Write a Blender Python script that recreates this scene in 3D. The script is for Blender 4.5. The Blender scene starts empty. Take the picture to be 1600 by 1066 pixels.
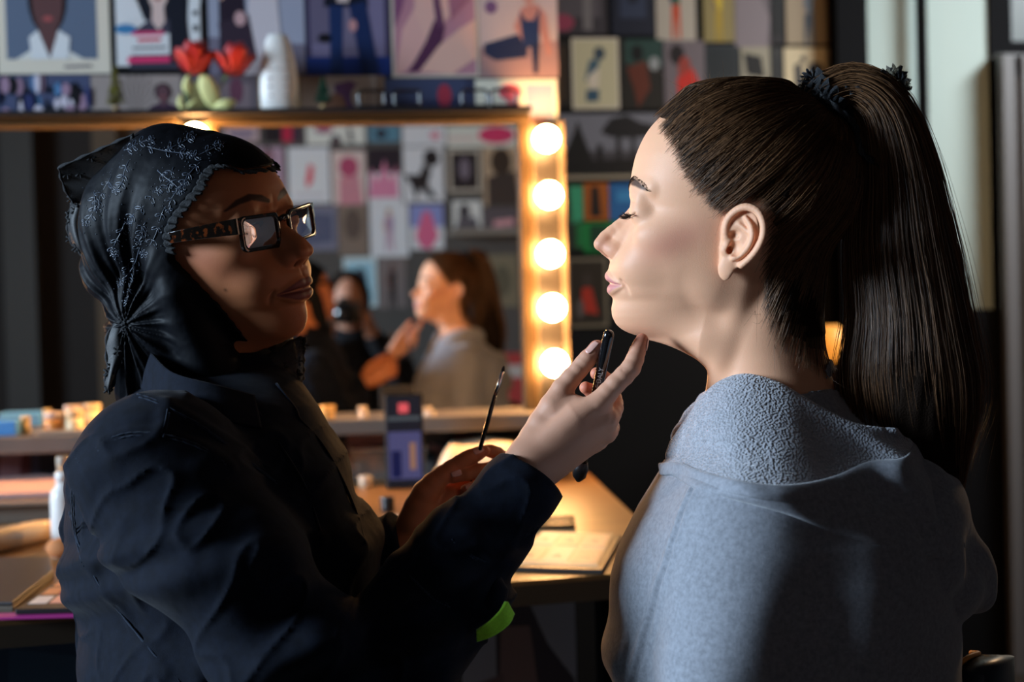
import bpy, math, random
import numpy as np
from mathutils import Vector, Matrix

sc = bpy.context.scene
COL = sc.collection
R = math.radians
# ------------------------------------------------------------------ camera
F_PX = 1600 * 50.0 / 36.0            # focal length in pixels of the 1600 x 1066 frame
CAM = Vector((0.0, 0.0, 1.12))
YAW, PITCH, ROLL = R(-6.7), R(-1.3), R(1.5)
cam_d = bpy.data.cameras.new('camera'); cam = bpy.data.objects.new('camera', cam_d); COL.objects.link(cam)
cam_d.lens = 50; cam_d.sensor_width = 36; cam_d.clip_start = 0.05; cam_d.clip_end = 50
MROT = Matrix.Rotation(YAW, 3, 'Z') @ Matrix.Rotation(R(90) + PITCH, 3, 'X') @ Matrix.Rotation(ROLL * -1, 3, 'Z')
cam.matrix_world = Matrix.Translation(CAM) @ MROT.to_4x4()
cam_d.dof.use_dof = True; cam_d.dof.focus_distance = 1.22; cam_d.dof.aperture_fstop = 4.4
sc.camera = cam
sc.view_settings.view_transform = 'Standard'; sc.view_settings.look = 'None'
sc.view_settings.gamma = 1; sc.view_settings.use_curve_mapping = False
sc.view_settings.exposure = 0.0
# ------------------------------------------------------------------ world
w = bpy.data.worlds.new('world'); sc.world = w; w.use_nodes = True
w.node_tree.nodes['Background'].inputs[0].default_value = (0.35, 0.5, 0.75, 1)
w.node_tree.nodes['Background'].inputs[1].default_value = 0.012

def area(name, loc, target, sx, sy, power, col):
    l = bpy.data.lights.new(name, 'AREA'); l.shape = 'RECTANGLE'; l.size = sx; l.size_y = sy
    l.energy = power; l.color = col
    o = bpy.data.objects.new(name, l); COL.objects.link(o)
    o.location = loc; o.rotation_euler = (Vector(target) - Vector(loc)).to_track_quat('-Z', 'Y').to_euler()
    return o
BULB = 150.0
wd = area('window_daylight', (-4.54, .95, 2.10), (0.3, 1.15, 1.15), 1.2, 1.4, 140, (0.62, 0.80, 1.0)); wd.data.spread = R(100)

rl = bpy.data.lights.new('room_lamp', 'POINT'); rl.energy = 13; rl.color = (1.0, .62, .32); rl.shadow_soft_size = .12
rlo = bpy.data.objects.new('room_lamp', rl); COL.objects.link(rlo); rlo.location = (1.7, 2.7, 1.55)  # added unseen warm fill for the artist's face and edges
fw = area('far_window_daylight', (3.0, 2.7, 2.7), (1.75, 4.05, 1.6), 1.2, .5, 20, (0.90, 0.97, 1.0)); fw.data.spread = R(80)  # added cool fill for the far wall; no window stands there

# ------------------------------------------------------------------ pixel <-> world helpers (measuring the photograph)
MR = np.array([list(r) for r in MROT])
CAMN = np.array(CAM)
def V(px, py, d):
    c = np.array([(px - 800) / F_PX * d, -(py - 533) / F_PX * d, -d])
    return CAMN + MR @ c
def VS(l):
    return np.array([V(*p[:3]) for p in l])
def ray(px, py):
    return MR @ np.array([(px - 800) / F_PX, -(py - 533) / F_PX, -1.0])
def on_y(px, py, Y):
    r = ray(px, py); return CAMN + r * ((Y - CAMN[1]) / r[1])
def on_z(px, py, Z):
    r = ray(px, py); return CAMN + r * ((Z - CAMN[2]) / r[2])
def on_x(px, py, X):
    r = ray(px, py); return CAMN + r * ((X - CAMN[0]) / r[0])
def to_px(p):
    c = MR.T @ (np.array(p) - CAMN); return 800 + c[0] / -c[2] * F_PX, 533 - c[1] / -c[2] * F_PX, -c[2]
def frame(px, py, d):
    """orthonormal frame at a pixel: x = image right, y = image down, z = away, 1 unit = 1 pixel at that distance"""
    o = V(px, py, d); z = o - CAMN; z = z / np.linalg.norm(z)
    down = -MR[:, 1]; y = down - z * down.dot(z); y /= np.linalg.norm(y)
    x = np.cross(y, z); x /= np.linalg.norm(x)
    if x.dot(MR[:, 0]) < 0: x = -x
    s = d / F_PX
    return o, np.array([x, y, z]), s

# ------------------------------------------------------------------ objects
def tag(o, label=None, cat=None, group=None, kind=None):
    if label: o['label'] = label
    if cat: o['category'] = cat
    if group: o['group'] = group
    if kind: o['kind'] = kind
    return o
def empty(name, loc, label=None, cat=None, group=None, rz=0):
    o = bpy.data.objects.new(name, None); COL.objects.link(o); o.location = loc; o.rotation_euler = (0, 0, rz)
    o.empty_display_size = 0.05
    return tag(o, label, cat, group)
def link(name, me, mat, parent=None):
    o = bpy.data.objects.new(name, me); COL.objects.link(o)
    if mat is not None:
        for m in (mat if isinstance(mat, (list, tuple)) else [mat]): me.materials.append(m)
    if parent is not None:
        o.parent = parent; o.matrix_parent_inverse = Matrix.Translation(-Vector(parent.location)) if parent.rotation_euler.z == 0 else parent_inv(parent)
    return o
def parent_inv(p):
    m = Matrix.LocRotScale(p.location, p.rotation_euler, None); q = p.parent
    while q is not None:
        q = q.parent
    return m.inverted()
def sub(name, me, mat, parent):
    """a sub-part: parent is a mesh whose own data is in world coordinates"""
    o = bpy.data.objects.new(name, me); COL.objects.link(o)
    if mat is not None: me.materials.append(mat)
    o.parent = parent
    return o
def np_mesh(name, v, f, smooth=True, col=None):
    """v (n,3); f (m,k) array, or list of lists"""
    me = bpy.data.meshes.new(name)
    v = np.asarray(v, dtype=np.float32)
    if isinstance(f, np.ndarray):
        k = f.shape[1]; nf = len(f)
        me.vertices.add(len(v)); me.vertices.foreach_set('co', v.ravel())
        me.loops.add(nf * k); me.loops.foreach_set('vertex_index', f.astype(np.int32).ravel())
        me.polygons.add(nf); me.polygons.foreach_set('loop_start', np.arange(0, nf * k, k, dtype=np.int32))
        me.update(calc_edges=True)
    else:
        me.from_pydata(v.tolist(), [], f); me.update()
    if smooth: me.polygons.foreach_set('use_smooth', np.ones(len(me.polygons), dtype=bool))
    if col is not None:
        a = me.color_attributes.new('tint', 'FLOAT_COLOR', 'POINT')
        c = np.ones((len(v), 4), dtype=np.float32); c[:, :col.shape[1]] = col
        a.data.foreach_set('color', c.ravel())
    me.validate()
    return me
class MB:
    """collects shapes into one mesh"""
    def __init__(s): s.v = []; s.f = []; s.n = 0; s.mi = []
    def add(s, v, f, mi=0):
        v = np.asarray(v, float); s.v.append(v)
        for q in f: s.f.append([int(i) + s.n for i in q]); s.mi.append(mi)
        s.n += len(v)
    def box(s, c, d, rz=0, mi=0, rot=None):
        d = np.array(d, float) / 2
        p = np.array([[x, y, z] for x in (-1, 1) for y in (-1, 1) for z in (-1, 1)]) * d
        if rot is None:
            cz, sz = math.cos(rz), math.sin(rz); rot = np.array([[cz, -sz, 0], [sz, cz, 0], [0, 0, 1]])
        p = p @ np.asarray(rot).T + np.array(c)
        s.add(p, [(0, 1, 3, 2), (4, 6, 7, 5), (0, 4, 5, 1), (2, 3, 7, 6), (0, 2, 6, 4), (1, 5, 7, 3)], mi)
    def tube(s, pts, r, n=12, mi=0, caps=True):
        pts = np.asarray(pts, float); r = np.broadcast_to(np.asarray(r, float), (len(pts),))
        t = np.gradient(pts, axis=0); t /= np.linalg.norm(t, axis=1)[:, None] + 1e-12
        up = np.array([0, 0, 1.0]) if abs(t[0][2]) < .9 else np.array([1.0, 0, 0])
        V_ = []
        for i in range(len(pts)):
            a = up - t[i] * up.dot(t[i]); a /= np.linalg.norm(a); b = np.cross(t[i], a); up = a
            for k in range(n):
                th = 2 * math.pi * k / n; V_.append(pts[i] + r[i] * (math.cos(th) * a + math.sin(th) * b))
        F_ = [(i * n + k, i * n + (k + 1) % n, (i + 1) * n + (k + 1) % n, (i + 1) * n + k) for i in range(len(pts) - 1) for k in range(n)]
        if caps: F_ += [list(range(n))[::-1], [(len(pts) - 1) * n + k for k in range(n)]]
        s.add(V_, F_, mi)
    def lathe(s, prof, c, n=32, mi=0, sx=1, sy=1):
        V_ = [(c[0] + r * sx * math.cos(2 * math.pi * k / n), c[1] + r * sy * math.sin(2 * math.pi * k / n), c[2] + z) for r, z in prof for k in range(n)]
        F_ = [(i * n + k, i * n + (k + 1) % n, (i + 1) * n + (k + 1) % n, (i + 1) * n + k) for i in range(len(prof) - 1) for k in range(n)]
        F_ += [list(range(n))[::-1], [(len(prof) - 1) * n + k for k in range(n)]]
        s.add(V_, F_, mi)
    def build(s, name, mat, parent=None, smooth=False, bevel=0, xf=None, seg=2):
        v = np.concatenate(s.v)
        if xf is not None: v = xf(v)
        me = bpy.data.meshes.new(name); me.from_pydata(v.tolist(), [], s.f); me.update()
        if smooth: me.polygons.foreach_set('use_smooth', np.ones(len(me.polygons), dtype=bool))
        o = link(name, me, mat, parent)
        if isinstance(mat, (list, tuple)): me.polygons.foreach_set('material_index', np.array(s.mi, dtype=np.int32))
        if bevel:
            b = o.modifiers.new('bevel', 'BEVEL'); b.width = bevel; b.segments = seg; b.limit_method = 'ANGLE'; b.angle_limit = R(40)
        return o

# ------------------------------------------------------------------ materials
class NT:
    def __init__(s, name):
        s.m = bpy.data.materials.new(name); s.m.use_nodes = True; s.t = s.m.node_tree; s.n = s.t.nodes; s.l = s.t.links
        s.b = s.n['Principled BSDF']
    def node(s, kind, **kw):
        n = s.n.new(kind)
        for k, v in kw.items():
            if k in n.inputs.keys(): n.inputs[k].default_value = v
            else: setattr(n, k, v)
        return n
    def link(s, a, b): s.l.new(a, b)
    def set(s, **kw):
        for k, v in kw.items(): s.b.inputs[k.replace('_', ' ')].default_value = v
        return s
def c4(c): return (c[0], c[1], c[2], 1.0)
def mat(name, col, rough=.5, metal=0, emit=None, es=0, bump=0, bscale=50, spec=None, alpha=None, trans=None, coat=None, var=0, vscale=8, sheen=None, detail=4):
    k = NT(name); k.set(Base_Color=c4(col), Roughness=rough, Metallic=metal)
    if spec is not None: k.set(Specular_IOR_Level=spec)
    if emit is not None: k.set(Emission_Color=c4(emit), Emission_Strength=es)
    if alpha is not None: k.set(Alpha=alpha)
    if trans is not None: k.set(Transmission_Weight=trans)
    if coat is not None: k.set(Coat_Weight=coat, Coat_Roughness=.1)
    if sheen is not None: k.set(Sheen_Weight=sheen, Sheen_Roughness=.5)
    if bump or var: tc = k.node('ShaderNodeTexCoord')
    if bump:
        n = k.node('ShaderNodeTexNoise', Scale=bscale, Detail=detail); b = k.node('ShaderNodeBump', Strength=min(bump, 1), Distance=.002)
        k.link(tc.outputs['Object'], n.inputs['Vector']); k.link(n.outputs[0], b.inputs['Height']); k.link(b.outputs[0], k.b.inputs['Normal'])
    if var:
        n = k.node('ShaderNodeTexNoise', Scale=vscale, Detail=5); r = k.node('ShaderNodeMix', data_type='RGBA')
        k.link(tc.outputs['Object'], n.inputs['Vector']); k.link(n.outputs[0], r.inputs[0])
        r.inputs[6].default_value = c4([x * (1 - var) for x in col]); r.inputs[7].default_value = c4([min(1, x * (1 + var)) for x in col])
        k.link(r.outputs[2], k.b.inputs['Base Color'])
    return k.m
def srgb(r, g, b):
    return tuple((x / 255 / 12.92) if x / 255 <= .04045 else ((x / 255 + .055) / 1.055) ** 2.4 for x in (r, g, b))

# ------------------------------------------------------------------ signed-distance modelling
def smin(a, b, k):
    h = np.clip(.5 + .5 * (b - a) / k, 0, 1); return b + (a - b) * h - k * h * (1 - h)
def smax(a, b, k): return -smin(-a, -b, k)
def seg_t(p, a, b):
    a = np.asarray(a, float); b = np.asarray(b, float); ab = b - a
    return np.clip(((p - a) @ ab) / (ab @ ab + 1e-12), 0, 1)
def capsule(p, a, b, ra, rb=None):
    rb = ra if rb is None else rb
    a = np.asarray(a, float); b = np.asarray(b, float); t = seg_t(p, a, b)
    return np.linalg.norm(p - a - t[:, None] * (b - a), axis=1) - (ra + (rb - ra) * t)
def chain(p, pts, rs, k=0):
    d = None
    for i in range(len(pts) - 1):
        c = capsule(p, pts[i], pts[i + 1], rs[i], rs[i + 1])
        d = c if d is None else (smin(d, c, k) if k else np.minimum(d, c))
    return d
def ellip(p, c, r, rot=None):
    q = p - np.asarray(c, float)
    if rot is not None: q = q @ np.asarray(rot)          # columns of rot = local axes
    r = np.asarray(r, float); k0 = np.linalg.norm(q / r, axis=1); k1 = np.linalg.norm(q / (r * r), axis=1)
    return k0 * (k0 - 1) / (k1 + 1e-9)
def rbox(p, c, h, rad, rot=None):
    q = p - np.asarray(c, float)
    if rot is not None: q = q @ np.asarray(rot)
    q = np.abs(q) - (np.asarray(h, float) - rad)
    return np.linalg.norm(np.maximum(q, 0), axis=1) + np.minimum(q.max(axis=1), 0) - rad
def smooth(x, a, b):
    t = np.clip((x - a) / (b - a), 0, 1); return t * t * (3 - 2 * t)
def polydist(u, v, poly):
    """signed distance in 2-D to a closed polygon (negative inside)"""
    P = np.asarray(poly, float); d = np.full(u.shape, 1e18); s = np.ones(u.shape)
    n = len(P)
    for i in range(n):
        j = (i - 1) % n
        ex, ey = P[j] - P[i]; wx, wy = u - P[i][0], v - P[i][1]
        t = np.clip((wx * ex + wy * ey) / (ex * ex + ey * ey + 1e-12), 0, 1)
        d = np.minimum(d, (wx - ex * t) ** 2 + (wy - ey * t) ** 2)
        c1 = v >= P[i][1]; c2 = v < P[j][1]; c3 = ex * wy > ey * wx
        flip = (c1 & c2 & c3) | (~c1 & ~c2 & ~c3); s = np.where(flip, -s, s)
    return s * np.sqrt(d)
def surf(f, lo, hi, h, block=8, margin=1.9):
    """polygonise f(p)=0 on a grid of step h (narrow band + surface nets); returns verts, quads"""
    lo = np.asarray(lo, float); hi = np.asarray(hi, float)
    nb = np.ceil((hi - lo) / (h * block)).astype(int); N = nb * block
    ci = np.stack(np.meshgrid(*[np.arange(k) for k in nb], indexing='ij'), -1).reshape(-1, 3)
    cc = lo + (ci + .5) * block * h
    fc = np.concatenate([f(cc[i:i + 200000]) for i in range(0, len(cc), 200000)])
    act = np.abs(fc) < block * h * .87 * margin
    g = np.repeat(np.repeat(np.repeat(fc.reshape(nb), block, 0), block, 1), block, 2).astype(np.float32)
    off = np.stack(np.meshgrid(*[np.arange(block)] * 3, indexing='ij'), -1).reshape(-1, 3)
    ai = ci[act]
    for s in range(0, len(ai), 600):
        idx = (ai[s:s + 600, None, :] * block + off[None]).reshape(-1, 3)
        g[idx[:, 0], idx[:, 1], idx[:, 2]] = f(lo + (idx + .5) * h)
    g[0] = g[-1] = 1e3; g[:, 0] = g[:, -1] = 1e3; g[:, :, 0] = g[:, :, -1] = 1e3
    neg = g < 0
    nx, ny, nz = g.shape
    # cells with a sign change
    c = np.zeros((nx - 1, ny - 1, nz - 1), np.int8)
    for dx in (0, 1):
        for dy in (0, 1):
            for dz in (0, 1): c += neg[dx:nx - 1 + dx, dy:ny - 1 + dy, dz:nz - 1 + dz]
    cell = np.argwhere((c > 0) & (c < 8))
    ids = np.full(c.shape, -1, np.int64); ids[cell[:, 0], cell[:, 1], cell[:, 2]] = np.arange(len(cell))
    acc = np.zeros((len(cell), 3)); cnt = np.zeros(len(cell))
    corners = [(a, b, d) for a in (0, 1) for b in (0, 1) for d in (0, 1)]
    for i in range(8):
        for j in range(i + 1, 8):
            A, B = np.array(corners[i]), np.array(corners[j])
            if np.abs(A - B).sum() != 1: continue
            ga = g[cell[:, 0] + A[0], cell[:, 1] + A[1], cell[:, 2] + A[2]]; gb = g[cell[:, 0] + B[0], cell[:, 1] + B[1], cell[:, 2] + B[2]]
            m = (ga < 0) != (gb < 0); t = np.clip(ga / (ga - gb + 1e-20), 0, 1)
            acc[m] += (A + t[:, None] * (B - A))[m]; cnt[m] += 1
    v = lo + (cell + acc / np.maximum(cnt, 1)[:, None] + .5) * h
    fs = []
    for ax in range(3):
        sl0 = [slice(1, -1)] * 3; sl1 = [slice(1, -1)] * 3
        sl0[ax] = slice(0, -1); sl1[ax] = slice(1, None)
        a = neg[tuple(sl0)]; b = neg[tuple(sl1)]
        e = np.argwhere(a != b); fl = a[e[:, 0], e[:, 1], e[:, 2]]
        p = e.copy()
        for k in range(3):
            if k != ax: p[:, k] += 1
        o1, o2 = [(1, 2), (2, 0), (0, 1)][ax]
        def I(d1, d2):
            q = p.copy(); q[:, o1] -= d1; q[:, o2] -= d2; return ids[q[:, 0], q[:, 1], q[:, 2]]
        quad = np.stack([I(0, 0), I(1, 0), I(1, 1), I(0, 1)], 1)
        quad[~fl] = quad[~fl][:, ::-1]; fs.append(quad)
    fs = np.concatenate(fs); fs = fs[(fs >= 0).all(1)]
    return v, fs
def relax(v, f, it=1, lam=.5):
    """light laplacian smoothing"""
    e = np.concatenate([f[:, [i, (i + 1) % 4]] for i in range(4)])
    for _ in range(it):
        s = np.zeros_like(v); n = np.zeros(len(v))
        np.add.at(s, e[:, 0], v[e[:, 1]]); np.add.at(n, e[:, 0], 1); np.add.at(s, e[:, 1], v[e[:, 0]]); np.add.at(n, e[:, 1], 1)
        v = v + lam * (s / np.maximum(n, 1)[:, None] - v)
    return v
def grad(f, p, e=1.0):
    g = np.stack([f(p + np.eye(3)[i] * e) - f(p - np.eye(3)[i] * e) for i in range(3)], 1) / (2 * e)
    return g
def project(f, p, off=0.0, it=6, e=1.0):
    for _ in range(it):
        d = f(p) - off; g = grad(f, p, e); p = p - (d / np.maximum((g * g).sum(1), .15))[:, None] * g
    return p
def catmull(P, t):
    """P (n,...) control points, t in [0,n-1]"""
    P = np.asarray(P, float); n = len(P); t = np.clip(np.asarray(t, float), 0, n - 1 - 1e-9)
    i = np.floor(t).astype(int); u = t - i; sh = (len(t),) + (1,) * (P.ndim - 1); u = u.reshape(sh)
    pad = np.concatenate([[2 * P[0] - P[1]], P, [2 * P[-1] - P[-2]]]) ; p0, p1, p2, p3 = pad[i], pad[i + 1], pad[i + 2], pad[i + 3]
    return .5 * ((2 * p1) + (-p0 + p2) * u + (2 * p0 - 5 * p1 + 4 * p2 - p3) * u * u + (-p0 + 3 * p1 - 3 * p2 + p3) * u ** 3)
def net_surface(net, nu, nv):
    """net[rows][cols] control points -> (nu*nv) verts, quads"""
    P = np.array(net, float); a = catmull(P, np.linspace(0, len(P) - 1, nu)); a = np.swapaxes(a, 0, 1)
    b = catmull(a, np.linspace(0, len(a) - 1, nv)); b = np.swapaxes(b, 0, 1)
    v = b.reshape(-1, 3); i, j = np.meshgrid(np.arange(nu - 1), np.arange(nv - 1), indexing='ij'); q = (i * nv + j).ravel()
    return v, np.stack([q, q + 1, q + nv + 1, q + nv], 1)
def noise3(p, seed=0, octs=((1, 1),)):
    """cheap smooth pseudo noise from summed sines, about -1..1"""
    rg = np.random.RandomState(seed); out = np.zeros(len(p)); tot = 0
    for fr, am in octs:
        for _ in range(5):
            k = rg.normal(size=3); k = k / np.linalg.norm(k) * fr * rg.uniform(.6, 1.4); out += am * np.sin(p @ k + rg.uniform(0, 6.28)); tot += am * .5
    return out / tot
def strands(paths, radius, taper=.3, sides=3):
    """paths (n,m,3) -> mesh arrays of thin tubes; radius scalar or (n,)"""
    n, m, _ = paths.shape; rad = np.broadcast_to(np.asarray(radius, float), (n,))
    t = np.gradient(paths, axis=1); t /= np.linalg.norm(t, axis=2, keepdims=True) + 1e-12
    ref = np.array([.3, .5, .81]); a = np.cross(t, ref); a /= np.linalg.norm(a, axis=2, keepdims=True) + 1e-12; b = np.cross(t, a)
    prof = np.linspace(0, 1, m); rr = (1 - (1 - taper) * prof ** 2) * np.minimum(1, .35 + prof * 8)
    V_ = np.stack([paths + (rad[:, None] * rr)[:, :, None] * (math.cos(2 * math.pi * k / sides) * a + math.sin(2 * math.pi * k / sides) * b) for k in range(sides)], 2)
    base = (np.arange(n)[:, None] * m + np.arange(m - 1)[None]) * sides
    F_ = np.concatenate([np.stack([base + k, base + (k + 1) % sides, base + sides + (k + 1) % sides, base + sides + k], -1).reshape(-1, 4) for k in range(sides)])
    return V_.reshape(-1, 3), F_
def join_np(parts):
    vs, fs, n = [], [], 0
    for v, f in parts: vs.append(v); fs.append(f + n); n += len(v)
    return np.concatenate(vs), np.concatenate(fs)
def rrect(hw_, hh, r, n=8, e=0):
    P = []
    for cx, cy, a0 in ((hw_ - r, -hh + r, -90), (hw_ - r, hh - r, 0), (-hw_ + r, hh - r, 90), (-hw_ + r, -hh + r, 180)):
        for i in range(n + 1): a_ = R(a0 + 90 * i / n); P.append((cx + r * math.cos(a_), cy + r * math.sin(a_)))
    return np.array(P)
# ------------------------------------------------------------------ the room
MY = 2.90                       # plane of the mirrors
XL, XR, YB, YF, ZC = -4.6, 3.3, -1.5, 4.05, 3.0
M_wall_dark = mat('dark_paint', (.030, .026, .024), rough=.8, bump=.2, bscale=40, var=.1)
M_wall_pale = mat('pale_green_plaster', (.40, .48, .455), rough=.85, bump=.1, bscale=60, var=.04, vscale=3)
M_wall_back = mat('grey_plaster', (.11, .095, .082), rough=.9, var=.1, vscale=4)
M_floor = mat('dark_floorboards', (.045, .032, .024), rough=.6, var=.3, vscale=6)
M_blackpaint = mat('black_paint', (.005, .005, .006), rough=.85, spec=.1)
M_gold = mat('gold_brown_wood', (.075, .046, .018), rough=.38, var=.25, vscale=30, bump=.2, bscale=60)
M_frame_grey = mat('grey_painted_wood', (.13, .125, .13), rough=.5, bump=.1, bscale=80)
def boxo(name, lo, hi, m, parent=None, bevel=0, kind=None):
    mb = MB(); lo = np.array(lo, float); hi = np.array(hi, float); mb.box((lo + hi) / 2, hi - lo); o = mb.build(name, m, parent, bevel=bevel)
    if kind: tag(o, kind=kind)
    return o
boxo('floor', (XL - .1, YB - .1, -.1), (XR + .1, YF + .1, 0), M_floor, kind='structure')
boxo('ceiling', (XL - .1, YB - .1, ZC), (XR + .1, YF + .1, ZC + .1), M_wall_dark, kind='structure')
boxo('wall_back', (XL - .1, YB - .1, 0), (XR + .1, YB, ZC), M_wall_back, kind='structure')
boxo('wall_right', (XR, YB, 0), (XR + .1, YF, ZC), M_wall_dark, kind='structure')
# left wall with the tall window the daylight comes through
WY0, WY1, WZ0, WZ1 = .25, 1.65, 1.3, 2.9
mb = MB()
mb.box((XL - .05, (YB + WY0) / 2, ZC / 2), (.1, WY0 - YB, ZC)); mb.box((XL - .05, (YF + WY1) / 2, ZC / 2), (.1, YF - WY1, ZC))
mb.box((XL - .05, (WY0 + WY1) / 2, WZ0 / 2), (.1, WY1 - WY0, WZ0)); mb.box((XL - .05, (WY0 + WY1) / 2, (WZ1 + ZC) / 2), (.1, WY1 - WY0, ZC - WZ1))
tag(mb.build('wall_left', M_wall_dark), kind='structure')
mb = MB()
for y_ in (WY0 + .03, (WY0 + WY1) / 2, WY1 - .03): mb.box((XL - .05, y_, (WZ0 + WZ1) / 2), (.07, .05, WZ1 - WZ0))
for z_ in (WZ0 + .03, (WZ0 + WZ1) / 2, WZ1 - .03): mb.box((XL - .05, (WY0 + WY1) / 2, z_), (.068, WY1 - WY0, .05))
tag(mb.build('window_1', M_frame_grey), kind='structure')
# partition that carries the mirrors and the magazine pages
PX = on_y(872, 100, MY + .06)[0]
boxo('wall_partition', (XL, MY + .06, 0), (PX, MY + .16, ZC), M_wall_dark, kind='structure')
# far wall: pages part, black post, pale part with dark dado, pipe, window frame
xb = lambda px, py=250: on_y(px, py, YF)[0]
zb = lambda px, py: on_y(px, py, YF)[2]
zdado = zb(1500, 484)
mb = MB(); mb.box(((XL + xb(1345)) / 2, YF + .05, ZC / 2), (xb(1345) - XL, .1, ZC)); tag(mb.build('wall_front', mat('black_brown_paint', (.010, .009, .009), rough=.9, spec=.15)), kind='structure')
x0, x1 = xb(1345), xb(1547)
boxo('wall_front_pale', (x0, YF, zdado), (x1, YF + .1, ZC), M_wall_pale, kind='structure')
boxo('wall_front_dado', (x0, YF - .03, 0), (x1, YF + .1, zdado), M_blackpaint, kind='structure')
boxo('wall_front_end', (x1, YF, 0), (XR, YF + .1, ZC), M_blackpaint, kind='structure') if False else None
boxo('trim_post', (xb(1299), YF - .07, 0), (xb(1346), YF + .02, ZC), M_blackpaint, kind='structure')
mb = MB(); mb.tube(np.array([(xb(1433), YF - .05, zdado), (xb(1433), YF - .05, ZC)]), .016, 16)
tag(mb.build('trim_pipe', M_blackpaint, None, True), kind='structure')
# tall window / glazed door at the right edge of the picture
wx0 = x1; wxi = xb(1592); zt = zb(1575, 92)
mb = MB()
mb.box(((wx0 + wxi) / 2, YF + .0, zt / 2), (wxi - wx0, .12, zt)); mb.box(((wx0 + XR) / 2, YF, zt - .03), (XR - wx0, .12, .07)); mb.box((wx0 + .02, YF - .02, zt / 2), (.04, .14, zt)); mb.box((wxi - .012, YF - .02, zt / 2), (.025, .12, zt))
mb.box(((wxi + XR) / 2, YF, .2), (XR - wxi, .1, .4))
tag(mb.build('door_1', M_frame_grey, bevel=.004), kind='structure')
M_pane = mat('frosted_pane', (.55, .66, .66), rough=.3)
pn = boxo('pane', (wxi, YF + .02, .4), (XR, YF + .05, zt - .06), M_pane); tag(pn, kind='structure'); pn.name = 'window_2'
boxo('wall_front_lintel', (x1, YF - .01, zt), (xb(1578, 40), YF + .1, ZC), M_blackpaint, kind='structure')
boxo('window_3', (xb(1578, 40), YF + .02, zt + .05), (XR, YF + .06, ZC), mat('grey_glazing', (.10, .115, .12), rough=.4), kind='structure')
boxo('trim_transom', (xb(1578, 40), YF - .01, zt), (XR, YF + .1, zt + .05), M_blackpaint, kind='structure')
# things on the back wall that only the mirrors show
boxo('trim_shelf', (on_y(700, 362, 2 * MY + 1.5)[0], YB, on_y(760, 368, 7.3)[2]), (1.75, YB + .10, on_y(760, 360, 7.3)[2]), mat('cream_ledge', (.35, .3, .24), rough=.6), kind='structure')
bx0, bx1 = on_y(152, 400, 7.3)[0], on_y(190, 400, 7.3)[0]
boxo('trim_doorpost', (bx0, YB, 0), (bx1, YB + .05, 2.3), mat('brown_doorpost', (.10, .065, .035), rough=.6), kind='structure')
boxo('wall_back_dark', (XL, YB, 0), (bx0, YB + .02, ZC), mat('dark_brown_cloth_wall', (.018, .013, .010), rough=.9), kind='structure')
boxo('trim_column', (on_y(12, 400, 7.3)[0], YB + .02, 0), (on_y(62, 400, 7.3)[0], YB + .1, ZC), mat('grey_column', (.05, .046, .04), rough=.8), kind='structure')

# ------------------------------------------------------------------ paper: one mesh per page, its printed colours in a face-colour layer
def paper_mat():
    k = NT('printed_paper'); a = k.node('ShaderNodeVertexColor', layer_name='tint'); k.link(a.outputs[0], k.b.inputs['Base Color']); k.set(Roughness=.42, Specular_IOR_Level=.35); return k.m
M_paper = paper_mat()
def ell_poly(cx, cy, rx, ry, n=18, a0=0): return [(cx + rx * math.cos(a0 + 2 * math.pi * i / n), cy + ry * math.sin(a0 + 2 * math.pi * i / n)) for i in range(n)]
def page(name, o, ax, ay, nrm, W, Hh, shapes, bg, border=0, bcol=(.75, .7, .62), th=.0012, label=None, cat='poster', group=None, m=None):
    """o: top-left corner; ax: unit vector to the right; ay: unit vector down; shapes: [(colour, polygon in 0..1)]"""
    o, ax, ay, nrm = [np.array(x, float) for x in (o, ax, ay, nrm)]
    Vv, Ff, Cc = [], [], []
    def poly(P, col, lv):
        b = len(Vv); 
        for x, y in P: Vv.append(o + ax * x * W + ay * y * Hh + nrm * (th + lv * .00012)); Cc.append(col)
        Ff.append(list(range(b, b + len(P))))
    def clip(P, x0, y0, x1, y1): return [(min(max(x, x0), x1), min(max(y, y0), y1)) for x, y in P]
    base = [(0, 0), (1, 0), (1, 1), (0, 1)]
    b = 0
    for x, y in base: Vv.append(o + ax * x * W + ay * y * Hh); Cc.append(bcol if border else bg)
    poly(base, bcol if border else bg, 0)
    for i in range(4): Ff.append([i, (i + 1) % 4, 4 + (i + 1) % 4, 4 + i])
    Ff.append([3, 2, 1, 0])
    bx = border / W if border else 0; by = border / Hh if border else 0
    if border: poly([(bx, by), (1 - bx, by), (1 - bx, 1 - by), (bx, 1 - by)], bg, 1)
    for i, (col, P) in enumerate(shapes):
        P = [(bx + x * (1 - 2 * bx), by + y * (1 - 2 * by)) for x, y in P]; poly(clip(P, bx, by, 1 - bx, 1 - by), col, 2 + i)
    me = np_mesh(name, np.array(Vv), Ff, smooth=False, col=np.array(Cc)); ob = link(name, me, m or M_paper); return tag(ob, label, cat, group)
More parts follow.
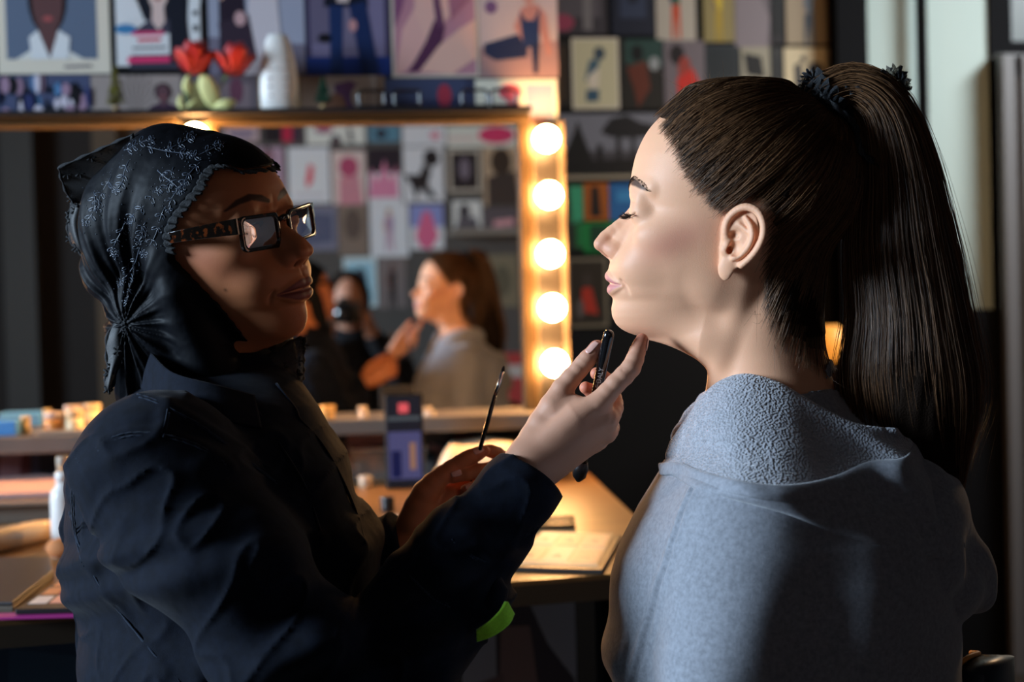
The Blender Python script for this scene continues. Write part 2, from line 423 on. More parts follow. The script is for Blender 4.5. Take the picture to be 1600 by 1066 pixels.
def figure(cx, top, h, cloth_, skin, hair, lean=0, legs=True):
    """a simple standing figure: (colour, polygon) list"""
    u = h / 7.5; S = []; x = lambda t: cx + lean * t
    if legs: S += [(cloth_[1], [(x(.5) - u * .9, top + 3.8 * u), (x(.5) + u * .9, top + 3.8 * u), (x(1) + u * 1.1, top + 7.5 * u), (x(1) + u * .45, top + 7.5 * u), (x(.8), top + 5 * u), (x(1) - u * .5, top + 7.5 * u), (x(1) - u * 1.1, top + 7.5 * u)])]
    S += [(cloth_[0], [(x(.2) - u * 1.1, top + 1.5 * u), (x(.2) - u * .4, top + 1.15 * u), (x(.2) + u * .4, top + 1.15 * u), (x(.2) + u * 1.1, top + 1.5 * u), (x(.5) + u * .95, top + 4 * u), (x(.5) - u * .95, top + 4 * u)]),
          (skin, [(x(.2) - u * 1.1, top + 1.6 * u), (x(.2) - u * .75, top + 1.6 * u), (x(.4) - u * 1.1, top + 3.2 * u), (x(.5) - u * .4, top + 3.9 * u), (x(.5) - u * .7, top + 4.2 * u), (x(.4) - u * 1.6, top + 3.3 * u)]),
          (hair, ell_poly(x(0), top + .55 * u, u * .62, u * .68)), (skin, ell_poly(x(0) + u * .08, top + .65 * u, u * .42, u * .55)), (skin, [(x(.1) - u * .18, top + 1 * u), (x(.1) + u * .22, top + 1 * u), (x(.15) + u * .3, top + 1.4 * u), (x(.15) - u * .3, top + 1.4 * u)])]
    return S
def portrait(cx, cy, r, skin, hair, top_):
    return [(hair, ell_poly(cx, cy - r * .15, r * 1.1, r * 1.35)), (top_, [(cx - r * 2.3, 1), (cx - r * 1.8, cy + r * 2.1), (cx - r * .5, cy + r * 1.5), (cx + r * .5, cy + r * 1.5), (cx + r * 1.9, cy + r * 2.1), (cx + r * 2.4, 1)]), (skin, [(cx - r * .42, cy + r * .7), (cx + r * .42, cy + r * .7), (cx + r * .5, cy + r * 1.7), (cx, cy + r * 2.1), (cx - r * .5, cy + r * 1.7)]), (skin, ell_poly(cx, cy, r * .85, r * 1.18)),
            ([c * .35 for c in skin], ell_poly(cx - r * .33, cy - r * .15, r * .16, r * .07)), ([c * .35 for c in skin], ell_poly(cx + r * .33, cy - r * .15, r * .16, r * .07)), ((.35, .08, .08), ell_poly(cx, cy + r * .62, r * .28, r * .1))]
S_ = srgb
SKN, SKD, HRD, HRB = S_(190, 150, 135), S_(92, 62, 62), S_(22, 18, 22), S_(90, 62, 44)
PAP = S_(214, 200, 182)
def on_wall(name, x0, y0, x1, y1, Y, shapes, bg, border=0, label=None, group=None, tilt=0, bcol=None, off=.0015):
    """a page whose corners are read off the photograph on the vertical plane at depth Y"""
    a, b, c = on_y(x0, y0, Y), on_y(x1, y0, Y), on_y(x0, y1, Y); W = abs(b[0] - a[0]); Hh = abs(a[2] - c[2]); t_ = tilt
    g_ = 1.3 if Y < 3.5 else 1.0
    shapes = [(tuple(min(.85, k * g_) for k in c_), P_) for c_, P_ in shapes]; bg = tuple(min(.85, k * g_) for k in bg)
    ax = np.array([math.cos(t_), 0, math.sin(t_)]); ay = np.array([math.sin(t_), 0, -math.cos(t_)])
    return page(name, (a[0], Y - off, (a[2] + b[2]) / 2), ax, ay, (0, -1, 0), W, Hh, shapes, bg, border, bcol or PAP, label=label, group=group)
YA = MY + .06; GA = 'magazine pages on the mirror wall'
# row 1
P1 = portrait(.45, .60, .16, SKD, HRD, S_(216, 208, 200)) + [(S_(235, 228, 220), [(.28, .80), (.36, .76), (.46, .93), (.30, .95)]), (S_(235, 228, 220), [(.46, .93), (.54, .76), (.64, .80), (.62, .95)])]
on_wall('magazine_page', -12, -170, 166, 117, YA, [(S_(92, 104, 124), [(.08, 0), (.88, 0), (.88, .92), (.08, .92)])] + [(c, [(min(max(x, .08), .88), min(y, .92)) for x, y in P]) for c, P in P1] + [(S_(120, 110, 112), [(.58, .955), (.82, .95), (.82, .965), (.58, .97)])], PAP, 0, 'magazine page with a dark-skinned portrait in a white shirt, far left of the mirror wall')
cv = [(S_(214, 212, 218), [(.02, .02), (.98, .02), (.98, .98), (.02, .98)]), (S_(26, 28, 38), [(.3, .0), (.9, 0), (.8, .96), (.62, .90), (.66, .74), (.34, .66), (.2, .4)])] + portrait(.5, .42, .15, S_(206, 180, 172), S_(24, 24, 30), S_(60, 58, 72)) + \
     [(S_(26, 28, 38), [(.62, .6), (.8, .5), (.86, .95), (.64, .96)]), (S_(220, 216, 220), [(.06, .52), (.24, .5), (.34, .66), (.1, .68)]), (S_(60, 120, 165), ell_poly(.13, .725, .12, .035)), (S_(232, 228, 230), [(.10, .76), (.62, .755), (.62, .90), (.10, .905)]), (S_(226, 60, 110), [(.2, .745), (.56, .74), (.56, .765), (.2, .77)]), (S_(200, 40, 70), [(.26, .79), (.52, .785), (.52, .81), (.26, .815)]), (S_(60, 56, 60), [(.2, .85), (.58, .845), (.58, .86), (.2, .865)]), (S_(236, 55, 105), [(.14, .92), (.62, .915), (.62, .955), (.14, .96)]), (S_(225, 222, 228), [(.87, .55), (.97, .55), (.97, .84), (.87, .84)]), (S_(26, 26, 32), [(.89, .6), (.95, .6), (.95, .63), (.89, .63)]), (S_(26, 26, 32), [(.89, .7), (.95, .7), (.95, .74), (.89, .74)])]
on_wall('magazine_cover', 166, -125, 319, 116, YA, cv, S_(14, 14, 18), .009, 'magazine cover in a black border with pink headline bars above the roses', bcol=S_(10, 10, 12))
on_wall('magazine_page', 321, -120, 471, 118, YA, [(S_(150, 152, 168), [(0, 0), (1, 0), (1, .8), (0, .75)]), (S_(128, 130, 146), [(.3, .1), (1, .1), (1, .22), (.3, .22)]), (S_(128, 130, 146), [(.3, .36), (1, .36), (1, .42), (.3, .42)])] + figure(.22, -.1, 1.1, (S_(46, 34, 48), S_(40, 30, 42)), SKN, HRD, .05) + [(S_(196, 186, 190), [(.42, .5), (.72, .48), (.78, 1), (.36, 1)]), (S_(52, 40, 52), [(.1, .66), (.42, .6), (.5, .9), (.2, 1)]), (S_(190, 150, 150), ell_poly(.33, .63, .06, .05))], S_(110, 104, 120), 0, 'grey-blue fashion page with a draped figure, behind the right rose')
on_wall('magazine_page', 473, -125, 604, 119, YA, [(S_(112, 104, 132), [(.06, 0), (.94, 0), (.94, 1), (.06, 1)]), (S_(30, 50, 110), [(0, .88), (1, .88), (1, 1), (0, 1)]), (S_(96, 88, 110), [(.05, .3), (.3, .3), (.3, .8), (.05, .8)]), (S_(104, 96, 118), [(.42, .5), (.6, .5), (.66, .85), (.4, .85)]), (S_(20, 22, 34), [(.25, .2), (.7, .2), (.75, .56), (.22, .56)]), (S_(26, 44, 84), [(.28, .55), (.45, .55), (.42, 1), (.28, 1)]), (S_(24, 40, 78), [(.52, .55), (.72, .52), (.86, 1), (.66, 1)]), (S_(200, 180, 176), [(.38, .35), (.52, .35), (.52, .53), (.38, .53)]), (S_(16, 16, 22), ell_poly(.22, .76, .08, .03)), (S_(180, 130, 130), ell_poly(.56, .68, .05, .04))], S_(60, 54, 80), 0, 'dark blue page with two figures in jeans, above the right edge of the white ornament')
on_wall('magazine_page', 606, -140, 742, 122, YA, [(S_(172, 120, 132), [(0, 0), (1, 0), (1, 1), (0, 1)]), (S_(206, 158, 150), [(.0, 1), (.1, .72), (.3, .55), (.46, .6), (.38, .85), (.12, .98)]), (S_(122, 74, 104), [(0, .3), (.22, .35), (.1, .6), (0, .72)]), (S_(210, 164, 152), [(.3, .3), (.6, .35), (.72, .62), (.4, .8), (.25, .62)]), (S_(80, 44, 70), [(.38, .8), (.5, .66), (.62, .72), (.56, .84), (.3, .98), (.16, .99)]), (S_(214, 166, 150), [(.3, .98), (.55, .82), (.8, .72), (1, .66), (1, .9), (.7, 1)]), (S_(150, 96, 112), [(.62, .3), (1, .2), (1, .5), (.7, .66)]), (S_(96, 58, 84), [(.48, .5), (.56, .5), (.62, .72), (.52, .7)]), (S_(140, 92, 80), ell_poly(.25, .42, .14, .1))], S_(180, 130, 138), .006, 'close-up page of bare arms and hands in rosy tones')
on_wall('magazine_page', 743, -140, 866, 122, YA, [(S_(176, 160, 158), [(0, 0), (1, 0), (1, .83), (0, .83)]), (S_(104, 76, 110), ell_poly(.16, .58, .08, .04)), (S_(150, 120, 118), [(0, .82), (1, .78), (1, 1), (0, 1)]), (S_(36, 44, 70), [(.06, .8), (.5, .74), (.62, .8), (.6, .88), (.2, .9), (.06, .86)]), (S_(170, 120, 110), [(.44, .7), (.55, .58), (.74, .56), (.86, .62), (.92, .86), (.86, .88), (.76, .7), (.6, .82)]), (S_(38, 52, 84), [(.52, .6), (.6, .66), (.7, .66), (.78, .58), (.76, .82), (.56, .82)]), (S_(34, 44, 70), [(.66, .8), (.76, .8), (.74, .98), (.68, .98)]), (S_(176, 128, 116), ell_poly(.64, .5, .07, .07)), (S_(70, 46, 44), ell_poly(.64, .45, .08, .06))], S_(150, 134, 138), 0, 'page with a woman in a blue swimsuit sitting, right end of the mirror wall')
# row 2
rg = np.random.RandomState(3)
sh = []
for i in range(46):
    x, y = rg.uniform(0, 1), rg.uniform(0, 1); c = [S_(18, 22, 36), S_(80, 120, 160), S_(200, 190, 200), S_(44, 50, 92), S_(150, 120, 140), S_(20, 18, 24)][rg.randint(6)]; sh.append((c, ell_poly(x, y, rg.uniform(.02, .06), rg.uniform(.08, .28), 9, rg.uniform(0, 3))))
on_wall('magazine_page', -12, 118, 141, 186, YA, sh, S_(70, 76, 104), 0, 'wide collage strip crowded with small blue figures, under the portrait page')
on_wall('magazine_page', 142, 118, 282, 186, YA, [(S_(150, 136, 130), [(0, 0), (1, 0), (1, 1), (0, 1)])] + [(S_(50, 40, 46), [(.5, .9), (.5 + .26 * math.cos(a), .55 - .6 * abs(math.sin(a))), (.5 + .26 * math.cos(a + .05), .55 - .6 * abs(math.sin(a + .05)))]) for a in np.linspace(.2, 2.9, 9)] + [(c, [(x * .5 + .55, y * .9 + .05) for x, y in P]) for c, P in portrait(.5, .4, .17, S_(92, 64, 70), S_(30, 20, 30), S_(56, 36, 56))], S_(150, 136, 130), 0, 'beige page with radiating stalks and a small dark figure, behind the tiny gold tree')
on_wall('magazine_page', 283, 118, 402, 186, YA, [(S_(120, 104, 108), [(.3, .2), (.9, .2), (.9, 1), (.3, 1)]), (S_(100, 60, 76), ell_poly(.72, .35, .09, .3)), (S_(150, 140, 90), ell_poly(.25, .5, .15, .4))], S_(96, 86, 92), 0, 'brown-grey page behind the rose stems')
on_wall('magazine_page', 403, 118, 468, 186, YA, [(S_(196, 170, 130), [(.1, .6), (.9, .6), (.9, .9), (.1, .9)])], S_(150, 120, 84), 0, 'small tan page behind the white ornament')
on_wall('magazine_page', 469, 119, 600, 186, YA, [(S_(190, 176, 168), [(.3, 0), (.9, 0), (.9, 1), (.3, 1)]), (S_(120, 86, 130), [(.4, .2), (.6, .1), (.72, .3), (.68, .8), (.45, .9)]), (S_(150, 110, 90), ell_poly(.42, .7, .12, .3)), (S_(220, 200, 190), ell_poly(.68, .5, .08, .25))], S_(132, 108, 92), 0, 'pale page with a violet profile, behind the tiny green tree')
on_wall('magazine_page', 601, 123, 741, 186, YA, [(S_(60, 66, 92), [(0, 0), (.9, 0), (.9, 1), (0, 1)]), (S_(40, 44, 70), [(.0, .6), (.9, .5), (.9, 1), (0, 1)]), (S_(150, 50, 66), ell_poly(.66, .42, .08, .28)), (S_(120, 40, 60), [(.6, .6), (.72, .6), (.7, .95), (.62, .95)])], S_(50, 54, 78), 0, 'slate blue page with a small red figure, behind the black glasses')
on_wall('magazine_page', 742, 124, 870, 215, YA, [(S_(224, 206, 188), [(0, 0), (1, 0), (1, 1), (0, 1)]), (S_(160, 160, 180), [(.62, .1), (.95, .1), (.95, .8), (.62, .8)]), (S_(206, 88, 96), ell_poly(.42, .22, .14, .14)), (S_(206, 120, 120), [(.36, .34), (.5, .34), (.62, .66), (.86, .7), (.86, .78), (.5, .78)])], S_(216, 196, 180), 0, 'cream page with a figure in a red hat, next to the top bulb')
on_wall('magazine_page', 834, 218, 873, 640, YA, [(S_(210, 170, 120), [(.1, .05), (.9, .05), (.9, .95), (.1, .95)])], S_(196, 150, 100), 0, 'narrow tan sheet behind the bulb strip')
# pages under the mirror ledge
cols = [S_(92, 44, 44), S_(64, 58, 74), S_(120, 86, 88), S_(30, 28, 34), S_(96, 24, 26), S_(74, 66, 78), S_(22, 20, 24), S_(110, 90, 96)]
for i, (x0_, x1_, lb) in enumerate([(-10, 46, 'pinkish page low on the mirror wall, at the left picture edge'), (48, 110, 'near-black page low on the mirror wall, left of the white bottle'), (542, 600, 'dusky pink page just left of the standing phone'), (662, 708, 'dark red page just right of the standing phone'), (710, 742, 'black page under the ledge, left of the thin brush tip'), (744, 790, 'mauve page under the ledge, behind the thin brush')]):
    on_wall('magazine_page', x0_, 680, x1_, 790, YA, [(S_(140, 100, 104), [(.2, .1), (.8, .2), (.6, .9), (.1, .8)]) if i % 3 != 1 else (S_(40, 36, 44), [(.2, .2), (.8, .2), (.8, .6), (.2, .6)])], cols[i], 0, lb)
# far wall pages
YW = YF - .002
wb = [
 (852, -80, 945, 55, [(S_(88, 80, 84), [(.1, 0), (.9, 0), (.9, .8), (.1, .8)]), (S_(150, 64, 84), ell_poly(.25, .86, .2, .1)), (S_(120, 112, 112), [(.6, .5), (.75, .5), (.75, .95), (.6, .95)])], S_(62, 56, 60), 0, 'grey photo page right of the mirror wall, at the top edge'),
 (952, -80, 1020, 56, [(S_(52, 58, 78), [(.2, .1), (.8, .1), (.8, .8), (.2, .8)]), (S_(22, 24, 34), figure(.5, .2, .8, ((0, 0, 0), (0, 0, 0)), SKN, HRD)[1][1])], S_(30, 32, 46), .0, 'navy page with a white edge at the top, second from the mirror wall'),
 (1022, -80, 1084, 64, figure(.5, .18, .8, (S_(40, 90, 60), S_(190, 70, 40)), S_(60, 70, 100), S_(40, 90, 60)), S_(176, 164, 150), 0, 'page of a figure in green and orange-red trousers at the top edge'),
 (1096, -80, 1144, 66, figure(.5, .2, .85, (S_(200, 170, 50), S_(170, 140, 46)), S_(120, 90, 80), HRD), S_(140, 124, 80), 0, 'page of a figure in a yellow coat at the top edge'),
 (1145, -80, 1200, 74, [(S_(128, 116, 120), [(0, .5), (.5, .3), (1, .7), (.9, 1), (0, 1)])], S_(104, 94, 98), 0, 'mauve-grey torn page right of the yellow coat page'),
 (1202, -80, 1222, 70, [(S_(12, 10, 12), [(.1, .1), (.9, .1), (.9, .9), (.1, .9)])], S_(28, 22, 26), 0, 'narrow black page near the black post'),
 (1225, -80, 1296, 70, figure(.5, .25, .8, (S_(96, 104, 116), S_(60, 68, 80)), S_(150, 130, 110), HRD), S_(150, 132, 108), 0, 'tan page with a grey-blue figure beside the black post, top row'),
 (862, 63, 890, 168, [(S_(60, 46, 34), [(.2, .1), (.8, .1), (.8, .9), (.2, .9)])], S_(40, 34, 30), 0, 'narrow dark page left of the cream page with the standing figure'),
 (892, 60, 965, 171, [(S_(60, 72, 84), ell_poly(.6, .2, .14, .1)), (S_(70, 96, 110), [(.36, .3), (.62, .26), (.5, .6), (.24, .62)]), (S_(216, 200, 180), [(.3, .55), (.6, .4), (.56, .72), (.34, .72)]), (S_(56, 84, 104), [(.28, .74), (.58, .74), (.56, .92), (.26, .92)])], S_(196, 184, 150), .006, 'cream page with a figure bending forward in blue'),
 (968, 62, 1034, 171, [(S_(42, 66, 60), [(.1, 0), (1, 0), (1, .4), (.1, .35)]), (S_(96, 44, 30), [(.15, .4), (.6, .3), (.7, .7), (.4, .98), (.3, .7)]), (S_(16, 14, 14), ell_poly(.4, .2, .14, .12)), (S_(150, 150, 150), ell_poly(.8, .35, .12, .1))], S_(34, 30, 26), 0, 'dark green and rust page with a white lower edge'),
 (1036, 64, 1100, 172, [(S_(30, 22, 24), ell_poly(.32, .2, .18, .15)), (S_(150, 60, 50), ell_poly(.5, .42, .16, .2)), (S_(196, 44, 34), [(.3, .55), (.7, .4), (.98, .8), (.7, .98), (.35, .9)])], S_(112, 100, 104), 0, 'grey page with a crouching figure in red'),
 (1101, 70, 1154, 128, [(S_(30, 36, 40), [(.1, .1), (.9, .1), (.9, .8), (.1, .9)])], S_(40, 46, 50), 0, 'small dark page above the pony-tailed person\'s forehead'),
 (1101, 130, 1202, 176, [(S_(40, 44, 50), ell_poly(.2, .5, .16, .3)), (S_(30, 30, 34), ell_poly(.7, .3, .12, .4))], S_(170, 160, 134), 0, 'cream page with black blots just above the brown hair'),
 (1156, 72, 1202, 128, [(S_(22, 22, 24), [(.1, .2), (.7, .3), (.8, .9), (.2, .8)])], S_(150, 142, 124), 0, 'cream page with a black leaf shape'),
 (1204, 74, 1222, 160, [(S_(30, 32, 34), [(.2, .2), (.8, .2), (.8, .8), (.2, .8)])], S_(44, 44, 44), 0, 'narrow grey page left of the cream page by the black post'),
 (1224, 75, 1299, 166, [(S_(40, 40, 44), [(.2, .3), (.34, .25), (.42, .8), (.3, 1), (.22, .8)]), (S_(50, 50, 54), ell_poly(.65, .36, .18, .12)), (S_(60, 60, 60), ell_poly(.4, .2, .06, .06))], S_(198, 180, 146), 0, 'cream page with black ink marks beside the black post'),
 (873, 178, 1032, 275, [(S_(116, 114, 122), [(0, 0), (1, 0), (1, .6), (0, .6)]), (S_(26, 24, 24), [(.02, .75), (.14, .3), (.18, .1), (.22, .3), (.32, .75)]), (S_(30, 28, 30), [(.4, .3), (.5, .08), (.66, .02), (.8, .15), (.95, .2), (.98, .35), (.7, .4), (.5, .38)]), (S_(34, 32, 34), [(.55, .35), (.6, .35), (.6, .8), (.55, .8)]), (S_(34, 32, 34), [(.7, .35), (.74, .35), (.74, .8), (.7, .8)]), (S_(34, 32, 34), [(.86, .35), (.9, .35), (.9, .8), (.86, .8)]), (S_(28, 26, 28), [(.36, .5), (.42, .5), (.42, .8), (.36, .8)]), (S_(24, 22, 22), [(0, .76), (1, .72), (1, 1), (0, 1)])], S_(70, 66, 70), 0, 'wide grey landscape page with black trees'),
 (880, 286, 910, 392, [(S_(60, 150, 110), [(.3, .05), (1, .05), (1, .55), (.4, .6)]), (S_(30, 110, 60), [(.6, .6), (1, .6), (1, .95), (.6, .95)])], S_(40, 50, 40), 0, 'narrow green page under the landscape page'),
 (911, 286, 950, 345, [(S_(30, 26, 24), [(.3, .1), (.6, .1), (.7, .9), (.25, .9)])], S_(160, 84, 30), 0, 'orange page with a black figure under the landscape page'),
 (951, 286, 1010, 345, [(S_(60, 130, 180), [(.2, .2), (1, .2), (1, .5), (.2, .5)])], S_(40, 96, 150), 0, 'blue page behind the brow of the pony-tailed person'),
 (911, 347, 1010, 394, [(S_(24, 60, 40), [(.1, .1), (.4, .1), (.3, .9), (.1, .9)])], S_(26, 120, 60), 0, 'green page behind the nose of the pony-tailed person'),
 (884, 403, 948, 512, [(S_(60, 50, 44), ell_poly(.5, .3, .15, .12)), (S_(170, 50, 36), [(.35, .42), (.62, .42), (.8, .85), (.3, .8)]), (S_(90, 80, 76), ell_poly(.28, .75, .12, .16))], S_(48, 40, 32), .009, 'framed dark photo of a figure in red beside the bulbs'),
]
for (x0_, y0_, x1_, y1_, sh, bg, bd, lb) in wb:
    on_wall('magazine_page', x0_, y0_, x1_, y1_, YF, sh, bg, bd, lb, off=.004, bcol=S_(120, 108, 90) if 'framed' in lb else None)
for (x0_, x1_, y_, lb) in [(864, 1034, 277, 'a'), ]:
    boxo('trim_picture_rail', (xb(x0_, y_), YF - .014, zb(900, y_ + 4)), (xb(x1_, y_), YF, zb(900, y_ - 2)), mat('cream_rail', S_(150, 134, 112), rough=.6), kind='structure')
# back wall pages (seen in the mirror): laid out on the mirror image of that wall
YV = 2 * MY - YB
def in_mirror(x0, y0, x1, y1, shapes, bg, border=0, label=None):
    a, b, c = on_y(x0, y0, YV), on_y(x1, y0, YV), on_y(x0, y1, YV)
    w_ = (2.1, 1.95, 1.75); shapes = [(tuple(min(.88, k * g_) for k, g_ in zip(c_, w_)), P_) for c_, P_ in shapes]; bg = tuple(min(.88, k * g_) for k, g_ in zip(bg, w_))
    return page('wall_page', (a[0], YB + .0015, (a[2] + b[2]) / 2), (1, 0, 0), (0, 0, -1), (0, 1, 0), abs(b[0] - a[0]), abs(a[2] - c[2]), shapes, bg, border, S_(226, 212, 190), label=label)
mg = [
 (350, 197, 404, 222, [(S_(110, 100, 120), [(.1, .2), (.9, .2), (.8, .8), (.2, .8)])], S_(150, 134, 140), .0, 'grey-mauve page, top left in the mirror reflection'),
 (412, 197, 470, 222, [(S_(150, 30, 60), [(.5, 0), (.75, 0), (.75, 1), (.5, 1)]), (S_(24, 22, 30), [(0, 0), (.45, 0), (.45, 1), (0, 1)])], S_(50, 40, 56), 0, 'black and crimson page at the top of the reflection'),
 (478, 196, 570, 226, [(S_(60, 50, 58), ell_poly(.5, .9, .1, .4)), (S_(120, 60, 90), ell_poly(.3, .2, .16, .2)), (S_(60, 56, 60), [(.7, .1), (.76, .1), (.8, .9), (.72, .9)])], S_(222, 196, 178), 0, 'cream page with scattered marks at the top of the reflection'),
 (576, 196, 624, 222, [(S_(30, 34, 48), ell_poly(.4, .5, .2, .3))], S_(70, 110, 132), 0, 'teal page at the top of the reflection'),
 (628, 196, 696, 228, [(S_(200, 110, 130), ell_poly(.75, .5, .12, .2))], S_(224, 196, 190), 0, 'pale pink page at the top of the reflection'),
 (698, 196, 808, 230, [(S_(214, 50, 90), ell_poly(.7, .45, .26, .4)), (S_(190, 160, 160), [(0, .5), (.4, .5), (.4, .7), (0, .7)])], S_(206, 180, 176), 0, 'page with a magenta blot, top right in the reflection'),
 (402, 230, 442, 322, portrait(.4, .3, .2, S_(120, 84, 96), HRD, S_(80, 70, 96)), S_(140, 120, 140), 0, 'violet portrait page beside the white page with the red figure in the reflection'),
 (449, 230, 514, 318, [(S_(190, 180, 186), [(.15, .15), (.85, .15), (.85, .8), (.15, .8)]), (S_(214, 50, 70), [(.5, .3), (.62, .34), (.58, .62), (.44, .74), (.42, .6)]), (S_(150, 140, 150), [(.15, .84), (.85, .84), (.85, .87), (.15, .87)])], S_(236, 222, 202), 0, 'white page with one slim red figure in the reflection'),
 (518, 236, 570, 320, [(S_(140, 60, 90), ell_poly(.5, .3, .3, .2)), (S_(160, 110, 124), [(.2, .5), (.8, .45), (.9, 1), (.2, 1)])], S_(196, 160, 160), 0, 'rosy page with a plum blot in the reflection'),
 (574, 232, 626, 318, [(S_(26, 24, 36), [(0, 0), (1, 0), (1, .45), (0, .45)]), (S_(232, 110, 140), [(0, .9), (.1, .35), (.3, .6), (.5, .2), (.65, .6), (.85, .3), (.9, .9)])], S_(206, 196, 190), 0, 'page with pink flame shapes on black in the reflection'),
 (629, 230, 692, 316, [(S_(22, 22, 28), ell_poly(.7, .2, .2, .16)), (S_(24, 24, 30), [(.0, .5), (.4, .5), (.5, .3), (.7, .4), (.6, .7), (.85, .95), (.6, .9), (.4, .75), (.3, 1), (.2, .7)])], S_(214, 206, 208), 0, 'white page with black dancing figures in the reflection'),
 (700, 234, 750, 300, [(S_(24, 22, 30), [(0, 0), (1, 0), (1, 1), (0, 1)]), (S_(96, 90, 104), ell_poly(.5, .45, .2, .3))], S_(30, 28, 36), .014, 'small black photo with a white border in the reflection'),
 (754, 230, 810, 322, [(S_(44, 36, 32), ell_poly(.5, .25, .3, .24)), (S_(48, 42, 42), [(.1, .5), (.9, .4), (1, 1), (.1, 1)])], S_(150, 132, 112), 0, 'page with a dark curly-haired figure, far right in the reflection'),
 (456, 322, 526, 392, [(S_(60, 70, 96), [(.1, .1), (.9, .2), (.9, .8), (.1, .9)])], S_(92, 96, 116), 0, 'slate page behind the glasses in the reflection'),
 (528, 318, 573, 400, [(S_(70, 62, 60), ell_poly(.5, .4, .3, .3))], S_(100, 90, 84), 0, 'brown-grey page left of the page with the violet figure in the reflection'),
 (577, 318, 637, 402, figure(.5, .1, .8, (S_(130, 110, 140), S_(150, 130, 150)), SKN, HRB), S_(216, 204, 190), 0, 'white page with a pale violet figure in the reflection'),
 (640, 320, 692, 390, [(S_(110, 120, 170), [(0, 0), (1, 0), (1, .5), (0, .5)]), (S_(226, 84, 120), [(.4, .15), (.6, .15), (.85, .7), (.6, 1), (.3, .95), (.15, .7)])], S_(200, 190, 200), 0, 'page with a figure in a full pink dress in the reflection'),
 (707, 314, 752, 356, [(S_(46, 46, 54), ell_poly(.4, .4, .2, .3)), (S_(70, 70, 80), [(.2, .6), (.8, .6), (.9, 1), (.1, 1)])], S_(206, 196, 182), 0, 'white page with a small grey figure right of the pink dress page in the reflection'),
 (755, 326, 808, 358, [(S_(200, 130, 140), [(.3, .6), (.9, .5), (.9, .8), (.3, .9)])], S_(70, 66, 74), 0, 'dark page with a pink smear, far right above the ledge in the reflection'),
 (536, 402, 588, 480, [(S_(120, 160, 180), [(.1, .1), (.9, .1), (.9, .9), (.1, .9)]), (S_(40, 56, 70), ell_poly(.5, .5, .2, .3))], S_(160, 180, 190), 0, 'light blue page low in the reflection'),
 (590, 404, 634, 482, figure(.5, .1, .9, (S_(24, 24, 30), S_(24, 24, 30)), SKD, HRD), S_(96, 90, 92), 0, 'grey page with a black figure low in the reflection'),
 (350, 230, 398, 318, [(S_(60, 50, 64), ell_poly(.5, .4, .3, .3))], S_(120, 104, 110), 0, 'mauve page at the left edge of the reflection'),
 (350, 324, 398, 396, [(S_(60, 60, 70), ell_poly(.5, .5, .3, .3))], S_(140, 126, 116), 0, 'beige page at the left edge of the reflection, lower row'),
 (402, 326, 452, 396, [(S_(36, 40, 60), ell_poly(.5, .5, .3, .3))], S_(96, 86, 96), 0, 'dusky page in the lower row of the reflection'),
 (700, 396, 750, 470, [(S_(60, 50, 44), ell_poly(.5, .5, .3, .3))], S_(84, 76, 66), 0, 'dim brown page under the ledge behind the head in the reflection'),
 (760, 398, 808, 480, [(S_(70, 70, 60), ell_poly(.5, .5, .3, .3))], S_(96, 92, 78), 0, 'dim olive page under the ledge at the right in the reflection'),
]
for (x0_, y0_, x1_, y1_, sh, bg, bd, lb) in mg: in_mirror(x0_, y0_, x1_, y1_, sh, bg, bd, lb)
bxr = empty('storage_box', tuple(np.array([on_y(790, 585, YV - .25)[0], YB + .15, 0]) + np.array([0, 0, on_y(790, 590, YV - .25)[2]])), 'red and white box standing low at the right of the reflection', 'box')
# ------------------------------------------------------------------ heads: one field, in units of about half a millimetre
# u = towards the back of the head, v = down, w = sideways (0 on the midline)
HW = dict(
    v=[150, 200, 220, 242, 268, 282, 297, 312, 325, 350, 375, 400, 411, 421, 432, 444, 456, 467, 481, 494, 507, 515, 521, 528],
    F=[1080, 1045, 1023, 1005, 993, 988.5, 987.5, 990, 993, 989, 978, 959, 952, 950, 951, 955, 952, 957.5, 954.5, 955.5, 962, 971, 983, 1010],
    W=[60, 98, 106, 112, 116, 117, 117, 117, 116, 115, 112, 107, 104, 101, 97, 93, 88, 81, 72, 65, 56, 49, 40, 26],
    C=[1140, 1140, 1140, 1140, 1138, 1136, 1134, 1132, 1130, 1128, 1126, 1124, 1124, 1124, 1122, 1120, 1116, 1112, 1106, 1100, 1092, 1086, 1080, 1075],
    B=[1220, 1290, 1300, 1310, 1310, 1310, 1310, 1305, 1300, 1280, 1260, 1240, 1225, 1215, 1205, 1195, 1185, 1175, 1165, 1155, 1145, 1135, 1125, 1110],
    p=[2.1, 2.2, 2.3, 2.35, 2.4, 2.45, 2.45, 2.35, 2.3, 2.25, 2.2, 2.1, 2.1, 2.1, 2.05, 2.0, 1.95, 1.92, 1.95, 2.0, 2.05, 2.05, 2.0, 2.0],
    ear=True, nose=1.0, lip=1.0, closed=True)
